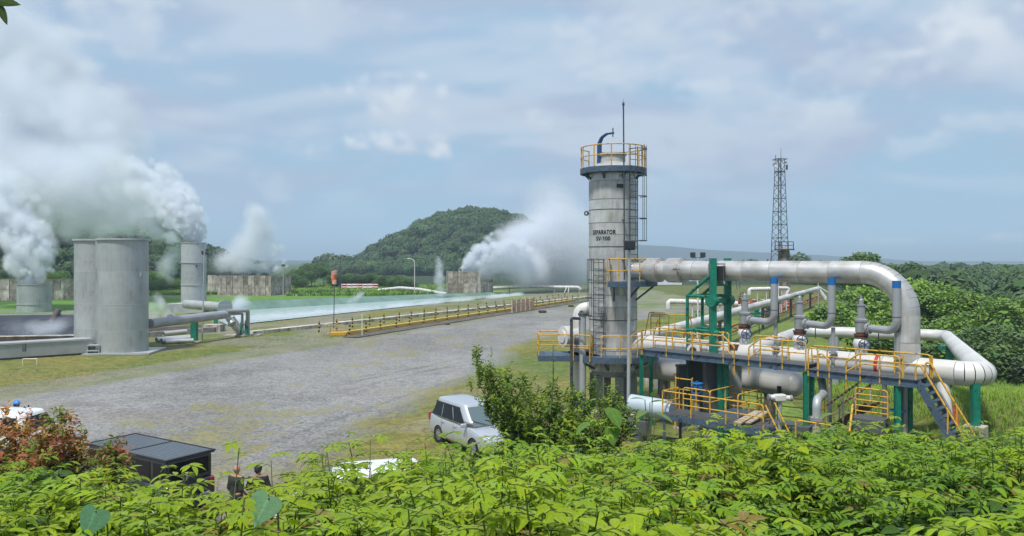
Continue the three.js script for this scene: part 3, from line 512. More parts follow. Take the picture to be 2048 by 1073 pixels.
// ---------------- drain vessel under the walkway
{
  const t = thing('lower_drum', 'white horizontal pipe with rounded end under the walkway', 'pipe', LP(1450, -2.3, 2.2)), y = 2.08, r = .56, a = LP(1278, -2.3, y), b = LP(1588, -2.3, y);
  cladRun(t, a, b, r, 1.3, [M.white, M.white2, M.white], 'cladding_sheet', 32);
  part(t, 'end_cap', lathe([[r, -.02], [r, .05], [.5, .2], [.34, .34], [.15, .4], [0, .41]], 32).rotateZ(-1.5708).rotateY(-.785).translate(...b.toArray()), M.white2);
  for (const px of [1330, 1440, 1540]) { const p = LP(px, -2.3, 0); part(t, 'saddle', [box(.5, 1.62, .3, p.x, .8, p.z, .785)], M.conc2); }
}
// ---------------- green frame that guides the overhead pipe
{
  const t = thing('green_pipe_support', 'tall green steel frame bracing the overhead pipe', 'pipe support', LP(1441, 0, 0));
  const s0 = sAt(1441, 0), col = (tt) => part(t, 'column', [bar(L(s0, tt, 0), L(s0, tt, hAt(1441, 517, tt)), .27, .27), box(.5, .04, .5, L(s0, tt, 0).x, .03, L(s0, tt, 0).z, .785)], M.green);
  col(.62); col(-.62);
  part(t, 'cross_beam', [bar(L(s0, -.62, HY_OVER - .56), L(s0, .62, HY_OVER - .56), .2, .2), bar(L(s0, -.62, 5.72), L(s0, .62, 5.72), .2, .2)], M.green);
  part(t, 'gusset_hub', [cyl(L(s0, .5, 5.72), L(s0, .84, 5.72), .25, .25, 20), cyl(L(s0, -.5, 5.72), L(s0, -.84, 5.72), .25, .25, 20)], M.green);
  part(t, 'pipe_guide', [bar(L(s0 - .28, .48, HY_OVER + .3), L(s0 + .5, .48, HY_OVER + .3), .06, .08), bar(L(s0 + .46, .48, HY_OVER + .3), L(s0 + .46, .48, HY_OVER - .55), .06, .08), bar(L(s0 - .28, .48, HY_OVER + .3), L(s0 - .28, .48, HY_OVER - .55), .06, .08)], M.greyLight);
  part(t, 'slide_plate', [box(.62, .62, .05, L(s0 + .2, .50, 0).x, HY_OVER - .1, L(s0 + .2, .5, 0).z, -.785)], M.black);
  const sl = sAt(1375, .62), yu = hAt(1375, 592, .62), yl = hAt(1375, 660, .62), yd = HY_OVER - .1;
  for (const tt of [.62, -.62]) {
    part(t, 'bracket', [tube([L(s0, tt, yd), L(sl, tt, yu), L(sl, tt, yl), L(s0, tt, yl)], .07, .05, 10), cyl(L(sl, tt, yu), L(s0, tt, yu), .07, .07, 10), cyl(L(sl, tt, yl), L(sl, tt, 0), .055, .055, 10)], M.green);
  }
  part(t, 'tie_bar', [cyl(L(sl, -.62, yu), L(sl, .62, yu), .06, .06, 10), cyl(L(sl, -.62, yl), L(sl, .62, yl), .06, .06, 10), cyl(L(s0, .62, yl - .05), L(s0 + .3, .62, yl - .05), .12, .12, 12)], M.green);
}
// ---------------- relief valves and their vents
function wheel(parent, p, dir, r, mat = M.blueDark, name = 'handwheel') {
  const rot = new THREE.Matrix4().lookAt(V(0, 0, 0), dir.clone().negate(), UPV), g = [new THREE.TorusGeometry(r, r * .1, 8, 28)];
  for (let i = 0; i < 3; i++) g.push(cyl(V(Math.cos(i * 1.047 + .5) * r, Math.sin(i * 1.047 + .5) * r, 0), V(-Math.cos(i * 1.047 + .5) * r, -Math.sin(i * 1.047 + .5) * r, 0), r * .08, r * .08, 6));
  g.push(cyl(V(0, 0, -.14), V(0, 0, .1), r * .16, r * .16, 10));
  return part(parent, name, g.map((x) => x.applyMatrix4(rot).translate(p.x, p.y, p.z)), mat);
}
[[1490, 667, 657, 640, 626, 600, 1549, 555, 'leftmost of the three grey relief valves, beside the green pipe support'], [1600, 680, 668, 647, 633, 606, 1664, 557, 'middle one of the three grey relief valves on the header pipe'], [1723, 688, 675, 656, 640, 612, 1794, 562, 'rightmost of the three grey relief valves, beside the clad riser pipe']].forEach(([px, yw, yf, yo, yh, yc, pv, yt, label], i) => {
  const p0 = LP(px, 0, 0), Y = (py) => hAt(px, py, 0), t = thing('relief_valve', label, 'relief valve', p0.clone().setY(HEAD_Y), 'relief valves on the header pipe');
  const P = (y) => p0.clone().setY(y), yw_ = Y(yw), of = Y(yf), oo = Y(yo), oh = Y(yh), oc = Y(yc);
  part(t, 'riser_neck', [cyl(P(HEAD_Y + .3), P(yw_), .22, .22, 24)], M.white2);
  part(t, 'valve_body', [new THREE.SphereGeometry(.29, 28, 20).translate(p0.x, yw_, p0.z), cyl(P(yw_ + .12), P(of - .02), .2, .18, 24)], M.white);
  wheel(t, p0.clone().setY(yw_).add(V(-.12, 0, .34).applyAxisAngle(UPV, .25)), V(-.35, 0, 1).normalize(), .2);
  part(t, 'gate_flange', [cyl(P(of - .02), P(of + .05), .24, .24, 24), cyl(P(of + .07), P(of + .13), .26, .26, 24)], M.rust);
  part(t, 'valve_chest', [drum([[.15, of + .13], [.21, of + .2], [.21, oh - .06], [.24, oh - .06], [.24, oh + .02], [.14, oh + .05]], 28, p0.x, 0, p0.z)], M.vent);
  part(t, 'spring_housing', [drum([[.14, oh + .02], [.14, oc], [.165, oc], [.165, oc + .05], [.09, oc + .05], [.085, oc + .22], [.05, oc + .26], [.045, oc + .36], [0, oc + .38]], 24, p0.x, 0, p0.z)], M.vent);
  part(t, 'lifting_lever', [tube([P(oc + .28), P(oc + .3).addScaledVector(DT, .12).addScaledVector(DS, -.12), P(oc + .2).addScaledVector(DS, -.2)], .016, .04, 6)], M.steel);
  const vt = thing('vent_pipe', ['grey vent pipe with blue top, nearest the green support', 'grey vent pipe with blue top, between two relief valves', 'grey vent pipe with blue top beside the clad riser'][i], 'vent pipe', P(oo), 'vent pipes of the relief valves');
  const tt = .62, o0 = P(oo).addScaledVector(DS, .3), e = LP(pv, tt, oo), top = LP(pv, tt, hAt(pv, yt, tt)), band = top.clone().setY(top.y - .26), mid = o0.clone().lerp(e, .35);
  part(vt, 'vent_tube', [sweep(pathOf([P(oo).addScaledVector(DS, .18), e, band], .42, 10), .145, 24)], M.vent);
  part(vt, 'blue_band', [cyl(band, top, .149, .149, 24)], M.blue);
  const dir = e.clone().sub(P(oo)).normalize(); flange(vt, P(oo).addScaledVector(dir, .36), dir, .2, .05, M.greyLight, 8);
  part(vt, 'weld_seam', [cyl(e.clone().setY(oo + .5), e.clone().setY(oo + .53), .152, .152, 24)], M.greyDark);
  part(vt, 'drain_line', [cyl(mid.clone().setY(oo - .1), mid.clone().setY(oo - .55), .018, .018, 6)], M.steel);
  const sp = LP(pv + 3, tt - .2, oo); part(vt, 'prop', [cyl(sp.clone().setY(HEAD_Y - .5), sp.clone().setY(oo - .05), .075, .075, 12), cyl(sp.clone().setY(HEAD_Y + .36), sp.clone().setY(HEAD_Y + .42), .16, .16, 12)], M.vent);
});
// ---------------- raised walkway in two stretches, with the stair at its right end
{
  const t = thing('raised_walkway', 'raised steel walkway with yellow handrails along the header pipe', 'walkway', LP(1283, 1.75, 0));
  const tf = 1.75, tb = .68, y1 = 3.53, y2 = 3.40;
  const seg = (pa, pb, y, T0 = tf, T1 = tb) => {
    const a = sAt(pa, T0), b = sAt(pb, T0), A = L(a, T0, y), B = L(b, T0, y), A1 = L(a, T1, y), B1 = L(b, T1, y);
    part(t, 'edge_beam', [bar(A.clone().setY(y - .13), B.clone().setY(y - .13), .07, .26), bar(A.clone().setY(y - .01).addScaledVector(DT, .03), B.clone().setY(y - .01).addScaledVector(DT, .03), .12, .03), bar(A.clone().setY(y - .26).addScaledVector(DT, .03), B.clone().setY(y - .26).addScaledVector(DT, .03), .12, .03)], M.deck);
    part(t, 'edge_beam', [bar(A1.clone().setY(y - .13), B1.clone().setY(y - .13), .07, .24)], M.deck);
    const n = Math.round((b - a) / 1.05);
    for (let i = 0; i < n; i++) { const p = L(lerp(a, b, (i + .5) / n), (T0 + T1) / 2, y - .02); part(t, 'grating_panel', box((b - a) / n - .015, .035, T0 - T1 - .06, p.x, p.y, p.z, -.785), M.grating); }
  };
  seg(1283, 1612, y1); seg(1616, 1836, y2);
  const W = (px, y, tt = tf) => LP(px, tt + (tt === tf ? .05 : -.05), y);
  guard(t, [1283, 1333, 1385, 1447, 1469].map((p, i) => W(p, y1 - (i === 4 ? .42 : 0))), { h: .87, mids: [.44], drop: .24 });
  guard(t, [1498, 1521, 1565, 1612].map((p, i) => W(p, y1 - (i === 0 ? .38 : 0))), { h: .87, mids: [.44], drop: .24 });
  guard(t, [1617, 1636].map((p) => W(p, y2)), { h: .8, mids: [.4], drop: .24 });
  guard(t, [1637, 1659].map((p, i) => W(p, y2 - (i ? .35 : 0))), { h: .75, mids: [], drop: .24 });
  guard(t, [1693, 1721, 1760, 1800].map((p, i) => W(p, y2 - (i === 0 ? .34 : 0))), { h: .75, mids: [.38], drop: .24 });
  guard(t, [1806, 1807.5].map((p) => W(p, y2, 1.6)), { h: .75, mids: [], drop: .24, bend: 0 });
  guard(t, [1307, 1345, 1400, 1458].map((p) => W(p, y1, tb)), { h: .88, mids: [.44], drop: .1 });
  guard(t, [1508, 1577].map((p) => W(p, y1, tb)), { h: .86, mids: [.44], drop: .1 });
  guard(t, [1624, 1655, 1712, 1790, 1862].map((p) => W(p, y2, tb)), { h: .76, mids: [.38], drop: .1 });
  // slope up from the vessel's ring platform
  guard(t, [LP(1262, 1.9, 3.1), LP(1285, 1.8, y1)], { h: .95, mids: [.5], drop: .25 });
  for (const [px, tt] of [[1283, tf - .05], [1302, tb + .1], [1612, tf - .05], [1624, tb + .1], [1796, tf - .05], [1820, tb + .1]]) { const p = LP(px, tt, 0); part(t, 'leg', [bar(p, p.clone().setY((px > 1614 ? y2 : y1) - .2), .16, .16), box(.34, .03, .34, p.x, .02, p.z, .785)], M.green); }
  for (const px of [1440, 1452]) { const p = LP(px, 1.2, 0); part(t, 'leg', bar(p, p.clone().setY(y1 - .2), .2, .2), M.green); }
  // stair
  const s0 = sAt(1836, 1.2) + .12, run = 1.95, w0 = .72, w1 = 1.72, st = part(t, 'stair', [bar(L(s0, w1, y2 - .02), L(s0 + run, w1, 0), .05, .24), bar(L(s0, w0, y2 - .02), L(s0 + run, w0, 0), .05, .24)], M.deck);
  for (let i = 1; i < 14; i++) { const p = L(s0 + run * i / 14, (w0 + w1) / 2, y2 * (1 - i / 14)); part(st, 'tread', box(.24, .035, w1 - w0 - .06, p.x, p.y, p.z, -.785), M.deck); }
  for (const w of [w1, w0]) part(t, 'stair_rail', [tube([L(s0 - .02, w, y2), L(s0 - .02, w, y2 + .76), L(s0 + run, w, .85), L(s0 + run, w, 0)], .034, .1, 8), cyl(L(s0 + run * .5, w, y2 * .5), L(s0 + run * .5, w, y2 * .5 + .8), .034, .034, 8)], M.yellow);
  const bp = LP(1863, .62, y2); part(t, 'rail_panel', [bar(bp.clone().setY(y2 - .05), bp.clone().setY(y2 + .74), .05, .16)], M.yellow);
}
// ---------------- low valve platform with its ladder and rails
{
  const y = 1.36, t = thing('valve_platform', 'low yellow railed platform in front of the walkway legs', 'platform', L(7.7, 3.6, 0));
  const fl = (s0, s1, t0, t1, yy = y) => { const p = L((s0 + s1) / 2, (t0 + t1) / 2, yy); return [box(s1 - s0, .05, t1 - t0, p.x, yy - .03, p.z, -.785), box(s1 - s0 + .04, .22, .06, ...L((s0 + s1) / 2, t1, yy - .12).toArray(), -.785), box(s1 - s0 + .04, .22, .06, ...L((s0 + s1) / 2, t0, yy - .12).toArray(), -.785), box(.06, .22, t1 - t0, ...L(s0, (t0 + t1) / 2, yy - .12).toArray(), -.785), box(.06, .22, t1 - t0, ...L(s1, (t0 + t1) / 2, yy - .12).toArray(), -.785)]; };
  part(t, 'deck', fl(5.55, 9.95, 2.75, 4.07), M.deck); part(t, 'deck', fl(7.05, 8.15, .8, 2.74), M.deck);
  for (let i = 0; i < 4; i++) { const p = L(5.55 + 1.1 * (i + .5), 3.41, y + .012); part(t, 'grating_panel', box(1.07, .024, 1.2, p.x, p.y, p.z, -.785), M.grating); }
  const G = (list, o) => guard(t, list.map(([s, tt]) => L(s, tt, y)), { h: .9, mids: [.45], drop: .15, ...o });
  G([[5.6, 2.85], [5.6, 4.05], [6.9, 4.05], [8.4, 4.05], [9.9, 4.05]]);
  G([[5.75, 2.78], [6.35, 2.78], [6.98, 2.78]]); G([[6.98, 2.78], [6.98, 1.6], [6.98, .9]]); G([[8.2, 2.78], [8.2, 1.9], [8.2, .9]]);
  part(t, 'stair_rail', [tube([L(9.95, 4.0, y + .9), L(10.9, 4.0, .55), L(10.9, 4.0, 0)], .034, .1, 8), tube([L(9.95, 3.3, y + .9), L(10.9, 3.3, .55), L(10.9, 3.3, 0)], .034, .1, 8)], M.yellow);
  const st = part(t, 'stair', [bar(L(10, 4, y - .1), L(10.9, 4, 0), .05, .16), bar(L(10, 3.3, y - .1), L(10.9, 3.3, 0), .05, .16)], M.deck); for (let i = 1; i < 5; i++) { const p = L(10 + .9 * i / 5, 3.65, y * (1 - i / 5)); part(st, 'tread', box(.22, .03, .66, p.x, p.y, p.z, -.785), M.deck); }
  for (const [s, tt] of [[5.65, 2.85], [5.65, 4], [9.85, 2.85], [9.85, 4], [7.1, .9], [8.1, .9]]) part(t, 'leg', bar(L(s, tt, 0), L(s, tt, y - .1), .1, .1), M.deck);
}
{
  const a = LP(1475, 4.1, 1.46), b = LP(1518, 2.2, 1.62), t = solo('wooden_plank', [bar(a, b, .3, .06), bar(a.clone().add(V(.36, .0, .05)), b.clone().add(V(.30, .0, .05)), .2, .05)], M.wood, 'weathered grey wooden plank lying across the low platform', 'plank');
  const y = 1.15, yc = thing('yellow_rail_cage', 'yellow four bar rail cage under the middle of the walkway', 'guard rail', LP(1488, .4, 0));
  const c = (px, tt, yy) => LP(px, tt, yy);
  guard(yc, [c(1460, 1.0, y), c(1488, 1.0, y), c(1515, 1.0, y)], { h: 1.05, mids: [.3, .55, .8], drop: .9 });
  guard(yc, [c(1516, 1.0, .4), c(1560, .2, .4), c(1612, .0, .4)], { h: 1.5, mids: [.35, .75, 1.15], drop: .4, bend: .05 });
  part(yc, 'post', bar(c(1559, .2, .3), c(1559, .2, 2.35), .14, .14), M.black);
  const l = thing('small_rail', 'small yellow rail beside the blue valve under the walkway', 'guard rail', LP(1368, 1.4, 0));
  guard(l, [LP(1350, .8, 1.6), LP(1352, 1.9, 1.6), LP(1384, 1.9, 1.6), LP(1386, 1.2, 1.6)], { h: .85, mids: [.4], drop: 1.5 });
  const v = thing('blue_valve', 'blue gate valve with handwheel under the walkway', 'valve', LP(1394, 2.0, 0)), vp = LP(1394, 2.0, 0);
  part(v, 'body', [rbox(.4, .3, .34, .05, vp.x, 1.85, vp.z, .785), cyl(vp.clone().setY(1.95), vp.clone().setY(2.25), .07, .06, 10)], M.blueDark); part(v, 'stub_pipe', cyl(vp.clone().setY(0), vp.clone().setY(1.75), .13, .13, 14), M.grey); part(v, 'yoke', [bar(vp.clone().setY(2.2).add(V(-.24, 0, 0)), vp.clone().setY(2.2).add(V(.24, 0, 0)), .1, .1), bar(vp.clone().setY(1.9).add(V(-.2, 0, 0)), vp.clone().setY(2.2).add(V(-.2, 0, 0)), .06, .06), bar(vp.clone().setY(1.9).add(V(.2, 0, 0)), vp.clone().setY(2.2).add(V(.2, 0, 0)), .06, .06)], M.blue);
  wheel(v, vp.clone().setY(2.36), UPV, .24, M.blue);
  // dark steel piers that carry the pipes
  [[1369, 730, .6, .62, 'low dark grey pier left of the blue valve'], [1389, 719, .1, .62, 'taller dark grey pier behind the blue valve'], [1428, 724, .9, .85, 'widest dark grey pier, left of the middle green leg'], [1467, 722, .0, .6, 'grey pier right of the middle green leg']].forEach(([px, py, tt, w, label]) => { const p = LP(px, tt, 0), h = hAt(px, py, tt); const o = thing('pipe_pier', label, 'pier', p, 'piers under the walkway'); part(o, 'shaft', box(w, h - .1, .34, p.x, h / 2 - .05, p.z, .2), px > 1460 ? M.greyLight : M.greyDark); part(o, 'cap', box(w + .06, .1, .4, p.x, h - .05, p.z, .2), px > 1460 ? M.grey : M.greyDark); part(o, 'foot', box(w + .2, .12, .55, p.x, .06, p.z, .2), M.conc); });
  // actuator on a stand
  const ap = LP(1560, 3.0, 0), ay = hAt(1560, 796, 3.0), ac = thing('valve_actuator', 'white and grey electric valve actuator on a post behind the low platform', 'actuator', ap);
  part(ac, 'housing', [rbox(.42, .26, .28, .05, ap.x, ay, ap.z, .2), cyl(V(ap.x - .38, ay + .02, ap.z + .02), V(ap.x + .38, ay - .02, ap.z), .1, .1, 16)], M.white); part(ac, 'end_cover', [cyl(V(ap.x + .36, ay - .02, ap.z), V(ap.x + .45, ay - .02, ap.z), .12, .12, 16), cyl(V(ap.x - .36, ay + .02, ap.z + .02), V(ap.x - .44, ay + .02, ap.z + .02), .12, .12, 16)], M.grey);
  part(ac, 'stand', [cyl(ap.clone().setY(0), ap.clone().setY(ay), .09, .07, 12), cyl(ap.clone().setY(.6), ap.clone().setY(.75), .22, .22, 16)], M.greyLight); part(ac, 'conduit', tube([V(ap.x - .2, ay - .1, ap.z + .1), V(ap.x - .3, ay - .5, ap.z + .2), V(ap.x - .5, ay - .9, ap.z + .3)], .025, .2, 8), M.black);
  const bw = thing('beam_walk', 'dark grey low beam walkway behind the valve actuator', 'walkway', LP(1580, 2.2, 0)); part(bw, 'deck', [bar(LP(1528, 2.0, 1.18), LP(1625, 1.7, 1.18), .9, .16)], M.greyDark); for (const px of [1535, 1580, 1620]) part(bw, 'leg', bar(LP(px, 1.9, 0), LP(px, 1.9, 1.12), .14, .14), M.greyDark);
}
// small stand at the right, ramp rails, blue wheel valve
{
  const t = thing('step_stand', 'yellow railed step stand at the right end of the skid', 'step stand', LP(1738, 2.6, 0)), y = 1.95;
  const A = LP(1706, 2.7, y), B = LP(1768, 2.7, y), A2 = LP(1712, 1.9, y), B2 = LP(1776, 1.9, y);
  part(t, 'deck', [bar(A.clone().lerp(A2, .5), B.clone().lerp(B2, .5), .85, .1), bar(A.clone().setY(y - .25), B.clone().setY(y - .25), .08, .3)], M.greyDark);
  guard(t, [A2, B2], { h: .98, mids: [.16, .36, .56, .76], drop: .3 });
  guard(t, [LP(1640, 2.7, y - .4), LP(1650, 2.1, y - .4)], { h: .95, mids: [.5], drop: .5 });
  guard(t, [LP(1592, 3.6, 1.25), LP(1632, 3.6, 1.25), LP(1668, 3.6, 1.25)], { h: .55, mids: [], drop: .8 });
  part(t, 'stair_rail', tube([LP(1706, 2.7, y + .5), LP(1700, 3.3, y - .3), LP(1697, 3.5, y - .9)], .04, .05, 8), M.yellow);
  for (const p of [A, B, A2, B2]) part(t, 'leg', bar(p.clone().setY(0), p.clone().setY(y), .09, .09), M.greyDark);
  const r = thing('striped_ramp', 'brown crossover ramp with red and white striped handrails', 'ramp', LP(1700, -.9, 0));
  const rail = (a, b) => { const n = 9, m = part(r, 'striped_rail', cyl(a, b, .036, .036, 8), M.whitePaint); for (let i = 0; i < n; i++) part(m, 'red_stripe', cyl(a.clone().lerp(b, (i + .1) / n), a.clone().lerp(b, (i + .6) / n), .040, .040, 8), M.red); return m; };
  const yA = hAt(1654, 812, .6), yB = hAt(1719, 766, .6), a = LP(1654, .6, yA), b = LP(1719, .6, yB), a2 = LP(1676, .0, hAt(1676, 814, 0)), b2 = LP(1745, .0, hAt(1745, 768, 0));
  rail(a, b); rail(a2, b2); for (const [p, q] of [[a, b], [a2, b2]]) for (const k of [.05, .5, .95]) { const m = p.clone().lerp(q, k); part(r, 'post', cyl(m.clone().setY(Math.max(0, m.y - 1)), m, .03, .03, 8), M.whitePaint); }
  part(r, 'deck', [bar(a2.clone().add(V(.15, -.75, 0)), b2.clone().add(V(.15, -.75, 0)), .75, .08), bar(a2.clone().add(V(-.2, -.8, 0)), b2.clone().add(V(-.2, -.8, 0)), .06, .2)], M.rust);
  const bp = LP(1796, 1.2, 0), v = thing('blue_stem_valve', 'blue pipe stub with flat blue handwheel beside the right stair', 'valve', bp), yw = hAt(1796, 822, 1.2), yt = hAt(1796, 770, 1.2);
  part(v, 'stem', cyl(bp.clone().setY(0), bp.clone().setY(yt), .13, .13, 16), M.blue); wheel(v, bp.clone().setY(yw), UPV, .26, M.blue);
  part(v, 'grey_pipe', cyl(bp.clone().add(V(.28, 0, -.1)), bp.clone().add(V(.28, 3.2, -.1)), .12, .12, 14), M.vent);
  const gp = LP(1634, 3.1, 0), gpt = thing('bent_drain_pipe', 'grey bent drain pipe rising beside the right green leg', 'pipe', gp);
  part(gpt, 'tube', tube([gp.clone().setY(0), gp.clone().setY(hAt(1634, 800, 3.1)), LP(1648, 1.6, hAt(1648, 790, 1.6)), LP(1640, .2, 3.3)], .15, .3, 16), M.greyLight); flange(gpt, gp.clone().setY(hAt(1634, 838, 3.1)), UPV, .24, .06, M.greyLight, 8);
  const of = LP(1880, .2, 0), o = thing('orange_plate', 'leaning orange red plate behind the right stair', 'plate', of); part(o, 'panel', bar(LP(1914, .2, 0), LP(1904, -.1, 2.35), .4, .04), M.orange);
  const wp = thing('white_drain_pipe', 'white slanting pipe behind the stair treads', 'pipe', LP(1885, .1, 0)); part(wp, 'tube', tube([LP(1886, .1, 3.2), LP(1897, .6, 1.2), LP(1899, .7, 0)], .22, .4, 20), M.white);
}
// ---------------- inlet side left of the vessel
{
  const c = L(0, 0, 0), t = thing('inlet_pipe', 'white inlet pipe with large blank flange left of the separator tower', 'pipe', at(1150, 760, 38));
  const p0 = c.clone().setY(5.15).add(V(-.9, 0, -.3)), p1 = at(1160, 628, 38.3); p1.y = 5.15; const p2 = p1.clone().setY(3.78), p3 = at(1129, 672, 37.6); p3.y = 3.78;
  part(t, 'bend', sweep(pathOf([p0, at(1161, 618, 38.3).setY(5.0), at(1158, 640, 38.2), at(1158, 720, 38.2).setY(.2)], .7, 10), .34, 24), M.white);
  part(t, 'branch', [cyl(at(1162, 672, 38), p3, .36, .36, 24)], M.white2); const dir = p3.clone().sub(at(1162, 672, 38)).normalize();
  part(t, 'blank_flange', [cyl(p3.clone().addScaledVector(dir, -.12), p3.clone().addScaledVector(dir, .1), .5, .5, 28), cyl(p3.clone().addScaledVector(dir, .1), p3.clone().addScaledVector(dir, .16), .3, .3, 24)], M.white);
  part(t, 'blank_flange', [cyl(p3.clone().addScaledVector(dir, -.3), p3.clone().addScaledVector(dir, -.15), .5, .5, 28)], M.white2);
  part(t, 'gauge', [cyl(at(1163, 641, 37.8), at(1163, 628, 37.8), .05, .05, 8), cyl(at(1163, 627, 37.8), at(1163, 626, 37.65), .12, .12, 14)], M.steel);
  const q = at(1143, 785, 35.8), d = thing('steel_post', 'dark steel post with short arm left of the separator tower', 'post', q.clone().setY(0)); part(d, 'tube', tube([q.clone().setY(0), at(1143, 637, 35.8), at(1164, 638, 36.6)], .07, .08, 10), M.steel);
  const lp = at(1165, 0, 36.5), lt = thing('level_pipe', 'grey vertical pipe and cable box beside the inlet pipe', 'pipe', lp.clone().setY(0)); part(lt, 'tube', cyl(lp.clone().setY(0), lp.clone().setY(4.9), .17, .17, 16), M.greyLight); part(lt, 'cap', cyl(lp.clone().setY(4.88), lp.clone().setY(4.98), .21, .21, 16), M.steel);
  const b0 = L(-1.6, 4.2, .75), bt = thing('blue_white_pipe', 'pale blue thick pipe on a low support below the walkway', 'pipe', at(1290, 818, 32)); part(bt, 'tube', tube([at(1262, 808, 32.5), at(1345, 822, 31.5)], .4, 0, 26), std({ color: C(.50, .60, .68), map: TX.paint, roughness: .5 })); part(bt, 'support', [box(.9, .5, .6, at(1278, 0, 32).x, .6, -32), cyl(at(1275, 0, 32).setY(0), at(1275, 0, 32).setY(.8), .3, .3, 16)], M.greyDark);
  for (const [px, py, d] of [[1293, 752, 46], [1322, 754, 45]]) solo('concrete_block', rbox(.7, .62, .55, .04, ...at(px, py, d).setY(.3).toArray()), M.concLight, px < 1300 ? 'small pale concrete block behind the left green leg' : 'pale concrete block on the grass right of the left green legs', 'concrete block');
  // crossover stair behind the walkway
  const y = 3.3, s = thing('yellow_crossover', 'yellow railed crossover steps behind the left end of the walkway', 'steps', at(1335, 700, 41));
  const A = at(1302, 660, 41).setY(y), B = at(1338, 660, 41).setY(y), A2 = at(1318, 660, 43).setY(y), B2 = at(1378, 660, 43).setY(y);
  part(s, 'deck', [bar(A.clone().lerp(A2, .5), B.clone().lerp(B2, .5), 1.1, .12)], M.deck); guard(s, [A, at(1320, 660, 41).setY(y), B], { h: 1.3, mids: [.45, .85], drop: .1 }); guard(s, [A2, at(1350, 660, 43).setY(y), B2], { h: 1.15, mids: [.55], drop: .1 });
  part(s, 'stair_rail', [tube([at(1283, 705, 40.4), at(1299, 625, 41), at(1310, 625, 41)], .03, .1, 8), tube([at(1300, 700, 40.4), at(1316, 640, 41)], .03, 0, 8), tube([at(1392, 690, 43.4), at(1380, 632, 43), at(1372, 631, 43)], .03, .1, 8)], M.yellow);
  for (const p of [A, B, A2, B2]) part(s, 'leg', bar(p.clone().setY(0), p, .1, .1), M.deck);
  part(s, 'gear_box', rbox(.8, .3, .4, .05, ...at(1316, 629, 41.5).toArray()), std({ color: C(.75, .68, .42), roughness: .5 }));
}
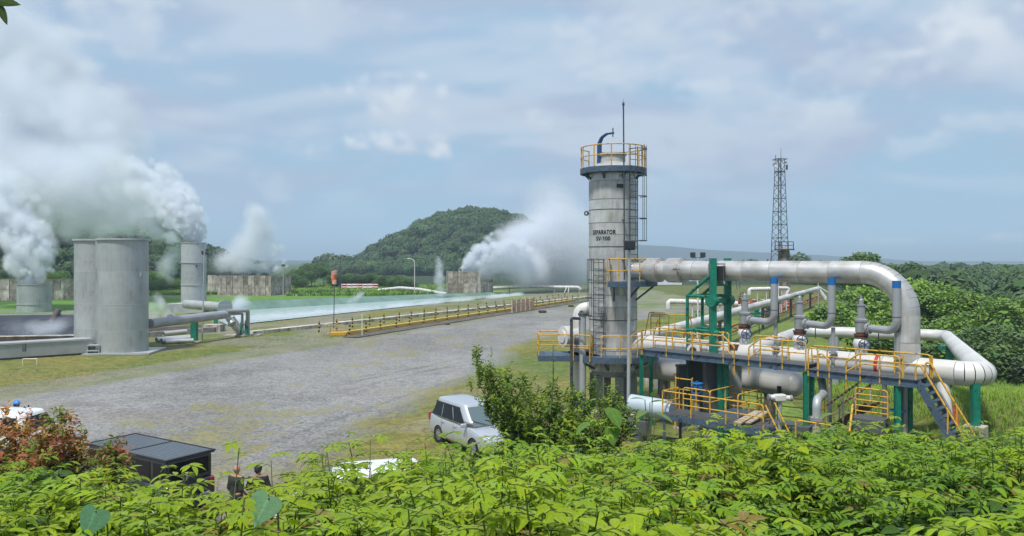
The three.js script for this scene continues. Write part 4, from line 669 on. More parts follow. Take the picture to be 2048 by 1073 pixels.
// ================================================================ BEHIND THE SKID
const along2 = (d, off, y) => V(-17.13 + .528 * d + off * .884, y, -d - off * .467 * -1);
{
  const t = thing('long_pipeline', 'long silver pipeline running away across the pad to the right', 'pipeline', along2(60, 0, 0));
  cladRun(t, along2(44, 0, 2.7), along2(66, 0, 2.7), .36, 3.2, [M.white2, M.white], 'cladding_sheet', 24);
  cladRun(t, along2(66.1, 0, 2.7), along2(126, 0, 2.7), .36, 5, [M.white2, M.white, M.pipe2], 'cladding_sheet', 20);
  part(t, 'end_bend', tube([along2(126, 0, 2.7), along2(128.6, 0, 2.7), along2(129, 1, 1.2), along2(129, 2, 0)], .36, .5, 18), M.white);
  for (let d = 48; d < 128; d += 9) { const p = along2(d, 0, 0); part(t, 'support_post', [box(.24, 2.4, .24, p.x, 1.2, p.z), box(.9, .14, .3, p.x, 2.3, p.z)], M.greyDark); }
  const o = thing('orange_beam_line', 'low rusty orange double beam along the long pipeline', 'beam', V(14.7, 0, -65));
  const op = (d, dx, y) => V(23.4 + (d - 81.5) * .528 + dx, y, -d);
  for (let d = 62; d < 152; d += 6) { part(o, 'beam', [bar(op(d, 0, .6), op(d + 5.9, 0, .6), .16, .16), bar(op(d, .9, .35), op(d + 5.9, .9, .35), .14, .14)], M.orange); part(o, 'post', [box(.12, .6, .12, ...op(d, 0, .3).toArray()), bar(op(d, 0, .5), op(d, .9, .3), .1, .1)], M.rust); }
  const w = (label, pts, r, bend = .35) => { const t = thing('white_pipe', label, 'pipe', pts[0].clone().setY(0)); part(t, 'tube', tube(pts, r, bend, 16), M.whitePaint); for (const k of [.35, .75]) { const p = pts[1].clone().lerp(pts[2], k); part(t, 'prop', cyl(p.clone().setY(0), p, .07, .07, 8), M.whitePaint); } return t; };
  w('white pipe bending down behind the left side of the green support', [at(1337, 618, 84), at(1337, 603, 84), at(1475, 608, 84)], .28);
  w('white pipe bending down above the red and white fence', [at(1499, 590, 112), at(1499, 579, 112), at(1545, 578, 112)], .28);
  w('white pipe frame right of the first vent pipe', [at(1556, 600, 108), at(1556, 576, 108), at(1579, 577, 108), at(1573, 592, 108)], .22, .2);
  // wellhead pens: striped rails
  const striped = (par, a, b, n) => { const gw = [], gr = []; for (let i = 0; i < n; i++) (i % 2 ? gw : gr).push(cyl(a.clone().lerp(b, i / n), a.clone().lerp(b, (i + 1) / n), .055, .055, 6)); for (const m of [part(par, 'white_rail', gw, M.whitePaint), part(par, 'red_rail', gr, M.red)]) m.userData.kind = 'stuff'; };
  const pen = (label, px0, px1, d, rows) => {
    const t = thing('striped_fence', label, 'fence', at((px0 + px1) / 2, 600, d).setY(0), 'red and white fences round the wellheads');
    for (let r = 0; r < rows; r++) { const dd = d + r * 4.5, A = at(px0 + r * 6, 0, dd), B = at(px1 + r * 6, 0, dd), n = Math.max(3, Math.round(A.setY(0).distanceTo(B.setY(0)) / 1.2));
      for (const y of [.55, 1.0, 1.45]) striped(t, A.clone().setY(y), B.clone().setY(y), n * 2);
      for (let i = 0; i <= n; i++) { const p = A.clone().lerp(B, i / n); part(t, 'post', cyl(p, p.clone().setY(1.6), .07, .07, 6), i % 2 ? M.whitePaint : M.red); if (i < n) part(t, 'brace', cyl(p, p.clone().lerp(B, 1 / Math.max(1, n - i)).setY(1.5), .05, .05, 6), i % 2 ? M.red : M.whitePaint); } }
  };
  pen('red and white striped fence behind the green support', 1368, 1448, 72, 3); pen('farther red and white striped fence beyond the pipeline', 1462, 1560, 104, 4);
  const well = (label, px, py, d, mat) => { const p = at(px, py, d).setY(0), t = thing('wellhead', label, 'wellhead', p, 'wellheads on the pad'); part(t, 'stack', [cyl(p, p.clone().setY(2.2), .22, .16, 14), rbox(.7, .5, .5, .08, p.x, .7, p.z), rbox(.6, .45, .5, .08, p.x, 1.6, p.z)], mat); part(t, 'wing_valve', [cyl(V(p.x - .9, 1.15, p.z), V(p.x + .9, 1.15, p.z), .16, .16, 12), rbox(.4, .5, .4, .06, p.x + .7, 1.15, p.z)], mat); wheel(t, V(p.x, 2.4, p.z), UPV, .35, M.steel); wheel(t, V(p.x + .7, 1.2, p.z + .4), V(0, 0, 1), .28, M.steel); };
  well('green wellhead valve stack behind the green support', 1395, 630, 76, M.green); well('green wellhead valve right of the first relief valve', 1514, 630, 92, M.green); well('grey wellhead valve stack near the far striped fence', 1538, 625, 96, M.steel); well('rusty wellhead valve stack inside the far striped fence', 1480, 600, 108, M.rust);
  // second separator far back
  const c = at(1569, 0, 120).setY(0), s = thing('far_separator', 'smaller weathered separator tower far behind the overhead pipe', 'separator tower', c);
  part(s, 'shell', drum([[.82, 2.4], [.82, 8.6], [.7, 9.2], [0, 9.5]], 28, c.x, 0, c.z), std({ color: C(.34, .31, .25), map: TX.conc, roughness: .8 })); part(s, 'platform', drum([[.8, 9.0], [1.5, 9.0], [1.5, 9.18], [.8, 9.18]], 28, c.x, 0, c.z), M.rust);
  guard(s, Array.from({ length: 9 }, (_, i) => V(c.x + Math.cos(i * .785) * 1.45, 9.18, c.z + Math.sin(i * .785) * 1.45)), { h: 1.1, mids: [.55], mat: M.steel, r: .04 }); for (let i = 0; i < 4; i++) part(s, 'leg', bar(V(c.x + Math.cos(i * 1.57 + .4), 0, c.z + Math.sin(i * 1.57 + .4)), V(c.x + Math.cos(i * 1.57 + .4) * .8, 2.6, c.z + Math.sin(i * 1.57 + .4) * .8), .3, .3), M.conc2);
  part(s, 'ladder', [cyl(V(c.x - .9, 2, c.z + .5), V(c.x - .9, 10.2, c.z + .5), .05, .05, 6), cyl(V(c.x - .6, 2, c.z + .7), V(c.x - .6, 10.2, c.z + .7), .05, .05, 6)], M.steel);
}
// lattice mast
{
  const d = 132, c = at(1560, 0, d).setY(0), t = thing('lattice_mast', 'tall steel lattice communication mast behind the overhead pipe', 'mast', c), H = EYE + (HY - 318) / F * d, w0 = 1.45, w1 = .62, cn = (i, y) => { const w = lerp(w0, w1, y / H), a = i * 1.5708 + .5; return V(c.x + Math.cos(a) * w * 1.2, y, c.z + Math.sin(a) * w * 1.2); };
  for (let i = 0; i < 4; i++) part(t, 'leg', cyl(cn(i, 0), cn(i, H), .075, .055, 8), M.steel);
  const n = 11;
  for (let k = 0; k < n; k++) { const y0 = H * k / n, y1 = H * (k + 1) / n, g = []; for (let i = 0; i < 4; i++) { g.push(cyl(cn(i, y0), cn(i + 1, (y0 + y1) / 2), .04, .04, 6), cyl(cn(i + 1, (y0 + y1) / 2), cn(i, y1), .04, .04, 6), cyl(cn(i, y1), cn(i + 1, y1), .04, .04, 6)); } part(t, 'bracing', g, M.steel); }
  ladder(t, V(c.x, .5, c.z), H, V(1, 0, 0), .5, M.steel, .04, .6);
  part(t, 'head_platform', [box(1.5, .06, 1.5, c.x, H - 2.2, c.z), box(2.0, .08, .08, c.x, H - .1, c.z + .9), box(2, .08, .08, c.x, H - .1, c.z - .9), box(.08, .08, 1.9, c.x - 1, H - .1, c.z), box(.08, .08, 1.9, c.x + 1, H - .1, c.z)], M.steel);
  part(t, 'dish', [lathe([[0, 0], [.28, .05], [.42, .15], [.4, .17], [.28, .08], [0, .03]], 20).rotateX(1.2).rotateZ(.5).translate(c.x - 1.1, H - 1.2, c.z + .8), lathe([[0, 0], [.2, .04], [.32, .12]], 18).rotateX(1.4).translate(c.x + .6, H - .9, c.z + 1)], M.grey);
  part(t, 'antenna', [cyl(V(c.x + .2, H, c.z), V(c.x + .2, H + 1.8, c.z), .04, .03, 6), cyl(V(c.x - .7, H - .2, c.z), V(c.x - .7, H + .7, c.z), .05, .05, 6), rbox(.3, .9, .2, .03, c.x + 1.2, H - 1.4, c.z)], M.steel);
}
// buildings, poles and lamps at the far end of the pad
{
  const bld = (label, px0, px1, py, d, dep, mat, roof) => { const a = at(px0, py, d), b = at(px1, py, d), h = a.y, w = b.x - a.x, y0 = Math.min(0, landY((a.x + b.x) / 2, -d)), t = thing('shed', label, 'shed', V((a.x + b.x) / 2, y0, -d)); part(t, 'wall', box(w, h - y0, dep, (a.x + b.x) / 2, (h + y0) / 2, -d - dep / 2), mat); part(t, 'roof', [bar(V(a.x - .3, h + .05, -d + .3), V(a.x - .3, h + .8, -d - dep / 2), .3, .1), box(w + .8, .12, dep / 2 + .4, (a.x + b.x) / 2, h + .42, -d - dep * .25).rotateX(0)], roof); for (let i = 0; i < Math.max(2, w / 5); i++) part(t, 'window', box(1.1, .9, .06, lerp(a.x, b.x, (i + .5) / Math.max(2, w / 5)), h * .6, -d + .01), M.greyDark); return t; };
  bld('white shed beyond the field left of the overhead pipe flanges', 1314, 1364, 548, 232, 8, std({ color: C(.62, .66, .70), roughness: .8 }), std({ color: C(.5, .55, .6), roughness: .6 }));
  bld('low white shed behind the left arm of the green support', 1392, 1440, 562, 262, 10, std({ color: C(.6, .64, .68), roughness: .8 }), std({ color: C(.6, .64, .7), roughness: .6 }));
  bld('long low white shed behind the green columns', 1452, 1548, 561, 285, 10, std({ color: C(.5, .56, .6), roughness: .8 }), std({ color: C(.66, .69, .74), roughness: .6 }));
  const pole = (name, label, px, pyT, d, r, build) => { const a = at(px, pyT, d), t = thing(name, label, 'lamp post', a.clone().setY(0)); part(t, 'pole', cyl(a.clone().setY(0), a, r, r * .7, 10), build.mat); build.fn(t, a); return t; };
  pole('street_lamp', 'pale single arm street lamp left of the right concrete enclosure', 829, 527, 168, .11, { mat: M.whitePaint, fn: (t, a) => { part(t, 'arm', tube([a.clone().add(V(0, -.1, 0)), a.clone().add(V(-.1, .7, 0)), a.clone().add(V(-1.1, 1.0, 0))], .08, .5, 8), M.whitePaint); part(t, 'lamp_head', rbox(.8, .2, .35, .08, a.x - 1.3, a.y + .98, a.z), M.whitePaint); } });
  pole('street_lamp', 'dark twin headed floodlight post above the shrubs', 680, 514, 178, .11, { mat: M.steel, fn: (t, a) => { part(t, 'arm', bar(a.clone().add(V(-1.0, 0, 0)), a.clone().add(V(1.0, 0, 0)), .1, .1), M.steel); for (const s of [-1, 1]) part(t, 'lamp_head', rbox(.6, .4, .4, .08, a.x + s * 1.0, a.y + .15, a.z), M.steel); } });
  pole('street_lamp', 'short lamp post left of the shrubs beyond the lagoon', 566, 532, 150, .09, { mat: M.greyLight, fn: (t, a) => part(t, 'lamp_head', [rbox(.7, .4, .4, .08, a.x, a.y + .1, a.z)], M.steel) });
  pole('light_mast', 'mast with two dark floodlights behind the overhead pipe', 1396, 516, 62, .07, { mat: M.whitePaint, fn: (t, a) => { part(t, 'crossbar', bar(a.clone().add(V(-.5, 0, 0)), a.clone().add(V(.5, 0, 0)), .06, .06), M.steel); for (const s of [-1, 1]) part(t, 'floodlight', rbox(.4, .4, .22, .04, a.x + s * .4, a.y + .24, a.z), M.dark); } });
  const wire = at(1476, 560, 190); pole('utility_pole', 'left of two thin poles behind the green columns', 1474, 556, 200, .1, { mat: M.steel, fn: (t, a) => part(t, 'crossarm', bar(a.clone().add(V(-.6, -.3, 0)), a.clone().add(V(.6, -.3, 0)), .1, .1), M.steel) }); pole('utility_pole', 'right of two thin poles behind the green columns', 1480, 556, 204, .1, { mat: M.steel, fn: (t, a) => part(t, 'crossarm', bar(a.clone().add(V(-.6, -.3, 0)), a.clone().add(V(.6, -.3, 0)), .1, .1), M.steel) });
  pole('white_marker_pole', 'thin white pole with brace at the end of the long pipeline', 1637, 561, 126, .07, { mat: M.whitePaint, fn: (t, a) => part(t, 'brace', cyl(a.clone().setY(3.2), V(a.x + 3.2, .3, a.z + 4), .07, .07, 8), M.whitePaint) });
  pole('white_marker_pole', 'white pole standing just right of the first vent pipe', 1558, 560, 96, .05, { mat: M.whitePaint, fn: (t, a) => part(t, 'cap', cyl(a, a.clone().add(V(0, .1, 0)), .07, .07, 8), M.whitePaint) });
}
// ================================================================ THE SILENCERS AND THE LEFT SIDE
const gA = std({ color: C(.45, .485, .49), map: TX.paint, metalness: .25, roughness: .45 }), gB = std({ color: C(.475, .505, .51), map: again(TX.paint, .27), metalness: .25, roughness: .45 }), gC = std({ color: C(.55, .585, .595), map: TX.paint, metalness: .3, roughness: .42 });
{
  const c1 = V(-31.35, 0, -62.5), c2 = V(-34.45, 0, -64.6), R = 1.84, t = thing('twin_silencer', 'pair of tall joined grey steel silencer drums on a low slab', 'silencer', c1), hs = [.16, 1.9, 3.95, 6.55, 9.12];
  [c1, c2].forEach((c, j) => { hs.slice(0, -1).forEach((h, i) => { const r = R - (i % 2) * .008; part(t, 'shell_course', drum([[r, h], [r, hs[i + 1]]], 72, c.x, 0, c.z), (i + j) % 2 ? gA : gB); if (i) part(t, 'weld_seam', drum([[R + .002, h - .02], [R + .008, h], [R + .002, h + .02]], 72, c.x, 0, c.z), gC); }); part(t, 'top_rim', drum([[R - .02, 9.06], [R + .13, 9.06], [R + .13, 9.2], [R - .12, 9.2], [R - .12, 8.3]], 72, c.x, 0, c.z), gC); });
  part(t, 'joint_strip', [bar(V(-33.0, .2, -61.85), V(-33.0, 9.05, -61.85), .4, .3)], gA);
  part(t, 'base_plate', [box(5.0, .14, 4.3, c1.x + .1, .1, c1.z - .1, .12), box(4.6, .16, 4.3, c2.x, .08, c2.z - .2, .12)], gC);
  part(t, 'lifting_lug', rbox(.12, .3, .2, .03, c1.x + 1.72, 6.3, c1.z + .7), gA);
  const w = thing('weir_box', 'long grey steel weir box running out of frame at left', 'weir box', V(-36, 0, -58)), a = V(-33.3, 0, -61.6), b = V(-42.5, 0, -54.3), n = V(.62, 0, .78).normalize();
  const off = (p, k, y) => p.clone().addScaledVector(n, k).setY(y);
  for (let i = 0; i < 4; i++) { const p = a.clone().lerp(b, i / 4), q = a.clone().lerp(b, (i + .995) / 4); part(w, 'side_panel', bar(off(p, 0, .62), off(q, 0, .62), .08, 1.1), i % 2 ? gA : gB); part(w, 'lid', bar(off(p, -1.1, 1.18), off(q, -1.1, 1.18), 2.1, .05), gC); }
  part(w, 'edge_rail', bar(off(a, .05, 1.2), off(b, .05, 1.2), .12, .12), gC); part(w, 'end_panel', bar(off(a, 0, .62), off(a, -2.2, .62), .06, 1.1), gA); part(w, 'bottom_rail', bar(off(a, .03, .1), off(b, .03, .1), .14, .1), M.dark);
  const q = at(51, 0, 57.2); part(w, 'latch', [rbox(.25, .6, .14, .03, q.x, 1.05, -57.2 + .2)], M.greyDark);
  const h = at(45, 728, 55.2).setY(0); solo('pipe_hoop', [tube([h, h.clone().add(V(0, .42, 0)), h.clone().add(V(.95, .42, -.1)), h.clone().add(V(.95, 0, -.1))], .045, .06, 8)], std({ color: C(.6, .55, .4), roughness: .6 }), 'small cream pipe hoop in front of the weir box', 'pipe hoop');
  const st = V(-33.3, 0, -61.2); const step = thing('steel_step', 'small grey steel step between the weir box and the twin drums', 'step', st); part(step, 'tread', [box(.9, .08, .7, st.x + .3, .75, st.z, .2), box(.9, .08, .7, st.x + .3, .35, st.z + .1, .2)], gC); part(step, 'side', [box(.06, .75, .7, st.x - .14, .38, st.z, .2), box(.06, .75, .7, st.x + .76, .38, st.z, .2)], gA);
}
{ // lined tank behind the weir box
  const t = thing('lined_tank', 'long open tank lined with creased black plastic behind the weir box', 'tank', V(-48, 0, -76)), N = 60, K = 12, P = [], U = [], I = [];
  const top0 = V(-66, 2.0, -74), top1 = V(-38.3, 2.1, -77), bot0 = V(-64, .25, -70), bot1 = V(-36.6, .25, -73.4);
  for (let k = 0; k <= K; k++) for (let i = 0; i <= N; i++) { const a = top0.clone().lerp(top1, i / N), b = bot0.clone().lerp(bot1, i / N), p = a.lerp(b, k / K), w = Math.sin(k / K * Math.PI); p.y += (fbm(i * .3, k * .35, 3, 91) - .5) * .55 * w + Math.max(0, .5 - Math.abs((i / N - .72) * 26 + k * .22 - 1.3)) * .5 * w; p.z += (fbm(i * .3 + 9, k * .35, 3, 95) - .5) * .5 * w; P.push(p.x, p.y, p.z); U.push(i * .4, k * .3); }
  for (let k = 0; k < K; k++) for (let i = 0; i < N; i++) { const a = k * (N + 1) + i; I.push(a, a + N + 1, a + 1, a + 1, a + N + 1, a + N + 2); }
  const g = new THREE.BufferGeometry(); g.setAttribute('position', new THREE.Float32BufferAttribute(P, 3)); g.setAttribute('uv', new THREE.Float32BufferAttribute(U, 2)); g.setIndex(I); g.computeVertexNormals();
  part(t, 'liner', g, std({ color: C(.035, .042, .052), map: TX.paint, roughness: .35, side: THREE.DoubleSide }));
  part(t, 'back_rim', bar(V(-66, 2.06, -74.05), V(-38.3, 2.16, -77.05), .16, .1), gC); part(t, 'back_wall', bar(V(-66, 1.0, -74.25), V(-38.3, 1.0, -77.25), .12, 2.0), gA);
  part(t, 'front_curb', bar(V(-62, .55, -64.2), V(-37, .5, -69.2), .45, .5), std({ color: C(.14, .095, .085), map: TX.conc, roughness: .9 })); part(t, 'curb_cap', bar(V(-62, .84, -64.2), V(-37, .79, -69.2), .5, .07), M.concLight);
  const o = at(91, 640, 74.4); part(t, 'outlet_spout', [tube([V(o.x, 2.5, -76.4), V(o.x, 1.7, -75.6), V(o.x + .35, 1.2, -74.4)], .3, .5, 14)], std({ color: C(.07, .055, .06), roughness: .7 }));
  setting('tank_water', metres(new THREE.BufferGeometry().setFromPoints([V(-62, .2, -64.4), V(-37, .2, -69.4), V(-36.6, .2, -73.6), V(-62, .2, -64.4), V(-36.6, .2, -73.6), V(-64, .2, -70.2)]).toNonIndexed().setAttribute('normal', new THREE.Float32BufferAttribute(Array(6).fill([0, 1, 0]).flat(), 3))), std({ color: C(.10, .14, .15), roughness: .1, side: THREE.DoubleSide }));
}
function drumTower(name, label, c, R, hs, base) { const t = thing(name, label, 'silencer', c); hs.slice(0, -1).forEach((h, i) => { part(t, 'shell_course', drum([[R - (i % 2) * .01, h], [R - (i % 2) * .01, hs[i + 1]]], 48, c.x, 0, c.z), i % 2 ? gA : gC); if (i) part(t, 'ring', drum([[R, h - .06], [R + .09, h - .06], [R + .09, h + .06], [R, h + .06]], 48, c.x, 0, c.z), gC); }); part(t, 'top_rim', drum([[R, hs[hs.length - 1] - .1], [R + .08, hs[hs.length - 1] - .1], [R + .08, hs[hs.length - 1]], [R - .1, hs[hs.length - 1]], [R - .1, hs[hs.length - 1] - 2]], 48, c.x, 0, c.z), gC); if (base) base(t); return t; }
drumTower('silencer_drum', 'short grey silencer drum at far left pouring white steam', V((68 - CX) / F * 112, 0, -112), 2.2, [0, 1.15, 4.05]);
{
  const c = V((387 - CX) / F * 112, 0, -112);
  drumTower('silencer_stack', 'slim grey silencer stack on a square base under the big steam plume', c, 1.72, [1.2, 3.9, 7.1, 10.0], (t) => { part(t, 'base_box', rbox(4.2, 1.35, 3.6, .05, c.x - .1, .62, c.z), gC); part(t, 'side_box', rbox(1.2, 1.2, 2.4, .05, c.x - 2.75, .6, c.z + .2), gA); part(t, 'sight_port', cyl(V(c.x + 1.0, 6.6, c.z + 1.4), V(c.x + 1.05, 6.6, c.z + 1.6), .14, .14, 12), M.steel); });
  const p = thing('blowdown_pipe', 'grey pipe with round end flange leaving the slim silencer stack', 'pipe', at(400, 614, 104).setY(0)), a = at(372, 609, 108), b = at(449, 615, 100); part(p, 'tube', cyl(a, b, .62, .62, 24), gC); const d = b.clone().sub(a).normalize(); part(p, 'end_flange', cyl(b.clone().addScaledVector(d, -.1), b.clone().addScaledVector(d, .12), 1.0, 1.0, 28), gA); part(p, 'prop', box(.5, 1.0, .5, b.x - 1.5, .5, b.z - 1), M.green);
  const f = thing('silencer_inlet_pipe', 'long grey pipe from the twin drums resting on a green support', 'pipe', at(388, 684, 71).setY(0)), A = V(-30.0, 2.2, -64.2), B = at(449, 629, 73.5); B.y = 2.3;
  const dir = B.clone().sub(A).normalize(), n = 5, gm = std({ color: C(.50, .50, .54), map: TX.paint, roughness: .45, metalness: .3 }); for (let i = 0; i < n; i++) part(f, 'tube', cyl(A.clone().lerp(B, i / n), A.clone().lerp(B, (i + 1) / n), .40 + (i % 2) * .006, .40 + (i % 2) * .006, 28), gm);
  flange(f, at(342, 636, 68).setY(2.23), dir, .52, .08, gA, 14); part(f, 'end_cone', cyl(B, B.clone().addScaledVector(dir, .35), .40, .2, 24), gm);
  for (const [px, py, w] of [[388, 684, .5], [431, 661, .34]]) { const q = ground(px, py); const o = thing('green_post', px < 400 ? 'wide green steel post under the grey silencer inlet pipe' : 'slim green steel post farther along the grey inlet pipe', 'pipe support', q); part(o, 'post', box(w, 1.95, w, q.x, .98, q.z), M.green); part(o, 'footing', box(w + .8, .12, w + .8, q.x, .03, q.z), M.conc); }
  // small bore pipes with green stands
  const s = thing('drain_pipes', 'pair of thin steel drain pipes with green stands at the pipe end', 'pipe', ground(490, 668)), g0 = ground(483, 672), g1 = ground(494, 672), mk = (a, b, r) => part(s, 'tube', tube([B.clone().addScaledVector(dir, .3).add(V(0, a, 0)), at(b, 623, 75.5).setY(2.3 + a), ground(b, 672).setY(1.0), ground(b, 672).setY(0)], r, .25, 12), M.vent);
  mk(.28, 495, .2); mk(-.02, 484, .13); part(s, 'stand', [cyl(g0, g0.clone().setY(1.35), .16, .16, 12)], M.green); part(s, 'stand', [cyl(g1, g1.clone().setY(1.5), .24, .24, 12)], M.green);
  part(s, 'slant_pipe', cyl(at(455, 635, 74), ground(479, 671).setY(.1), .28, .28, 16), M.whitePaint); part(s, 'slant_pipe', cyl(at(464, 632, 75), ground(487, 665).setY(.1), .13, .13, 12), M.whitePaint); part(s, 'collar', cyl(at(462, 645, 73.8), at(465, 649, 73.7), .36, .36, 16), gA); part(s, 'slab', box(3.4, .12, 1.6, g0.x + .1, .04, g0.z, .1), M.conc);
  const sp = thing('pipe_stack', 'few spare silver pipes lying on the grass beside the green post', 'pipe stack', ground(345, 686)); [[312, 684, 378, 678, .24], [322, 686, 380, 681, .24], [330, 687, 386, 684, .2], [326, 679, 372, 674, .2]].forEach(([x0, y0, x1, y1, r], i) => part(sp, 'spare_pipe', [cyl(ground(x0, y0 + 2).setY(r + (i > 2 ? .4 : 0)), ground(x1, y1 + 2).setY(r + (i > 2 ? .4 : 0)), r, r, 18, true), cyl(ground(x0, y0 + 2).setY(r + (i > 2 ? .4 : 0)), ground(x1, y1 + 2).setY(r + (i > 2 ? .4 : 0)), r - .03, r - .03, 18)].slice(0, 1), std({ color: C(.6, .6, .6), metalness: .5, roughness: .4, side: THREE.DoubleSide })));
  const tr = thing('channel_wall', 'low concrete channel wall between the twin drums and the drain pipes', 'channel', ground(345, 672)); const q0 = ground(292, 676), q1 = ground(436, 664), q2 = ground(292, 654), q3 = ground(400, 648); part(tr, 'wall', bar(q0.clone().setY(.25), q1.clone().setY(.25), .35, .55), M.conc); part(tr, 'wall', bar(q2.clone().setY(.4), q3.clone().setY(.4), .35, .5), M.concLight); part(tr, 'bed', bar(q0.clone().lerp(q2, .5).setY(.12), q1.clone().lerp(q3, .5).setY(.12), 5, .06), std({ color: C(.10, .08, .065), map: TX.conc, roughness: 1 })); part(tr, 'end_block', box(1.8, .75, 1.5, q1.x - .6, .36, q1.z - .4), M.conc);
  const lp = ground(404, 682), lt = thing('yard_lamp', 'thin pole with small dark floodlights in front of the slim stack', 'lamp post', lp); const tp = at(408, 509, 71.7); part(lt, 'pole', cyl(lp, tp, .07, .05, 10), M.greyLight); part(lt, 'crossbar', bar(tp.clone().add(V(-.2, -.05, 0)), tp.clone().add(V(.42, -.05, 0)), .05, .05), M.dark); part(lt, 'floodlight', rbox(.14, .32, .2, .03, tp.x - .17, tp.y + .15, tp.z), M.dark); part(lt, 'floodlight', rbox(.26, .22, .2, .03, tp.x + .22, tp.y + .12, tp.z), M.dark); part(lt, 'floodlight', rbox(.26, .22, .2, .03, tp.x + .26, tp.y + .38, tp.z).rotateZ(0), M.dark);
}
// concrete panel walls round the wells
function panelWall(t, a, b, h, cols, rows, mats, pil = true) {
  const dir = b.clone().sub(a).normalize(), len = a.distanceTo(b), r = rng(Math.round(a.x * 31 + b.z * 7)), ry = Math.atan2(-dir.z, dir.x), w = len / cols, hh = h / rows;
  for (let i = 0; i < cols; i++) for (let j = 0; j < rows; j++) { const p = a.clone().addScaledVector(dir, (i + .5) * w); part(t, 'panel', box(w - .05, hh - .04, .22 + r() * .06, p.x, (j + .5) * hh, p.z, ry), mats[Math.floor(r() * mats.length)]); }
  if (pil) for (let i = 0; i <= cols; i += 2) { const p = a.clone().addScaledVector(dir, i * w); part(t, 'pillar', box(.4, h + .02, .5, p.x, h / 2, p.z, ry), mats[1]); }
}
{
  const mats = [M.conc, M.conc2, std({ color: C(.34, .30, .25), map: again(TX.conc, .4), roughness: .95 })];
  const a = ground(896, 590), b = ground(938, 591), c = ground(960, 591), d = ground(984, 590), t = thing('concrete_enclosure', 'tall stained concrete panel enclosure steaming in front of the wooded hill', 'wall', b), h = 5.0;
  panelWall(t, a, b, h, 4, 2, mats, false); panelWall(t, b, c.clone().add(V(0, 0, -.5)), h, 3, 2, mats, true); panelWall(t, c.clone().add(V(0, 0, -.5)), d.clone().add(V(0, 0, -3)), 2.4, 3, 1, mats, true); panelWall(t, a, a.clone().add(V(-1, 0, -9)), h, 3, 2, mats, false); panelWall(t, a.clone().add(V(-1, 0, -9)), d.clone().add(V(0, 0, -9)), h, 4, 2, mats, false);
  const t2 = thing('concrete_enclosure', 'long low concrete panel wall half hidden by steam right of the slim stack', 'wall', ground(480, 590)), e = ground(416, 588), f = ground(442, 591), g = ground(540, 592);
  panelWall(t2, e, f, 4.1, 3, 2, [M.conc, M.concLight], false); panelWall(t2, f, g, 4.2, 9, 2, mats, true); panelWall(t2, g, g.clone().add(V(2, 0, -8)), 4.0, 3, 2, mats, true); panelWall(t2, e, e.clone().add(V(-2, 0, -9)), 4, 3, 2, mats, false);
  const t3 = thing('concrete_enclosure', 'pale long concrete wall behind the silencer at far left', 'wall', ground(90, 600)), p = ground(-60, 603), q = ground(160, 600); panelWall(t3, p, q, 3.9, 12, 2, [M.conc, M.concLight, M.conc2], true);
  const pl = (label, pts, r) => { const t = thing('white_pipeline', label, 'pipeline', pts[0].clone().setY(0)); part(t, 'tube', tube(pts, r, 1.5, 14), M.whitePaint); for (let i = 1; i < pts.length; i++) { const m = pts[i - 1].clone().lerp(pts[i], .5); part(t, 'prop', box(.3, m.y, .3, m.x, m.y / 2, m.z), M.conc); } return t; };
  pl('white pipeline rising and dipping left of the right concrete enclosure', [at(756, 581, 182), at(800, 576, 178), at(838, 579, 175), at(894, 589, 166)], .33);
  const w2 = pl('straight white pipeline beyond the lagoon, right of the steam', [at(978, 577, 178), at(1060, 574, 176), at(1157, 575, 174), at(1161, 580, 174)], .33);
  part(w2, 'trestle', [cyl(at(1128, 587, 172).setY(0), at(1133, 576, 174), .09, .09, 8), cyl(at(1136, 587, 172).setY(0), at(1138, 576, 174), .09, .09, 8)], M.concLight);
  // racks of red and white pipe
  const rk = thing('pipe_rack', 'low rack of red and white pipes among the shrubs beyond the lagoon', 'pipe rack', at(720, 583, 184).setY(0));
  for (let j = 0; j < 4; j++) for (let i = 0; i < 7; i++) { const A = at(683 + i * 10.5, 0, 184 + j * 2).setY(.5 + j * .0), B = at(683 + (i + .95) * 10.5, 0, 184 + j * 2).setY(.5); for (const y of [.3, .9, 1.5]) part(rk, 'rail', cyl(A.clone().setY(y), B.clone().setY(y), .09, .09, 6), (i + j) % 3 ? M.whitePaint : M.red); part(rk, 'post', cyl(A.clone().setY(0), A.clone().setY(1.7), .09, .09, 6), j % 2 ? M.red : M.whitePaint); }
}
// windsock
{
  const b = ground(667, 657), d = -b.z, t = thing('windsock', 'limp red and white windsock hanging on a thin pole', 'windsock', b), top = at(669, 543, d); part(t, 'pole', cyl(b, top, .05, .04, 8), M.steel);
  const sock = (y0, y1, k0, k1, m, name) => part(t, name, sweep(Array.from({ length: 9 }, (_, i) => { const k = i / 8, py = lerp(y0, y1, k), q = lerp(k0, k1, k); return at(667.5 + Math.sin(q * 9) * .8, py, d - .1); }), .4, 14, true, (k) => (lerp(.34, .22, lerp(k0, k1, k))) * (1 + .12 * Math.sin(k * 11 + k0 * 9))), m);
  sock(542, 550, 0, .3, std({ color: C(.62, .36, .30), roughness: .9 }), 'white_band'); sock(550, 561, .3, .7, std({ color: C(.66, .17, .07), roughness: .9 }), 'red_band'); sock(561, 569, .7, 1, std({ color: C(.75, .42, .30), roughness: .9 }), 'tail_band');
  const w = ground(724, 673); solo('white_marker_pole', cyl(w, w.clone().setY(2.2), .05, .05, 8), std({ color: C(.7, .66, .5), roughness: .6 }), 'thin cream pole standing in front of the yellow kerb', 'pole');
}
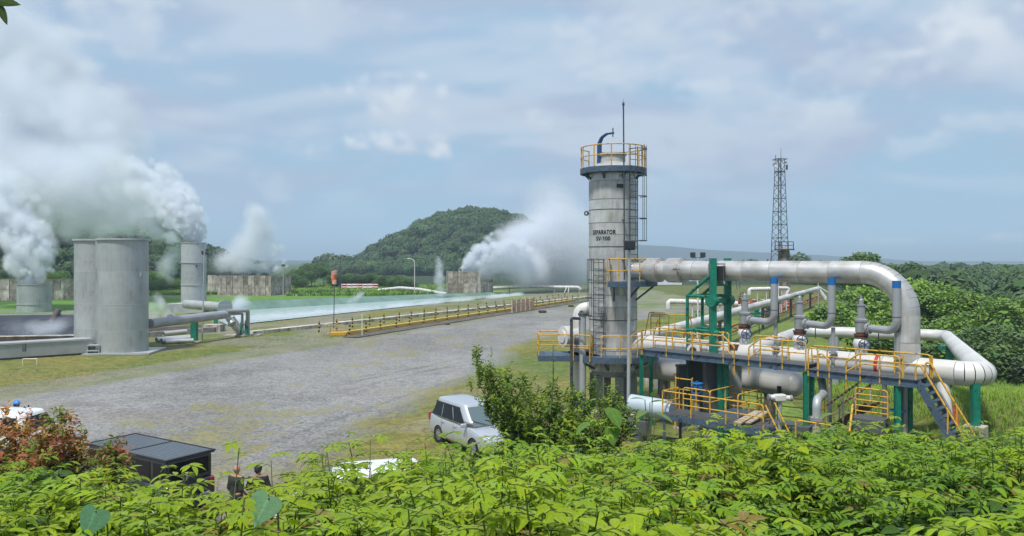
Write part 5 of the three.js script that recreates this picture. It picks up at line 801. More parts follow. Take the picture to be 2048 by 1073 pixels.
// striped bollards in two rows
{
  const rings = std({ color: C(.52, .38, .09), roughness: .6 }), make = (label, group) => { const t = thing('striped_bollard', label, 'bollard', V(0, 0, 0), group); part(t, 'post', cyl(V(0, 0, 0), V(0, 1.15, 0), .085, .085, 12), rings); for (const y of [.12, .5, .88]) part(t, 'black_stripe', cyl(V(0, y, 0), V(0, y + .2, 0), .09, .09, 12), M.black); part(t, 'cap', new THREE.SphereGeometry(.085, 12, 6, 0, 6.3, 0, 1.57).translate(0, 1.15, 0), M.black); return t; };
  const rows = [[KERB, 0, .93, 25, .35, 'black and yellow bollard in the middle of the row along the yellow kerb', 'bollards along the yellow kerb'], [[-19.6, -79, 12, -150], 0, .94, 25, -.2, 'black and yellow bollard in the middle of the back row before the pale channel edge', 'bollards before the pale channel edge']];
  for (const [l, k0, k1, n, off, label, group] of rows) { const row = l === KERB ? 'in the row along the yellow kerb' : 'in the back row before the pale channel edge', src = make('nearest striped bollard ' + row, group); for (let i = 0; i < n; i++) { const p = along(l, lerp(k0, k1, i / (n - 1))).add(V(off + (hash(i, n, 3) - .5) * .2, 0, 0)), o = i ? copyOf(src, p, { 1: 'second nearest striped bollard ' + row, 2: 'third nearest striped bollard ' + row, 3: 'fourth nearest striped bollard ' + row, [n - 2]: 'second farthest striped bollard ' + row, [n - 1]: 'farthest striped bollard ' + row }[i] ?? label) : src; o.position.copy(p); o.rotation.set((hash(i, 1, 5) - .5) * .08, i, (hash(i, 2, 5) - .5) * .08); } }
  const b = thing('barrier', 'orange slatted site barrier between the two bollard rows', 'barrier', ground(1042, 624)); for (let i = 0; i < 5; i++) { const A = ground(1024 + i * 9, 627 - i * 1.4), B = ground(1032 + i * 9, 625.8 - i * 1.4); for (const y of [.3, .75, 1.2, 1.6]) part(b, 'slat', bar(A.clone().setY(y), B.clone().setY(y), .05, .3), std({ color: C(.55, .30, .16), roughness: .8 })); part(b, 'post', cyl(A, A.clone().setY(1.8), .06, .06, 8), M.whitePaint); }
  const c = thing('barrier', 'small yellow railed barrier at the near end of the bollard rows', 'barrier', ground(665, 670)); for (let i = 0; i < 3; i++) { const A = ground(646 + i * 14, 671), B = ground(660 + i * 14, 671); part(c, 'frame', tube([A, A.clone().setY(1), B.clone().setY(1), B], .04, .1, 8), std({ color: C(.5, .42, .16), roughness: .7 })); part(c, 'brace', [cyl(A, B.clone().setY(1), .03, .03, 6), cyl(A.clone().setY(.5), B.clone().setY(.5), .03, .03, 6)], M.yellow); }
  for (const [px, py, s] of [[1085, 626, 1], [1142, 614, .8], [895, 650, .5]]) { const p = ground(px, py), o = thing('tyre', s > .9 ? 'dark tyre on the ground near the end of the kerb' : s > .6 ? 'small dark tyre beside the far end of the kerb' : 'small black tyre at the foot of the kerb', 'tyre', p); part(o, 'tread', new THREE.TorusGeometry(.42 * s, .17 * s, 10, 22).rotateX(1.57).translate(p.x, .17 * s, p.z), M.black); part(o, 'hub', cyl(V(p.x, .05, p.z), V(p.x, .14 * s + .06, p.z), .26 * s, .26 * s, 16), M.dark); }
}
// ---------------- steam
function flakes(seed, n, s) {
  const r = rng(seed), P = new Float32Array(n * 9), q = V(0, 0, 0), e = new THREE.Euler(), m = new THREE.Matrix4(), c = V(0, 0, 0), tri = [V(0, s * .577, 0), V(-s / 2, -s * .289, 0), V(s / 2, -s * .289, 0)];
  for (let i = 0; i < n; i++) {
    do { c.set(r() * 2 - 1, r() * 2 - 1, r() * 2 - 1); } while (c.lengthSq() > 1 || r() > (1 - c.lengthSq()) ** 1.0);
    m.makeRotationFromEuler(e.set(r() * 6.3, r() * 6.3, r() * 6.3));
    tri.forEach((v, k) => { q.copy(v).applyMatrix4(m).add(c); P[i * 9 + k * 3] = q.x; P[i * 9 + k * 3 + 1] = q.y; P[i * 9 + k * 3 + 2] = q.z; });
  }
  const g = new THREE.BufferGeometry(); g.setAttribute('position', new THREE.BufferAttribute(P, 3)); g.computeVertexNormals(); return g;
}
const STEAM = { dense: flakes(1, 14000, .024), mid: flakes(2, 16000, .0165), thin: flakes(3, 24000, .0085) };
const steamMat = phys({ color: C(.89, .92, .965), roughness: 1, transmission: .5, thickness: 0, side: THREE.DoubleSide, specularIntensity: 0 });
// clumps of droplets along a path of [px, py, distance, radius in px, share]; each clump is a soft ball of tiny flakes, stretched downwind
function plume(name, label, kind, path, count, { seed = 1, size = [.3, .7], flat = 1, shell = 0, wisp = .45, grain = .35, lean = .35, crisp = 0 } = {}) {
  const body = count; count += crisp;
  const r = rng(seed), mesh = new THREE.InstancedMesh(STEAM[kind], steamMat, count), m = new THREE.Matrix4(), q = new THREE.Quaternion(), e = new THREE.Euler();
  const P = path.map(([px, py, d, rp, w = 1]) => ({ p: at(px, py, d), R: rp * d / F, w })), len = [0]; for (let i = 1; i < P.length; i++) len.push(len[i - 1] + P[i].p.distanceTo(P[i - 1].p) * (P[i].w + P[i - 1].w) / 2);
  for (let i = 0, tries = 0; i < count && tries < count * 12; tries++) {
    const L0 = r() * len[len.length - 1]; let k = 1; while (k < P.length - 1 && len[k] < L0) k++;
    const u = P.length > 1 ? (L0 - len[k - 1]) / Math.max(1e-6, len[k] - len[k - 1]) : 0, a = P[k - 1] ?? P[0], b = P[k] ?? P[0], c = a.p.clone().lerp(b.p, u), R = lerp(a.R, b.R, u), edge = i >= body, s = R * (edge ? lerp(.07, .2, r()) : lerp(size[0], size[1], r() ** 1.7)), v = V(0, 0, 0);
    do v.set(r() * 2 - 1, r() * 2 - 1, r() * 2 - 1); while (v.lengthSq() > 1 || v.lengthSq() < (edge ? .5 : shell));
    if (edge && u + k > (P.length - 1) * .62) continue; v.multiplyScalar(Math.max(.1, R - s * .55)); v.y *= flat; c.add(v);
    if (fbm(c.x * grain + c.z * .11, c.y * grain * 1.2 - c.z * .17, 3, seed) < wisp && tries < count * 11) continue;
    const dir = b.p.clone().sub(a.p).normalize(), st = lerp(1, 1.7, lean * r() * 2);
    q.setFromUnitVectors(V(1, 0, 0), dir); q.multiply(new THREE.Quaternion().setFromEuler(e.set(r() * 6.3, 0, 0)));
    mesh.setMatrixAt(i++, m.compose(c, q, V(s * st, s, s)));
  }
  mesh.name = numbered(name); mesh.userData = { label, kind: 'stuff' }; shadowed(mesh); scene.add(mesh);
}
plume('steam_plume', 'white steam billowing from the short silencer at far left', 'mid', [[68, 556, 112, 27, 1.6], [62, 525, 112, 46], [48, 485, 113, 60], [28, 440, 114, 66], [-10, 400, 115, 78], [-80, 370, 117, 95]], 300, { seed: 11, size: [.12, .42], shell: .1, wisp: .42, crisp: 160 });
plume('steam_plume', 'big white steam plume leaning left from the slim silencer stack', 'mid', [[387, 476, 112, 20, 3], [386, 452, 112, 31, 2.2], [364, 424, 112, 46, 1.6], [330, 395, 114, 56, 1.2], [290, 362, 117, 60, .8], [240, 345, 122, 66, .35], [190, 345, 128, 70, .15]], 330, { seed: 12, size: [.11, .42], shell: .08, wisp: .44, grain: .4, crisp: 260 });
plume('steam_haze', 'thin grey steam drifting up and left over the silencers', 'thin', [[335, 425, 126, 55, 1.2], [270, 390, 130, 82, 1.2], [190, 375, 136, 95], [100, 370, 142, 105, .9], [10, 360, 146, 115, .8], [-60, 340, 148, 120, .5], [40, 250, 150, 130, .12], [120, 210, 150, 120, .12]], 250, { seed: 13, size: [.3, .75], wisp: .42, grain: .12 });
plume('steam_haze', 'faint high steam fading into the cloud at the upper left', 'thin', [[250, 320, 140, 90], [170, 250, 146, 110], [90, 180, 150, 125], [10, 100, 154, 130], [-60, 40, 158, 130]], 300, { seed: 27, size: [.18, .42], wisp: .46, grain: .08 });
plume('steam_wisp', 'white steam trailing low behind the twin drums', 'thin', [[352, 480, 124, 12], [310, 466, 128, 22], [240, 456, 132, 30], [180, 458, 136, 30], [110, 460, 138, 30]], 70, { seed: 14, size: [.4, .9], wisp: .4 });
plume('steam_plume', 'white steam over the long low concrete wall', 'mid', [[452, 550, 166, 14, .7], [490, 536, 166, 22], [530, 532, 166, 26, 1.3], [558, 518, 166, 26, 1.3], [545, 500, 166, 28]], 100, { seed: 15, size: [.14, .45], wisp: .42 });
plume('steam_haze', 'thin steam rising above the long low concrete wall', 'thin', [[440, 545, 165, 22], [470, 520, 165, 40], [500, 495, 165, 48], [515, 455, 165, 38], [510, 425, 165, 26]], 80, { seed: 16, size: [.35, .8], wisp: .4, grain: .2 });
plume('steam_plume', 'white steam bursting from the tall concrete enclosure', 'mid', [[924, 541, 168, 9, 2.2], [942, 526, 168, 20, 1.8], [968, 508, 168, 30, 1.4], [996, 488, 168, 34, 1.1], [1030, 496, 168, 36, .8], [1046, 524, 168, 34, .7]], 300, { seed: 17, size: [.13, .42], wisp: .42, grain: .5, crisp: 120 });
plume('steam_haze', 'pale bluish steam spreading right from the enclosure to the separator', 'thin', [[960, 550, 172, 18], [990, 530, 172, 34], [1030, 520, 172, 46], [1070, 540, 172, 40], [1040, 562, 172, 22]], 110, { seed: 18, size: [.35, .85], wisp: .36 });
plume('steam_haze', 'thin grey steam veil behind the separator tower', 'thin', [[1020, 475, 178, 40], [1070, 500, 180, 74], [1120, 495, 182, 84], [1160, 485, 184, 80], [1150, 540, 184, 56], [1060, 550, 180, 40, .6], [1120, 440, 186, 90, .25], [1150, 380, 188, 90, .1]], 200, { seed: 19, size: [.4, .9], wisp: .4, grain: .14 });
plume('lagoon_mist', 'low white mist lying on the lagoon water', 'thin', [[430, 640, 93, 16, .6], [520, 640, 94, 16], [620, 632, 104, 14], [740, 621, 116, 12], [860, 610, 130, 10], [980, 598, 150, 9], [1050, 590, 166, 8]], 300, { seed: 20, size: [.6, 1.2], flat: .3, wisp: .4, grain: .12, lean: 1.2 });
plume('steam_wisp', 'thin wisp of steam rising from the lagoon left of the enclosure', 'thin', [[888, 592, 150, 14], [878, 568, 150, 14], [880, 540, 150, 13], [872, 512, 150, 9]], 22, { seed: 21, size: [.5, 1], wisp: .3 });
plume('steam_wisp', 'thin steam puff over the lagoon beside the drain pipes', 'thin', [[470, 622, 104, 22], [486, 606, 104, 18], [478, 592, 104, 14]], 16, { seed: 22, size: [.5, 1], wisp: .3 });
plume('steam_wisp', 'small steam wisp over the middle of the lagoon', 'thin', [[696, 614, 120, 14], [710, 602, 120, 12], [722, 588, 120, 8]], 9, { seed: 23, size: [.5, 1], wisp: .3 });
plume('steam_wisp', 'white steam curling beside the right twin drum', 'thin', [[300, 636, 80, 20], [314, 616, 80, 20], [306, 594, 80, 18], [336, 640, 80, 14]], 18, { seed: 24, size: [.5, 1], wisp: .3 });
plume('steam_wisp', 'faint steam drifting left of the slim stack', 'thin', [[350, 565, 118, 18], [335, 535, 118, 26], [352, 505, 118, 22]], 12, { seed: 25, size: [.5, 1], wisp: .35 });
plume('steam_haze', 'faint steam over the lined tank at left', 'thin', [[10, 655, 72, 22], [80, 660, 72, 22], [130, 648, 72, 18]], 9, { seed: 26, size: [.6, 1.1], flat: .6, wisp: .35, lean: 1 });
// ================================================================ VEHICLES AND PEOPLE
const rubber = std({ color: C(.018, .018, .02), roughness: .85 }), rim = std({ color: C(.55, .56, .58), metalness: .8, roughness: .3 }), glass = phys({ color: C(.008, .009, .011), roughness: .12, specularIntensity: .55 }), chrome = std({ color: C(.7, .7, .72), metalness: .9, roughness: .15 }), lampClear = phys({ color: C(.55, .57, .6), roughness: .12, clearcoat: 1 }), lampRed = phys({ color: C(.35, .01, .012), roughness: .2, clearcoat: 1 });
function loftRings(rings, closeEnds = true) {   // rings of points, each closed
  const n = rings[0].length, P = rings.flat().flatMap((p) => p.toArray()), I = [];
  for (let i = 0; i < rings.length - 1; i++) for (let k = 0; k < n; k++) { const a = i * n + k, b = i * n + (k + 1) % n; I.push(a, a + n, b, b, a + n, b + n); }
  if (closeEnds) for (const [i, f] of [[0, 1], [rings.length - 1, -1]]) { const c = rings[i].reduce((s, p) => s.add(p), V(0, 0, 0)).multiplyScalar(1 / n), o = P.length / 3; P.push(...c.toArray()); for (let k = 0; k < n; k++) { const a = i * n + k, b = i * n + (k + 1) % n; f > 0 ? I.push(o, a, b) : I.push(o, b, a); } }
  const g = new THREE.BufferGeometry(); g.setAttribute('position', new THREE.Float32BufferAttribute(P, 3)); g.setAttribute('uv', new THREE.Float32BufferAttribute(new Float32Array(P.length / 3 * 2), 2)); g.setIndex(I); g.computeVertexNormals(); return g;
}
function wheelAt(t, x, z, r = .335, w = .22) {
  const s = Math.sign(z), m = part(t, 'wheel', [lathe([[r * .62, -w / 2], [r * .92, -w / 2], [r, -w / 2 + .04], [r, w / 2 - .04], [r * .92, w / 2], [r * .62, w / 2]], 32).rotateX(1.5708).translate(x, r, z)], rubber), g = [lathe([[0, .0], [.07, .02], [.09, -.01], [r * .58, -.03], [r * .63, .03], [r * .63, -w * .8]], 32).rotateX(s * 1.5708).translate(x, r, z + s * w * .42)];
  for (let i = 0; i < 10; i++) { const a = i * .6283; g.push(bar(V(x + Math.cos(a) * .05, r + Math.sin(a) * .05, z + s * w * .43), V(x + Math.cos(a) * r * .6, r + Math.sin(a) * r * .6, z + s * w * .44), .035, .025)); }
  part(m, 'rim', g, rim); part(m, 'brake_disc', cyl(V(x, r, z + s * .01), V(x, r, z + s * .03), r * .55, r * .55, 20), M.dark); return m;
}
function mpv(label, paint, pos, hx, hz, group) {
  const t = thing('parked_car', label, 'car', V(0, 0, 0), group), SP = { yb: .24 };
  const ring = (x, w, top, yb) => { const h = [[0, yb], [w * .55, yb], [w * .93, yb + .02], [w, yb + .14], [w + .005, .60], [w - .01, Math.min(.80, top - .12)], [w - .035, top - .06], [w - .09, top - .012], [w * .5, top + .012], [0, top + .016]].map(([z, y]) => V(x, Math.min(y, top + .016), z)); return [...h, ...h.slice(1, -1).reverse().map((p) => V(p.x, p.y, -p.z))]; };
  const st = [[2.35, .52, .60, .36], [2.33, .66, .70, .31], [2.26, .78, .80, .27], [2.12, .855, .885, .24], [1.75, .895, .965, .24], [1.25, .912, 1.05, .24], [.5, .915, 1.07, .24], [-.6, .915, 1.09, .24], [-1.6, .91, 1.11, .24], [-2.1, .885, 1.12, .28], [-2.28, .84, 1.10, .32], [-2.34, .76, 1.02, .38], [-2.36, .62, .92, .46]];
  let body = loftRings(st.map((s) => ring(...s)));
  const ev = new Evaluator(); ev.useGroups = false; let br = new Brush(body.toNonIndexed()); br.updateMatrixWorld();
  for (const x of [1.39, -1.37]) for (const s of [1, -1]) { const c = new Brush(new THREE.CylinderGeometry(.40, .40, .5, 32).rotateX(1.5708).translate(x, .35, s * .9).toNonIndexed()); c.updateMatrixWorld(); br = ev.evaluate(br, c, SUBTRACTION); }
  part(t, 'body', br.geometry, paint);
  for (const x of [1.39, -1.37]) for (const s of [1, -1]) { part(t, 'arch_liner', new THREE.CylinderGeometry(.405, .405, .24, 28, 1, true, -1.65, 3.3).rotateX(1.5708).rotateZ(0).translate(x, .35, s * .78), std({ color: C(.012, .012, .012), roughness: .9, side: THREE.DoubleSide })); wheelAt(t, x, s * .80, .36); }
  const y0 = 1.05, y1 = 1.78, fx = (k) => lerp(1.24, .30, Math.pow(k, .92)), rx = (k) => lerp(-2.27, -2.0, k ** 1.4), hw = (k) => lerp(.872, .665, k), sup = (a, e) => Math.sign(a) * Math.pow(Math.abs(a), e);
  const cabRing = (k, y, sh = 1) => Array.from({ length: 48 }, (_, i) => { const a = i / 48 * 6.2832, cx = (fx(k) + rx(k)) / 2, L2 = (fx(k) - rx(k)) / 2; return V(cx + sup(Math.cos(a), .36) * L2 * sh, y, -sup(Math.sin(a), .30) * hw(k) * sh); });
  const ks = [0, .3, .6, .85, .95]; const rings = ks.map((k) => cabRing(k, lerp(y0, y1, k))); rings.push(cabRing(.985, y1 + .005, .985), cabRing(1, y1 + .03, .94), cabRing(1, y1 + .052, .8), cabRing(1, y1 + .062, .5));
  const cg = loftRings(rings); part(t, 'cabin', cg, paint);
  const pt = (u, k, s) => V(lerp(fx(k), rx(k), u), lerp(y0, y1, k), s * (hw(k) + .006)), quad = (list) => { const g = new THREE.BufferGeometry(), n = 6, P = [], U = []; const [a, b, c, d] = list; const Q2 = (u, v) => a.clone().lerp(b, u).lerp(d.clone().lerp(c, u), v); for (let i = 0; i < n; i++) { const v0 = i / n, v1 = (i + 1) / n; for (const [u, v] of [[0, v0], [1, v0], [1, v1], [0, v0], [1, v1], [0, v1]]) { P.push(...Q2(u, v).toArray()); U.push(u, v); } } g.setAttribute('position', new THREE.Float32BufferAttribute(P, 3)); g.setAttribute('uv', new THREE.Float32BufferAttribute(U, 2)); g.computeVertexNormals(); return g; };
  const dgl = glass.clone(); dgl.side = THREE.DoubleSide;
  for (const s of [1, -1]) {
    for (const [u0, u1, b0, b1] of [[.13, .385, .115, .38], [.40, .68, .40, .675], [.695, .93, .69, .90]]) part(t, 'side_window', quad([pt(u0, .10, s), pt(u1, .10, s), pt(b1, .80, s), pt(Math.max(b0, .16), .80, s)]), dgl);
    part(t, 'door_handle', [rbox(.2, .035, .03, .012, .02, .93, s * .915), rbox(.2, .035, .03, .012, -1.0, .95, s * .915)], paint);
    part(t, 'door_seam', [box(.008, .62, .006, -.12, .68, s * .916), box(.008, .62, .006, -1.12, .70, s * .9135), box(.008, .55, .006, .95, .70, s * .914)], M.dark);
    part(t, 'mirror', [rbox(.14, .16, .24, .05, .86, 1.13, s * 1.0)], paint); part(t, 'headlight', [rbox(.34, .13, .34, .05, 2.08, .80, s * .66, s * -.45)], lampClear); part(t, 'tail_light', rbox(.12, .34, .16, .04, -2.26, .98, s * .80), lampRed);
    part(t, 'rain_visor', [bar(pt(.15, .82, s).add(V(0, 0, s * .012)), pt(.92, .82, s).add(V(0, 0, s * .012)), .02, .06)], M.dark);
  }
  const wq = (x0, k0, k1, w0, w1, f, o) => quad([V(f(k0) + o, lerp(y0, y1, k0), -hw(k0) * w0), V(f(k0) + o, lerp(y0, y1, k0), hw(k0) * w0), V(f(k1) + o, lerp(y0, y1, k1), hw(k1) * w1), V(f(k1) + o, lerp(y0, y1, k1), -hw(k1) * w1)]);
  const ws = phys({ color: C(.10, .14, .15), roughness: .08, clearcoat: 1, clearcoatRoughness: .04, side: THREE.DoubleSide }); part(t, 'windshield', wq(0, .06, .90, .84, .82, fx, .014), ws); part(t, 'wiper', [bar(V(1.24, 1.11, -.5), V(.98, 1.27, .1), .02, .02), bar(V(1.24, 1.11, .1), V(.99, 1.27, .62), .02, .02)], M.dark);  // windscreen base colour is teal-grey, with the sky reflection put into it
  part(t, 'rear_window', wq(0, .15, .85, .8, .8, rx, -.014), dgl); part(t, 'grille', [rbox(.06, .2, .9, .02, 2.325, .62, 0), rbox(.05, .14, 1.1, .02, 2.32, .38, 0)], M.dark); part(t, 'grille_bar', [rbox(.04, .03, .9, .01, 2.355, .66, 0), rbox(.04, .03, .9, .01, 2.355, .58, 0)], chrome); part(t, 'number_plate', [rbox(.02, .13, .42, .005, 2.37, .47, 0), rbox(.02, .13, .42, .005, -2.375, .72, 0)], M.whitePaint);
  t.position.copy(pos); t.rotation.y = Math.atan2(-hz, hx); return t;
}
const silver = phys({ color: C(.50, .53, .57), metalness: .4, roughness: .32, clearcoat: 1, clearcoatRoughness: .08 }), whiteCar = phys({ color: C(.80, .81, .82), roughness: .35, clearcoat: 1, clearcoatRoughness: .06 }), blackCar = phys({ color: C(.012, .013, .015), roughness: .3, clearcoat: 1, clearcoatRoughness: .05 });
mpv('silver people carrier parked on the gravel beside the dark bush', silver, V(-1.5, .0, -31.0), .55, .835);
mpv('white car half hidden behind the front hedge beside two standing men', whiteCar, V(-4.5, .0, -21.2), -.95, .31);
mpv('white van roof showing at the left edge behind the red shrub', whiteCar, V(-19.5, .15, -28.6), -.98, -.1);
{ // black boxy four wheel drive
  const t = thing('parked_jeep', 'black boxy four wheel drive with ribbed hard roof in front of the gravel', 'car', V(0, 0, 0)), m = blackCar;
  part(t, 'body', [rbox(4.1, .62, 1.62, .09, 0, .78, 0), rbox(.3, .2, 1.6, .05, 2.1, .5, 0), rbox(.2, .2, 1.6, .05, -2.1, .5, 0)], m); part(t, 'cabin', [rbox(3.95, .72, 1.52, .08, -.02, 1.42, 0)], m);
  const roof = part(t, 'roof_panel', [rbox(4.02, .07, 1.62, .03, 0, 1.80, 0)], phys({ color: C(.05, .06, .07), roughness: .35, clearcoat: .6, clearcoatRoughness: .25 }));  // roof coloured greyer than the body to stand for reflected sky
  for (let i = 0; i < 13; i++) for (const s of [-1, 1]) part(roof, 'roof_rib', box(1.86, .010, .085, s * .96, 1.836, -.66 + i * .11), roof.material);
  part(roof, 'gutter', [rbox(4.06, .05, .05, .015, 0, 1.83, .80), rbox(4.06, .05, .05, .015, 0, 1.83, -.80), rbox(.05, .05, 1.6, .015, 2.0, 1.83, 0), rbox(.05, .05, 1.6, .015, -2.0, 1.83, 0)], M.black); part(roof, 'roof_seam', rbox(.04, .03, 1.56, .01, 0, 1.84, 0), M.black);
  for (const s of [-1, 1]) { for (const x of [-1.4, -.35, .75, 1.6]) part(t, 'side_window', box(x > 1.3 ? .5 : .9, .48, .02, x, 1.45, s * .765), glass); part(t, 'tail_light', rbox(.05, .26, .14, .02, 2.07, .95, s * .66), lampRed); for (const x of [1.3, -1.3]) { wheelAt(t, x, s * .74, .37, .26); part(t, 'wheel_arch', rbox(1.05, .12, .3, .05, x, .86, s * .8), M.dark); } }
  part(t, 'rear_window', box(.02, .46, 1.2, 1.965, 1.46, 0), glass); part(t, 'spare_wheel', [lathe([[.0, -.1], [.33, -.1], [.36, -.05], [.36, .05], [.33, .1], [0, .1]], 28).rotateZ(1.5708).translate(2.17, .98, .1)], rubber); part(t, 'number_plate', rbox(.02, .16, .4, .01, 2.11, .62, -.35), M.whitePaint); part(t, 'front_window', box(.02, .46, 1.3, -2.0, 1.46, 0), glass);
  t.position.set(-11.0, .0, -23.5); t.rotation.y = Math.atan2(-.53, .85);
}
// ---------------- people: one smooth body skin from a distance field, clothing as children
const capsule = (p, a, b, r0, r1) => { const abx = b.x - a.x, aby = b.y - a.y, abz = b.z - a.z, k = clamp(((p.x - a.x) * abx + (p.y - a.y) * aby + (p.z - a.z) * abz) / (abx * abx + aby * aby + abz * abz + 1e-9), 0, 1), dx = p.x - a.x - abx * k, dy = p.y - a.y - aby * k, dz = p.z - a.z - abz * k; return Math.sqrt(dx * dx + dy * dy + dz * dz) - (r0 + (r1 - r0) * k); };
const smin = (a, b, k) => { const h = Math.max(k - Math.abs(a - b), 0) / k; return Math.min(a, b) - h * h * k * .25; };
function skinOf(bones, { n = 72, c = V(0, .9, 0), half = .95, k = .05, grow = 0, keep = null } = {}) {
  const mc = new MarchingCubes(n, M.black, false, false, 120000); mc.isolation = 0; const p = V(0, 0, 0);
  for (let z = 0; z < n; z++) for (let y = 0; y < n; y++) for (let x = 0; x < n; x++) {
    p.set((x - n / 2) / (n / 2) * half + c.x, (y - n / 2) / (n / 2) * half + c.y, (z - n / 2) / (n / 2) * half + c.z); let d = 1;
    for (const b of bones) { const e = capsule(p, b[0], b[1], b[2] + grow, b[3] + grow); d = d === 1 ? e : smin(d, e, b[4] ?? k); }
    if (keep) d = Math.max(d, keep(p)); mc.field[x + y * n + z * n * n] = -d;
  }
  mc.update(); const m = mc.count, P = mc.positionArray.slice(0, m * 3), N = mc.normalArray.slice(0, m * 3), g = new THREE.BufferGeometry();
  for (let i = 0; i < m; i++) { P[i * 3] = P[i * 3] * half + c.x; P[i * 3 + 1] = P[i * 3 + 1] * half + c.y; P[i * 3 + 2] = P[i * 3 + 2] * half + c.z; }
  g.setAttribute('position', new THREE.BufferAttribute(P, 3)); g.setAttribute('uv', new THREE.BufferAttribute(new Float32Array(m * 2), 2)); const w = mergeVertices(g, 1e-4); w.deleteAttribute('normal'); w.computeVertexNormals(); return w;
}
function person(label, pos, turn, { elbows, hands, skin = C(.30, .17, .11), shirt = C(.02, .02, .022), trousers = C(.03, .03, .035), hair = C(.01, .009, .009), bald = false, hat = null, headTurn = 0, headDown = 0, pin = null }) {
  const t = thing('person', label, 'person', V(0, 0, 0)), sh = 1.42, J = { hipL: V(-.10, .92, 0), hipR: V(.10, .92, 0), kL: V(-.11, .49, .03), kR: V(.12, .49, .02), aL: V(-.12, .08, -.03), aR: V(.14, .08, -.02), sL: V(-.185, sh, 0), sR: V(.185, sh, 0), neck: V(0, 1.47, 0), head: V(0, 1.58, .015) };
  const [eL, eR] = elbows, [hL, hR] = hands, torso = [[V(0, .95, 0), V(0, 1.12, .01), .135, .125], [V(0, 1.12, .01), V(0, 1.34, 0), .13, .15], [V(-.08, 1.36, 0), V(.08, 1.36, 0), .125, .125], [J.sL, J.sR, .075, .075]];
  const arms = [[J.sL, eL, .062, .047, .03], [eL, hL, .045, .031, .03], [J.sR, eR, .062, .047, .03], [eR, hR, .045, .031, .03]], legs = [[J.hipL, J.kL, .098, .06], [J.kL, J.aL, .062, .042], [J.hipR, J.kR, .098, .06], [J.kR, J.aR, .062, .042], [V(-.07, .95, -.03), V(.07, .95, -.03), .12, .12]], feet = [[J.aL, V(-.13, .04, .14), .045, .04], [J.aR, V(.16, .04, .14), .045, .04]];
  const fing = []; for (const [e, h, s] of [[eL, hL, -1], [eR, hR, 1]]) { const d = h.clone().sub(e).normalize(), x = V(s, 0, 0).addScaledVector(d, -d.x * s).normalize(), palm = h.clone().addScaledVector(d, .075); fing.push([h, palm, .033, .038, .02]); for (let i = 0; i < 4; i++) { const b = palm.clone().addScaledVector(x, (i - 1.5) * .021), L2 = [.062, .075, .07, .055][i], m = b.clone().addScaledVector(d, L2 * .55).add(V(0, 0, .008)); fing.push([b, m, .0105, .0095, .006], [m, m.clone().addScaledVector(d, L2 * .5).add(V(0, 0, .018)), .0095, .008, .006]); } fing.push([h.clone().addScaledVector(d, .02).addScaledVector(x, -s * .02), h.clone().addScaledVector(d, .06).addScaledVector(x, -.055), .014, .011, .01]); }
  const sk = std({ color: skin, roughness: .6 });
  part(t, 'body', skinOf([...torso, ...arms, ...legs, ...feet, [J.neck, J.head, .055, .055], ...fing], { n: 88 }), sk);
  part(t, 'shirt', skinOf([...torso, [J.sL, eL, .066, .056, .03], [J.sR, eR, .066, .056, .03], [V(0, .88, 0), V(0, 1.1, 0), .15, .13]], { grow: .018, keep: (p) => Math.max(.86 - p.y, p.y - 1.475) }), std({ color: shirt, roughness: .9 }));
  part(t, 'trousers', skinOf([...legs, [V(0, .9, 0), V(0, 1.0, 0), .135, .13]], { grow: .016, keep: (p) => Math.max(.07 - p.y, p.y - 1.0) }), std({ color: trousers, roughness: .9 }));
  part(t, 'shoes', skinOf(feet, { grow: .012, half: .3, c: V(0, .12, .04), n: 48, keep: (p) => p.y - .12 }), M.black);
  const hc = V(0, 1.62, .015), R = (v) => v.applyAxisAngle(V(1, 0, 0), headDown).applyAxisAngle(UPV, headTurn).add(hc), B = (x, y, z, x2, y2, z2, r, r2, k = .03) => [R(V(x, y, z)), R(V(x2, y2, z2)), r, r2, k];
  const head = part(t, 'head', skinOf([B(0, .04, -.02, 0, .045, .02, .088, .085), B(0, -.05, .03, 0, .02, .03, .055, .07), B(0, -.085, .055, 0, -.08, .05, .03, .03), B(0, .012, .09, 0, -.03, .115, .012, .017, .015), B(-.03, -.062, .088, .03, -.062, .088, .011, .011, .012), B(-.04, .032, .088, .04, .032, .088, .013, .013, .015), B(-.085, -.01, -.01, -.092, .03, -.02, .012, .014, .012), B(.085, -.01, -.01, .092, .03, -.02, .012, .014, .012), B(0, -.06, -.01, 0, -.14, -.02, .05, .055)], { n: 60, half: .2, c: hc, k: .03 }), sk);
  part(head, 'eye', [-1, 1].map((s) => { const q = R(V(s * .033, .012, .084)); return new THREE.SphereGeometry(.011, 10, 8).translate(q.x, q.y, q.z); }), M.black);
  if (!bald) part(head, 'hair', skinOf([B(0, .05, -.03, 0, .06, .015, .092, .085), B(0, .0, -.05, 0, .04, -.03, .07, .08)], { n: 48, half: .2, c: hc, grow: .01, keep: (p) => { const q = p.clone().sub(hc).applyAxisAngle(UPV, -headTurn).applyAxisAngle(V(1, 0, 0), -headDown); return Math.max(-.02 - q.y - Math.max(0, -q.z) * .8, q.z > .03 ? .07 - q.y : -1); } }), std({ color: hair, roughness: .7 }));
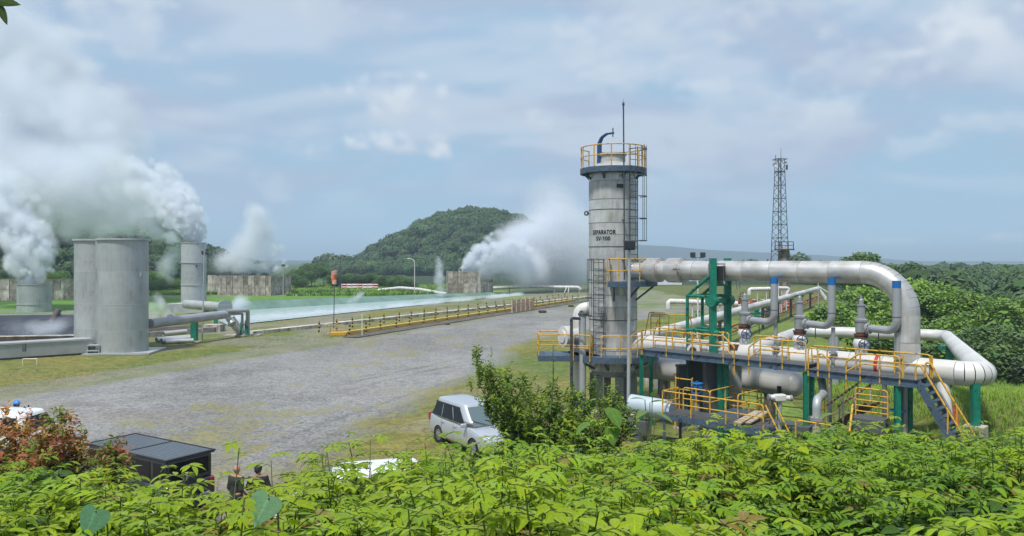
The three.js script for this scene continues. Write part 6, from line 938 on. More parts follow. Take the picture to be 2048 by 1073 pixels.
  if (hat) { const q = R(V(0, .055, 0)); const m = part(head, 'hard_hat', [new THREE.SphereGeometry(.122, 28, 14, 0, 6.3, 0, 1.57).scale(.95, .98, 1.16).rotateX(headDown).rotateY(headTurn).translate(q.x, q.y, q.z), lathe([[.11, 0], [.14, -.008], [.14, .004], [.11, .012]], 28).scale(.95, 1, 1.14).rotateX(headDown).rotateY(headTurn).translate(q.x, q.y, q.z)], std({ color: hat, roughness: .35 })); part(m, 'hat_ridge', new THREE.TorusGeometry(.124, .01, 6, 20, Math.PI).rotateY(1.5708).scale(1, .99, 1.16).rotateX(headDown).rotateY(headTurn).translate(q.x, q.y + .002, q.z), std({ color: hat, roughness: .35 })); }
  t.position.copy(pos); t.rotation.y = turn; return t;
}
const dn = (s) => [V(s * .25, 1.13, -.03), V(s * .25, .88, .06)];
{ const l = dn(-1), r = dn(1); person('bald man in a dark shirt standing beside the black four wheel drive', at(472, 1000, 21.6).setY(0), 2.6, { elbows: [l[0], r[0]], hands: [V(-.2, .93, .18), r[1]], bald: true, skin: C(.36, .19, .12), shirt: C(.025, .03, .022), headTurn: .5 }); }
{ const l = dn(-1), r = dn(1); person('dark haired man in a black shirt standing behind the white car', at(516, 1000, 21.6).setY(0), 3.3, { elbows: [V(-.28, 1.14, .02), V(.28, 1.14, .02)], hands: [V(-.1, 1.02, .25), V(.12, 1.02, .25)], headDown: .25, headTurn: -.3 }); }
{ person('worker in a blue hard hat raising a phone behind the white van', V(-20.1, 0, -31.4), 1.75, { elbows: [V(-.24, 1.22, .16), V(.24, 1.24, .2)], hands: [V(-.1, 1.42, .36), V(.1, 1.46, .38)], hat: C(.03, .24, .62), shirt: C(.03, .02, .025), trousers: C(.03, .03, .05), headTurn: -.2 }); const p = thing('phone', 'small dark phone held up by the worker in the blue hard hat', 'phone', V(-19.66, 1.53, -31.48)); part(p, 'case', rbox(.012, .15, .075, .005, -19.66, 1.53, -31.48), M.black); part(p, 'screen', box(.002, .13, .065, -19.667, 1.53, -31.48), std({ color: C(.05, .07, .1), roughness: .1 })); }
// ================================================================ VEGETATION
// one leaf blade along +z, rising from the origin, folded along its midrib and drooping
function blade(len, wid, { droop = .5, fold = .25, n = 5, tip = 1.15, lobes = 0 } = {}) {
  const P = [], U = [], I = [];
  for (let i = 0; i <= n; i++) {
    const k = i / n, w = wid * .5 * Math.pow(Math.sin(Math.PI * Math.pow(k, .82)), .8) * (1 - k * .15) * (1 + lobes * Math.cos(k * 19)), a = droop * k, z = len * (Math.sin(a) / Math.max(droop, .01)), y = -len * ((1 - Math.cos(a)) / Math.max(droop, .01)), x = i === n ? 0 : w;
    P.push(-x, y + x * fold, z, 0, y, z, x, y + x * fold, z); U.push(0, k, .5, k, 1, k);
  }
  for (let i = 0; i < n; i++) { const a = i * 3; I.push(a, a + 3, a + 1, a + 1, a + 3, a + 4, a + 1, a + 4, a + 2, a + 2, a + 4, a + 5); }
  const g = new THREE.BufferGeometry(); g.setAttribute('position', new THREE.Float32BufferAttribute(P, 3)); g.setAttribute('uv', new THREE.Float32BufferAttribute(U, 2)); g.setIndex(I); g.computeVertexNormals(); return g;
}
const place = (g, p, yaw, pitch, roll = 0) => g.clone().applyMatrix4(new THREE.Matrix4().compose(p, new THREE.Quaternion().setFromEuler(new THREE.Euler(pitch, yaw, roll, 'YXZ')), V(1, 1, 1)));
// a leafy shoot: stem with arching compound leaves
function shoot(seed, { h = .8, fronds = 8, leaflets = 3, len = .125, wid = .048, from = .25 } = {}) {
  const r = rng(seed), leaves = [], stems = [], lean = V((r() - .5) * .18, 0, (r() - .5) * .18), top = (k) => V(lean.x * k * k, h * k, lean.z * k * k);
  stems.push(sweep([0, .35, .7, .93].map(top), .007, 5, false, (k) => lerp(.008, .003, k)));
  for (let f = 0; f < fronds; f++) {
    const k = lerp(from, 1, (f + .5) / fronds), yaw = f * 2.4 + r() * .7, o = top(k), L = lerp(.30, .15, k) * (.8 + r() * .4), up = lerp(.25, .75, k) + (r() - .5) * .3, pts = [];
    for (let i = 0; i <= 4; i++) { const q = i / 4, a = up - q * .85; pts.push(i ? pts[i - 1].clone().add(V(Math.sin(yaw) * Math.cos(a), Math.sin(a), Math.cos(yaw) * Math.cos(a)).multiplyScalar(L / 4)) : o.clone()); }
    stems.push(sweep(pts, .003, 4, false));
    for (let j = 0; j <= leaflets * 2; j++) {
      const end = j === leaflets * 2, q = end ? 1 : lerp(.35, .92, Math.floor(j / 2) / Math.max(1, leaflets - 1)), s = j % 2 ? 1 : -1, i = Math.min(3, Math.floor(q * 4)), p = pts[i].clone().lerp(pts[i + 1], q * 4 - i), l = len * lerp(.75, 1.15, r()) * lerp(1.1, .8, k);
      leaves.push(place(blade(l, wid * (l / len) * lerp(.85, 1.15, r()), { droop: .25 + r() * .6, fold: .12 + r() * .25 }), p, end ? yaw + (r() - .5) * .3 : yaw + s * (.75 + r() * .45), -.4 + r() * .5 + q * .25, (r() - .5) * .6));
    }
  }
  return { leaf: merge(leaves), stem: merge(stems) };
}
function scatter(parent, name, geo, mat, list, kind) {   // list of {p, s, yaw, tilt, c}
  const mesh = new THREE.InstancedMesh(geo, mat, list.length), m = new THREE.Matrix4(), q = new THREE.Quaternion(), e = new THREE.Euler(), col = new THREE.Color(), r0 = parent === scene ? V(0, 0, 0) : rootOf(parent).position, p = V(0, 0, 0);
  list.forEach((o, i) => { mesh.setMatrixAt(i, m.compose(p.copy(o.p).sub(r0), q.setFromEuler(e.set(o.tx ?? 0, o.yaw ?? 0, o.tz ?? 0)), typeof o.s === 'number' ? V(o.s, o.s * (o.sy ?? 1), o.s) : o.s)); if (o.c) mesh.setColorAt(i, col.setRGB(...o.c)); });
  mesh.name = parent === scene ? numbered(name) : name; if (kind) mesh.userData.kind = kind; shadowed(mesh); parent.add(mesh); return mesh;
}
const tint = (r, base, vary) => { const k = 1 + (r() - .5) * vary, w = (r() - .5) * vary * .5; return base.map((b, i) => b * k * (1 + (i === 0 ? w : i === 2 ? -w : 0))); };
const white3 = C(1, 1, 1), hedgeMat = leafMat(1, 1, 1);
// ---------------- the hedge on the bank in front
{
  const kinds = [shoot(1, {}), shoot(2, { fronds: 9, h: .9 }), shoot(3, { fronds: 7, leaflets: 2, len: .14, wid: .056 }), shoot(4, { fronds: 10, h: .75, leaflets: 3, len: .11 }), shoot(5, { fronds: 8, leaflets: 2, len: .15, wid: .05, h: .95 }), shoot(6, { fronds: 9, leaflets: 1, len: .19, wid: .095, h: .85 }), shoot(7, { fronds: 12, leaflets: 4, len: .075, wid: .03, h: 1.0 })];
  const r = rng(501), lists = kinds.map(() => []), hedge = new THREE.Group(); hedge.name = 'hedge_shrubs'; hedge.userData = { kind: 'stuff', label: 'dense light green leafy shrubs filling the front of the view' }; scene.add(hedge);
  for (let i = 0; i < 4300; i++) {
    const d = Math.sqrt(lerp(2.4 ** 2, 12.6 ** 2, r())), px = lerp(-220, 2270, r()), x = (px - CX) / F * d, e = bankEdge(x, -d); if (d > e + .55) continue;
    const n = fbm(x * .55, d * .55, 3, 701), n2 = fbm(x * 1.4 + 5, d * 1.4, 2, 711), edge = clamp((e + .6 - d) / 1.2, .45, 1);
    if (n2 < .30 && r() < .6) continue;
    const near = sst(7, 4, d), s = (.70 + r() * .45) * lerp(1, 1.08, near) * lerp(.8, 1, edge), y = bankY(x, -d) - .12 + (n - .5) * .5 + (fbm(x * .28 + 3, d * .28, 2, 731) - .5) * .5 - (r() < .25 ? .22 : 0);
    const yel = clamp(n * 1.5 - .25 + (r() - .5) * .45, 0, 1), c = r() < .025 ? [.34, .25, .05] : tint(r, [lerp(.16, .42, yel), lerp(.36, .56, yel), lerp(.012, .008, yel)], .3);
    const kk = vnoise(x * .5 + 7, d * .5, 721); const odd = r(); lists[odd < .07 ? 5 : odd < .16 ? 6 : clamp(Math.floor((kk * .8 + r() * .4 - .1) * 5), 0, 4)].push({ p: V(x, y, -d), s, yaw: r() * 6.3, tx: (r() - .5) * .35, tz: (r() - .5) * .35, c });
  }
  kinds.forEach((k, i) => { scatter(hedge, 'foliage', k.leaf, hedgeMat, lists[i], 'stuff'); scatter(hedge, 'stems', k.stem, M.twig, lists[i], 'stuff'); });
  // darker leaves low down among the stems
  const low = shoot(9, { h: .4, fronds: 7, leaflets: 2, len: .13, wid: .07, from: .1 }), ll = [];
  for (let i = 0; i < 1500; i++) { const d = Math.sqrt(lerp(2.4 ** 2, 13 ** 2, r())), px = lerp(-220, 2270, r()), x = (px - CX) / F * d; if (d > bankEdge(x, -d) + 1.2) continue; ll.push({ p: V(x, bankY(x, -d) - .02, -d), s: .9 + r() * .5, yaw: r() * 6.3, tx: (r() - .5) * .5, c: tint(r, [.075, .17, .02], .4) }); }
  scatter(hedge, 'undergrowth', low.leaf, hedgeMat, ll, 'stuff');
}
// single shoots that stand out above the hedge
{
  const sm = leafMat(.36, .50, .03), sprig = (label, px, py, d, h, o = {}, mat = sm) => { const tp = at(px, py, d), y0 = Math.min(bankY(tp.x, -d), tp.y - h), t = thing('leafy_shoot', label, 'shoot', V(tp.x, y0, -d)), s = shoot(o.seed ?? px, { h: tp.y - y0, fronds: 9, leaflets: 3, len: .12, from: clamp(1 - .75 / (tp.y - y0), .1, .8), ...o }); part(t, 'leaves', s.leaf.translate(tp.x, y0, -d), mat); part(t, 'stem', s.stem.translate(tp.x, y0, -d), M.twig); };
  sprig('tall leafy shoot rising above the hedge over the white car', 738, 866, 7.2, .8); sprig('feathery shoot left of the tallest shoot over the white car', 668, 884, 7.0, .7); sprig('short pale shoot above the white car bonnet', 636, 890, 6.6, .7); sprig('blurred pale shoot beside the roof corner of the black vehicle', 458, 872, 5.2, .7, { fronds: 6, len: .09 }); sprig('thin shoot with small leaves between the white car and the silver car', 812, 882, 8.0, .8, { len: .09, fronds: 7 });
  [[596, 938, 6.4], [622, 930, 6.8], [655, 936, 6.6], [690, 928, 7], [716, 940, 6.9], [760, 932, 7.3], [785, 944, 7.2], [830, 930, 7.9], [862, 912, 8.4], [905, 894, 9.2], [950, 884, 9.4], [575, 950, 6.2]].forEach(([px, py, d], i) => sprig(['low shoot at the left end of the white car', 'second low shoot over the white car bonnet', 'spreading shoot against the white car windscreen', 'leafy shoot over the middle of the white car roof', 'shoot right of the tallest shoot over the white car', 'shoot over the right half of the white car roof', 'shoot at the right end of the white car', 'shoot on the hedge left of the silver car', 'shoot in front of the silver car rear wheel', 'shoot in front of the silver car front door', 'shoot in front of the silver car bonnet', 'shoot beside the second standing man'][i], px, py, d, .7, { fronds: 10, seed: 300 + i })); [[318, 940, 6.6], [395, 948, 6.4], [428, 958, 6.2]].forEach(([px, py, d], i) => sprig(['bushy shoot before the left half of the black vehicle', 'bushy shoot before the right half of the black vehicle', 'shoot before the rear corner of the black vehicle'][i], px, py, d, .7, { fronds: 10, seed: 340 + i })); sprig('leafy shoot in front of the low yellow platform', 1405, 838, 10.5, .8); sprig('tall shoot right of the step stand', 1790, 832, 11.2, .7); sprig('shoot reaching up before the red and white ramp', 1660, 846, 11, .7); sprig('slim shoot in front of the two standing men', 548, 905, 6.2, .7, { len: .1 }); sprig('light shoot in front of the black vehicle side', 352, 925, 5.6, .7); sprig('leafy shoot at the right end of the hedge', 1960, 842, 11.4, .7);
  const big = (name, label, px, py, d, leaves, mat) => { const b = at(px, py, d), y0 = bankY(b.x, -d) - .05, t = thing(name, label, 'plant', V(b.x, y0, -d)); leaves.forEach(([lx, ly, len, wid, yaw, pitch, o = {}]) => { const q = at(lx, ly, d + (o.dz ?? 0)); part(t, 'leaf', place(blade(len, wid, { droop: .5, fold: .16, n: 8, ...o }), q, yaw, pitch, o.roll ?? 0), mat); part(t, 'stalk', tube([V(b.x, y0, -d), V(lerp(b.x, q.x, .6), lerp(y0, q.y, .7), lerp(-d, q.z, .6)), q], .006, .1, 6), M.twig); }); };
  big('broad_leaf_plant', 'plant with a few big soft green leaves in front of the separator base', 1215, 870, 10.2, [[1192, 800, .30, .22, -2.2, .2], [1215, 815, .34, .26, .6, .55], [1235, 835, .30, .2, 1.7, .3], [1180, 845, .26, .2, -1.2, .4], [1222, 850, .28, .22, .1, .9]], leafMat(.16, .33, .05)); big('broad_leaf_plant', 'broad leaved pale plant in front of the yellow step stand', 1675, 880, 11.3, [[1668, 828, .26, .15, -1.6, .1], [1690, 826, .26, .15, 1.5, .1], [1672, 850, .3, .2, -.5, .8], [1688, 860, .32, .22, .6, 1.0], [1700, 842, .26, .16, 1.1, .4]], leafMat(.18, .34, .07)); big('broad_leaf_plant', 'pale stemmed plant left of the low platform rail', 1300, 880, 10.6, [[1290, 800, .22, .12, -1.4, -.3], [1300, 806, .24, .13, 1.5, -.3], [1296, 822, .26, .14, -.9, .1], [1312, 826, .28, .14, 1.0, .2], [1305, 795, .2, .1, .2, -.9]], leafMat(.20, .33, .09));
  const heart = (label, px, py, d, size, mat, roll, name = 'heart_leaf_vine') => { const s = new THREE.Shape(); s.moveTo(0, 0); s.bezierCurveTo(-.1, .22, -.6, .25, -.55, -.15); s.bezierCurveTo(-.5, -.5, -.15, -.75, .05, -1.05); s.bezierCurveTo(.2, -.75, .5, -.5, .55, -.15); s.bezierCurveTo(.58, .22, .1, .22, 0, 0); const g = new THREE.ShapeGeometry(s, 16), p = g.attributes.position, uv = g.attributes.uv; for (let i = 0; i < p.count; i++) { uv.setXY(i, p.getX(i) + .5, p.getY(i) + .9); p.setZ(i, -Math.abs(p.getX(i)) * .45 - p.getY(i) ** 2 * .3 + Math.sin(p.getY(i) * 9 + p.getX(i) * 5) * .03); } const q = at(px, py, d), t = thing(name, label, 'plant', q.clone().setY(bankY(q.x, -d))); part(t, 'leaf', g.scale(size, size, size).rotateX(-.5).rotateZ(roll).translate(q.x, q.y, q.z), mat); part(t, 'stalk', tube([V(q.x + .05, bankY(q.x, -d), -d - .1), V(q.x + .02, q.y - .1, -d - .08), q], .005, .05, 6), M.twig); };
  const bl = phys({ color: C(.17, .36, .18), map: TX.leaf, roughness: .95, transmission: .3, thickness: 0, clearcoat: .3, clearcoatRoughness: .4, side: THREE.DoubleSide });
  heart('large blue green heart shaped leaf low in the front hedge', 536, 996, 3.5, .13, bl, -.45); heart('large dull green lobed leaf in the lower left of the hedge', 190, 1022, 4.0, .14, phys({ color: C(.10, .27, .13), map: TX.leaf, roughness: .95, transmission: .3, thickness: 0, side: THREE.DoubleSide }), -.35, 'lobed_leaf_plant');
  // leaf tips hanging into the upper left corner from a branch above
  const lp = (label, x0, y0, x1, y1, w) => { const a = at(x0, y0, 2), b = at(x1, y1, 2), len = a.distanceTo(b), g = blade(len, w, { droop: .15, n: 8, fold: .2 }), dir = b.clone().sub(a).normalize(), z = V(0, 0, 1), m = new THREE.Matrix4(), X = dir.clone().cross(V(0, .2, 1)).normalize(), Y = dir.clone().cross(X); m.makeBasis(X, Y, dir); const t = thing('overhanging_leaf', label, 'leaf', a); part(t, 'leaf_blade', g.applyMatrix4(m).translate(a.x, a.y, a.z), leafMat(.07, .12, .03)); part(t, 'twig', tube([a, a.clone().add(V(-.12, .06, 0)), V(a.x - .3, a.y + .2, a.z)], .004, .02, 6), M.twig); };
  lp('long narrow leaf tip hanging into the top left corner', -50, -14, 46, 14, .035); lp('dark thin leaf tip at the left edge under the corner', -8, 2, 16, 52, .022);
}
// ---------------- bushes: twiggy stems and sprigs of leaves
function sprigGeo(seed, n, len, wid, spread = .3) { const r = rng(seed), g = []; for (let i = 0; i < n; i++) { const k = i / n, p = V((r() - .5) * .06, (k - .3) * spread, (r() - .5) * .06); g.push(place(blade(len * (.7 + r() * .6), wid * (.7 + r() * .6), { n: 3, droop: .4, fold: .2 }), p, i * 2.4 + r(), -.9 + r() * 1.3, (r() - .5) * .8)); } return merge(g); }
function bush(name, label, root, tips, { mat, geo, per = 40, spread = .28, s = [.8, 1.3], base, vary = .5, seed = 1 }) {
  const r = rng(seed), t = thing(name, label, 'shrub', root), list = [];
  tips.forEach(([p, rad = 1], i) => { const mid = root.clone().lerp(p, .5).add(V((r() - .5) * .2, .12, (r() - .5) * .2)); part(t, 'branch', sweep([root, mid, p], .02, 6, true, (k) => lerp(.035, .006, k)), M.bark); for (let j = 0; j < per * rad; j++) { const k = .45 + .6 * r(), q = k < .5 ? root.clone().lerp(mid, k * 2) : mid.clone().lerp(p, (k - .5) * 2); q.add(V((r() + r() - 1), (r() + r() - 1) * .75, (r() + r() - 1)).multiplyScalar(spread * rad)); list.push({ p: q, s: lerp(s[0], s[1], r()), yaw: r() * 6.3, tx: (r() - .5) * 1.2, tz: (r() - .5) * 1.2, c: tint(r, typeof base === 'function' ? base(q, r) : base, vary) }); } });
  scatter(t, 'foliage', geo, mat, list, 'stuff'); return t;
}
const smallSprig = sprigGeo(71, 16, .085, .036, .26);
{
  const d = 14, root = at(1120, 905, d); root.y = bankY(root.x, -d) - .1; const T = (px, py, dd, rad = 1) => [at(px, py + 34 - (px < 985 ? 20 : 0), d + dd), rad];
  bush('leafy_bush', 'dark green small leaved bush between the silver car and the separator', root, [T(952, 702, .2, .6), T(972, 722, -.2, .9), T(962, 762, .2, .8), T(1012, 722, .3, 1), T(1000, 760, -.3, 1.2), T(1052, 742, .4, 1.1), T(1060, 780, -.4, 1.5), T(1100, 750, 0, 1), T(1110, 800, .3, 1.5), T(1150, 765, .3, 1.1), T(1185, 742, .2, .9), T(1165, 800, -.3, 1.4), T(1218, 752, .4, .9), T(1245, 790, .2, 1), T(1215, 810, -.2, 1.3), T(1256, 795, .2, .9), T(1235, 772, .3, .7), T(1268, 812, .1, .7), T(1010, 805, .3, 1), T(970, 790, .2, .7), T(1060, 830, -.3, 1.4), T(1130, 850, -.3, 1.4), T(1200, 850, -.3, 1.3)], { mat: hedgeMat, geo: smallSprig, per: 72, spread: .24, base: (p, r) => (r() < .55 ? [.30, .43, .04] : [.16, .28, .025]), seed: 61, s: [.7, 1.2] });
  const b = at(1100, 830, 12.5), tp = at(1106, 690, 12.5), t = thing('leafy_shoot', 'single tall thin shoot with sparse leaves rising from the dark bush', 'shoot', b); part(t, 'stem', sweep([b, b.clone().lerp(tp, .5).add(V(.03, 0, 0)), tp], .012, 6, true, (k) => lerp(.014, .005, k)), M.twig);
  const gs = []; const r = rng(8); for (let i = 0; i < 22; i++) { const k = .3 + .7 * i / 22; gs.push(place(blade(.1, .04, { n: 3 }), b.clone().lerp(tp, k), i * 2.4, -.4 + r() * .6)); } part(t, 'leaves', gs, leafMat(.08, .16, .03));
}
{
  const cro = (label, px, py, d, tips, seed) => { const root = at(px, py, d); root.y = bankY(root.x, -d) - .1; bush('red_shrub', label, root, tips.map(([x, y, dd, rad]) => [at(x, y, d + dd), rad]), { mat: hedgeMat, geo: sprigGeo(73, 14, .075, .034, .2), per: 40, spread: .24, seed, s: [.7, 1.15], vary: .5, base: (p, r) => { const k = clamp((p.y - root.y) / .95 + (r() - .5) * .5, 0, 1); return k > .62 ? (r() < .35 ? [.56, .20, .09] : r() < .55 ? [.52, .30, .08] : [.26, .33, .05]) : r() < .22 ? [.40, .25, .06] : [.15, .27, .03]; } }); };
  cro('orange red leaved shrub in front of the black vehicle at left', 112, 985, 9.4, [[100, 840, 0, .8], [122, 835, .2, .8], [80, 868, -.2, 1], [140, 862, .2, 1], [112, 880, -.3, 1.2], [158, 892, .1, .9], [60, 900, 0, 1], [100, 920, -.3, 1.2], [150, 930, 0, 1]], 65); cro('dull red shrub at the left edge below the white van', 28, 950, 10, [[18, 838, 0, .7], [45, 850, .2, .8], [-10, 860, 0, 1], [30, 880, -.2, 1], [60, 876, 0, .7], [5, 910, 0, 1]], 66); cro('small reddish shrub tips against the black vehicle', 222, 985, 8.4, [[212, 905, 0, .6], [232, 898, .1, .5], [246, 935, 0, .6], [208, 940, 0, .7]], 67);
}
// ---------------- trees
const clump = (seed, n, s) => { const r = rng(seed), P = []; const v = V(0, 0, 0), e = new THREE.Euler(), m = new THREE.Matrix4(); for (let i = 0; i < n; i++) { do v.set(r() * 2 - 1, r() * 2 - 1, r() * 2 - 1); while (v.lengthSq() > 1 || v.lengthSq() < .12); v.y *= .62; const k = s * (.6 + r() * .8), q = new THREE.Quaternion().setFromEuler(e.set((r() - .5) * 1.7, r() * 6.3, (r() - .5) * 1.7)), c = [[-k * .5, 0, 0], [0, k * .12, -k * .85], [k * .5, 0, 0], [0, -k * .1, k * .85]].map((a) => V(...a).applyQuaternion(q).add(v)); for (const t of [[0, 2, 1], [0, 3, 2]]) for (const j of t) P.push(c[j].x, c[j].y, c[j].z); } const g = new THREE.BufferGeometry(); g.setAttribute('position', new THREE.Float32BufferAttribute(P, 3)); g.setAttribute('uv', new THREE.Float32BufferAttribute(new Float32Array(P.length / 3 * 2).fill(.3), 2)); g.computeVertexNormals(); return g; };
const CLF = [clump(84, 330, .095), clump(85, 330, .10)], CL = [clump(81, 130, .20), clump(82, 130, .21), clump(83, 120, .19)], treeMat = phys({ color: white3, roughness: .95, transmission: .35, thickness: 0, side: THREE.DoubleSide });
function tree(name, label, x, z, topY, R, { base = [.07, .15, .02], hi = [.14, .25, .03], n = 70, cl = 1.0, seed = 1, squash = .8, group, set = CL } = {}) {
  const r = rng(seed), y0 = landY(x, z) - .2, H = topY - y0, t = thing(name, label, name.includes('shrub') ? 'shrub' : 'tree', V(x, y0, z), group), list = [], rv = Math.min(R * squash, H * .46), cy = topY - rv;
  part(t, 'trunk', sweep([V(x, y0, z), V(x + (r() - .5) * .4, y0 + H * .3, z), V(x + (r() - .5) * .8, cy, z)], .2, 8, true, (k) => lerp(.035, .012, k) * H * .6), M.bark);
  for (let i = 0; i < 5; i++) { const a = r() * 6.3, k = .35 + r() * .3; part(t, 'limb', sweep([V(x, y0 + H * k, z), V(x + Math.sin(a) * R * .4, cy - rv * .1, z + Math.cos(a) * R * .4), V(x + Math.sin(a) * R * .75, cy + rv * (r() * .5), z + Math.cos(a) * R * .75)], .08, 6, true, (q) => lerp(.012, .004, q) * H), M.bark); }
  const lobes = Array.from({ length: 7 }, () => { const a = r() * 6.3, u = r() * 1.2 - .35; return [V(Math.cos(a) * R * .62 * Math.sqrt(1 - Math.min(1, u * u)), u * rv * .75, Math.sin(a) * R * .62 * Math.sqrt(1 - Math.min(1, u * u))), R * (.32 + r() * .2)]; });
  for (let i = 0; i < n; i++) { const [c, lr] = lobes[Math.floor(r() * 7)], v = V(r() * 2 - 1, r() * 1.6 - .6, r() * 2 - 1).normalize().multiplyScalar(lr * (.6 + r() * .5)); v.y *= .75; const p = c.clone().add(v), k = clamp(r() * 1.1 - .1, 0, 1); list.push({ p: V(x + p.x, Math.min(cy + p.y, topY - .2), z + p.z), s: cl * (.65 + r() * .6), yaw: r() * 6.3, tx: (r() - .5) * .6, tz: (r() - .5) * .6, c: tint(r, [lerp(base[0], hi[0], k), lerp(base[1], hi[1], k), lerp(base[2], hi[2], k)], .35) }); }
  set.forEach((g, i) => scatter(t, 'crown', g, treeMat, list.filter((_, j) => j % set.length === i), 'stuff')); return t;
}
{
  const near = [[1692, 600, 60, 2.6, 'leafy tree just right of the lawn under the overhead pipe'], [1728, 575, 72, 3.2, 'dark leafy tree behind the third vent pipe'], [1755, 610, 58, 2.4, 'bright green tree seen through the pipe loop'], [1778, 640, 56, 2.0, 'low bright tree between the vent and the riser'], [1858, 566, 64, 3.2, 'tall bright green tree right of the riser pipe'], [1905, 590, 62, 3.0, 'bright spreading tree second from the riser pipe'], [1880, 645, 55, 2.4, 'low dense tree behind the pipe loop at right'], [1950, 622, 60, 2.8, 'bright tree above the bend of the header pipe'], [1992, 600, 66, 3.0, 'round green tree behind the header pipe bend'], [2035, 606, 58, 3.0, 'bright tree at the right edge of the frame'], [1965, 668, 52, 2.3, 'dark low tree right of the pipe loop'], [2020, 665, 50, 2.5, 'dark tree low at the right edge'], [2050, 700, 47, 2.3, 'lowest dark tree in the right corner'], [1925, 690, 50, 1.9, 'small tree beside the green loop support'], [1985, 715, 49, 1.7, 'dark shrub like tree just behind the pipe bend']];
  near.forEach(([px, py, d, R, label], i) => { const p = at(px, py, d), bright = py < 650; tree('leafy_tree', label, p.x, p.z, p.y, R, { seed: 900 + i, n: 120, cl: .95, base: bright ? [.08, .18, .018] : [.045, .11, .016], hi: bright ? [.24, .40, .03] : [.12, .23, .03], squash: 1.0, group: 'trees beyond the pad at right' }); });  // trees with lower tops get darker leaf colours
  tree('leafy_tree', 'tree top showing above the overhead pipe near its bend', ...[at(1728, 509, 92)].flatMap((p) => [p.x, p.z, p.y]), 3.4, { seed: 940, n: 90, cl: 1.1, hi: [.13, .22, .03] });
  const mid = [[1905, 585, 118], [1950, 578, 128], [1990, 574, 122], [2035, 576, 116], [2060, 590, 108], [1930, 605, 104], [1980, 600, 100], [2020, 602, 96]]; const names = ['leftmost dark tree of the middle row in the right valley', 'second dark tree from the left in the right valley', 'third dark tree from the left in the right valley', 'dark tree near the right edge in the valley row', 'dark tree cut by the right edge in the valley row', 'lower dark tree at the left of the right valley', 'lower dark tree in the middle of the right valley', 'lower dark tree at the right of the right valley'];
  mid.forEach(([px, py, d], i) => { const p = at(px, py, d); tree('valley_tree', names[i], p.x, p.z, p.y, 4.4, { seed: 960 + i, n: 90, set: CLF, cl: 1.5, base: [.03, .075, .018], hi: [.06, .125, .024], group: 'dark trees in the right valley' }); });
  const sh = [[600, 535, 196, 3.4], [622, 530, 200, 3.8], [648, 529, 204, 4.2], [590, 548, 190, 2.6], [705, 551, 196, 2.8], [738, 547, 200, 3.0], [770, 552, 198, 2.8], [797, 555, 190, 3.0], [815, 560, 186, 2.2], [672, 550, 192, 2.4]]; const sn = ['leftmost tall shrub beyond the lagoon', 'shrub just right of the leftmost beyond the lagoon', 'tallest dark shrub left of the windsock', 'low shrub beside the short lamp post', 'low shrub right of the windsock', 'shrub behind the left end of the pipe rack', 'shrub behind the right end of the pipe rack', 'dark round shrub right of the pipe rack', 'rightmost small shrub before the street lamp', 'low shrub behind the windsock'];
  sh.forEach(([px, py, d, R], i) => { const p = at(px, py, d); tree('field_shrub', sn[i], p.x, p.z, p.y, R, { seed: 980 + i, n: 60, set: CLF, cl: 1.2, base: [.045, .12, .018], hi: [.11, .22, .03], squash: .9, group: 'shrubs beyond the lagoon' }); });
  const ls = [[318, 548, 190], [345, 560, 180], [300, 565, 176], [120, 545, 186], [105, 560, 176], [15, 560, 170]]; const ln = ['shrub in the gap left of the slim silencer stack', 'low shrub just left of the slim silencer stack', 'low shrub beside the right edge of the twin drums', 'shrub between the far left plume and the twin drums', 'low shrub right of the far left silencer', 'shrub at the left edge behind the pale wall'];
  ls.forEach(([px, py, d], i) => { const p = at(px, py, d); tree('field_shrub', ln[i], p.x, p.z, p.y, 3.4, { seed: 1000 + i, n: 60, set: CLF, cl: 1.2, base: [.07, .18, .02], hi: [.18, .33, .035], squash: .8, group: 'shrubs beyond the silencers' }); });
  // far trees behind the sheds
  [[1500, 558, 300, 'tree between the white sheds and the first vent pipe'], [1528, 556, 300, 'round tree right of the white sheds'], [1415, 566, 250, 'low tree before the left white shed'], [1600, 566, 240, 'far tree below the overhead pipe past the first vent'], [1640, 562, 230, 'far tree behind the end of the long pipeline']].forEach(([px, py, d, label], i) => { const p = at(px, py, d); tree('far_tree', label, p.x, p.z, p.y, 3.6, { seed: 1020 + i, n: 50, set: CLF, cl: 1.4, base: [.03, .08, .02], hi: [.06, .13, .03] }); });
}
// ---------------- woods on the hills: one mass each
function crownGeo(seed, n, s) { const r = rng(seed), P = [], v = V(0, 0, 0), lob = Array.from({ length: 9 }, () => [V(r() * 2 - 1, r() * 1.0, r() * 2 - 1).normalize().multiplyScalar(.55), .35 + r() * .25]); for (let i = 0; i < n; i++) { const [c, lr] = lob[i % 9]; v.set(r() * 2 - 1, r() * 1.5 - .45, r() * 2 - 1).normalize(); const o = v.clone(), p = c.clone().addScaledVector(v, lr * (.85 + r() * .25)); p.y *= .8; const k = s * (.6 + r() * .8), x = V(r() - .5, r() - .5, r() - .5).cross(o).normalize(), y = o.clone().add(V(r() - .5, r() - .5, r() - .5).multiplyScalar(.9)).cross(x).normalize(), q = [p.clone().addScaledVector(x, -k), p.clone().addScaledVector(y, k), p.clone().addScaledVector(x, k), p.clone().addScaledVector(y, -k)]; for (const j of [0, 1, 2, 0, 2, 3]) P.push(q[j].x, q[j].y, q[j].z); } const g = new THREE.BufferGeometry(); g.setAttribute('position', new THREE.Float32BufferAttribute(P, 3)); g.computeVertexNormals(); return g; }
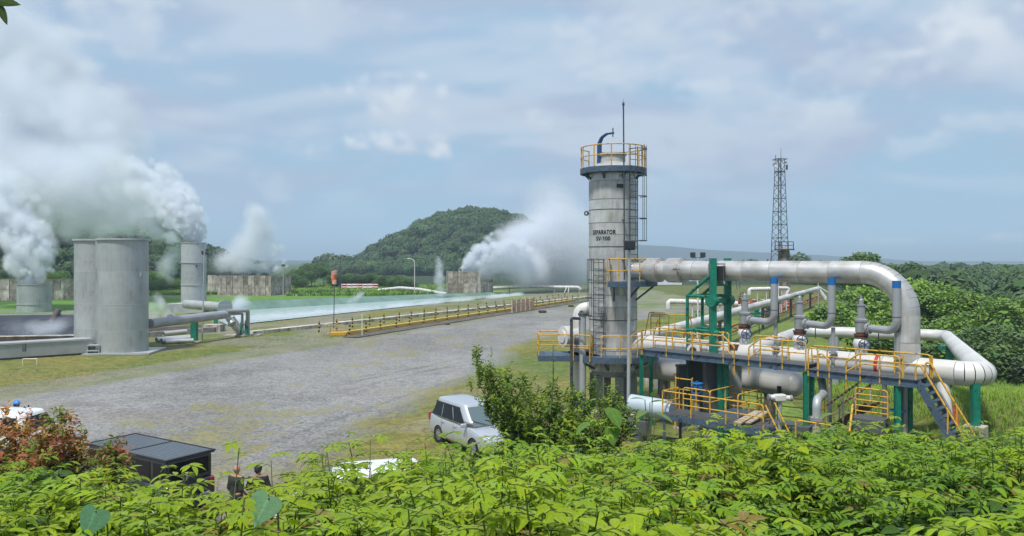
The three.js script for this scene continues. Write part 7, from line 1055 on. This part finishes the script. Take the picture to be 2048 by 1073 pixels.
{
  const G = [crownGeo(91, 620, .10), crownGeo(92, 620, .105)], mat = phys({ color: white3, roughness: .95, transmission: .25, thickness: 0, side: THREE.DoubleSide });
  const wood = (label, inside, x0, x1, z0, z1, step, size, base, hi, seed) => { const r = rng(seed), list = []; for (let x = x0; x < x1; x += step) for (let z = z0; z < z1; z += step) { const X = x + (r() - .5) * step * 1.1, Z = z + (r() - .5) * step * 1.1; if (!inside(X, Z)) continue; const n = fbm(X * .03, Z * .03, 3, seed), s = size * (.6 + r() * .75) * (r() < .06 ? 1.35 : 1), k = clamp(n * 1.5 - .3 + (r() - .5) * .5, 0, 1); list.push({ p: V(X, landY(X, Z) + s * .55, Z), s: V(s, s * (.85 + r() * .5), s), yaw: r() * 6.3, c: tint(r, base.map((b, i) => lerp(b, hi[i], k)), .4) }); } const g = new THREE.Group(); g.name = numbered('hillside_woods'); g.userData = { kind: 'stuff', label }; scene.add(g); G.forEach((q, i) => scatter(g, 'canopy', q, mat, list.filter((_, j) => j % 2 === i), 'stuff')); return list.length; };
  const onM = (cx, cz, rx, rz, k = 1.05) => (x, z) => Math.hypot((x - cx) / rx, (z - cz) / rz) < k;
  wood('dense woods covering the round central hill', (x, z) => onM(-16, -455, x < -16 ? 88 : 66, 90)(x, z), -118, 70, -556, -352, 4.6, 4.1, [.028, .075, .02], [.06, .125, .026], 31);
  wood('dark woods covering the hill behind the silencers', onM(-204, -300, 100, 110), -310, -80, -412, -192, 5.2, 4.2, [.025, .07, .018], [.06, .13, .025], 32);
  wood('woods on the far right hillside', (x, z) => onM(272, -320, 122, 130)(x, z) && fbm(x * .025, z * .025, 3, 5) > .36, 140, 390, -452, -190, 4.4, 2.5, [.03, .08, .02], [.08, .16, .03], 33);
  wood('wooded valley floor beyond the right edge of the pad', (x, z) => x > padEdge(z) + 9 && -z > 44 && x < -z * .86 + 6 && -z < 240 && fbm(x * .03 + 4, z * .03, 3, 6) > .3, 38, 220, -240, -44, 4.4, 2.6, [.03, .08, .016], [.085, .17, .025], 34);
  wood('tree belt at the far end of the pad', (x, z) => x < padEdge(z) + 60 && x < -z * .40 && !(x > -110 && x < 70 && z > -350) && fbm(x * .02, z * .02, 3, 7) > .42, -60, 190, -420, -238, 6.5, 3.6, [.03, .08, .02], [.06, .13, .028], 35);
}
// ---------------- grass
{
  const tuft = (seed, n, h, w) => { const r = rng(seed), P = []; for (let i = 0; i < n; i++) { const a = r() * 6.3, o = V((r() - .5) * .22, 0, (r() - .5) * .22), l = h * (.55 + r() * .6), b = V(Math.cos(a), 0, Math.sin(a)), s = V(-Math.sin(a), 0, Math.cos(a)).multiplyScalar(w), m = o.clone().addScaledVector(b, l * .22).setY(l * .62), e = o.clone().addScaledVector(b, l * .6).setY(l * .95); for (const q of [o.clone().add(s), o.clone().sub(s), m.clone().add(s), o.clone().sub(s), m.clone().sub(s), m.clone().add(s), m.clone().add(s), m.clone().sub(s), e]) P.push(q.x, q.y, q.z); } const g = new THREE.BufferGeometry(); g.setAttribute('position', new THREE.Float32BufferAttribute(P, 3)); g.computeVertexNormals(); return g; };
  const gm = phys({ color: white3, roughness: .95, transmission: .35, thickness: 0, side: THREE.DoubleSide }), r = rng(1201), field = (label, n, g, pick, base, hi, s0, s1) => { const list = []; for (let i = 0; i < n; i++) { const q = pick(); if (!q) continue; const k = clamp(fbm(q[0] * .12, q[1] * .12, 3, 77) * 1.8 - .4 + (r() - .5) * .4, 0, 1); list.push({ p: V(q[0], landY(q[0], q[1]) - .02, q[1]), s: lerp(s0, s1, r()), yaw: r() * 6.3, c: tint(r, base.map((b, j) => lerp(b, hi[j], k)), .4) }); } const m = scatter(scene, 'grass', g, gm, list, 'stuff'); m.userData.label = label; };
  field('tall fresh grass on the bank below the right end of the header pipe', 9000, tuft(1, 9, .42, .012), () => { const d = lerp(22, 50, r()), x = lerp(12.5, 36, r()); return x < d * .7 && (x > 15.5 || d < 27) ? [x, -d] : null; }, [.16, .29, .02], [.28, .42, .03], .45, .95);
  field('lush grass field beyond the lagoon', 9000, tuft(2, 7, .75, .05), () => { const d = lerp(160, 216, r()), x = lerp(-80, -10, r()); return Math.abs(side(x, -d, -70, -158, 0, -182)) < 5 || side(x, -d, ...FAR) > -14 ? null : [x, -d]; }, [.12, .25, .022], [.23, .38, .03], .8, 1.6);
  field('short grass on the ground around the silencers', 9000, tuft(3, 6, .09, .010), () => { const d = lerp(42, 78, r()), x = lerp(-52, -14, r()), lb = x - (-30.7 + (d - 46.5) * .45) + (fbm(x * .3, d * .3, 2, 9) - .5) * 6; return lb < 1.5 && Math.abs(x) < d * .7 && !(d > 53 && x < -28 && d < 74) ? [x, -d] : null; }, [.19, .25, .045], [.28, .30, .08], .6, 1.2);
  field('sparse weeds along the foot of the front bank', 5000, tuft(4, 8, .28, .01), () => { const d = lerp(13, 27, r()), x = lerp(-18, 9, r()), px = CX + F * x / d; return px > -60 && px < 1500 && r() < sst(27, 17, d) ? [x, -d] : null; }, [.08, .14, .02], [.15, .19, .04], .7, 1.3);
}
renderer.render(scene, camera);
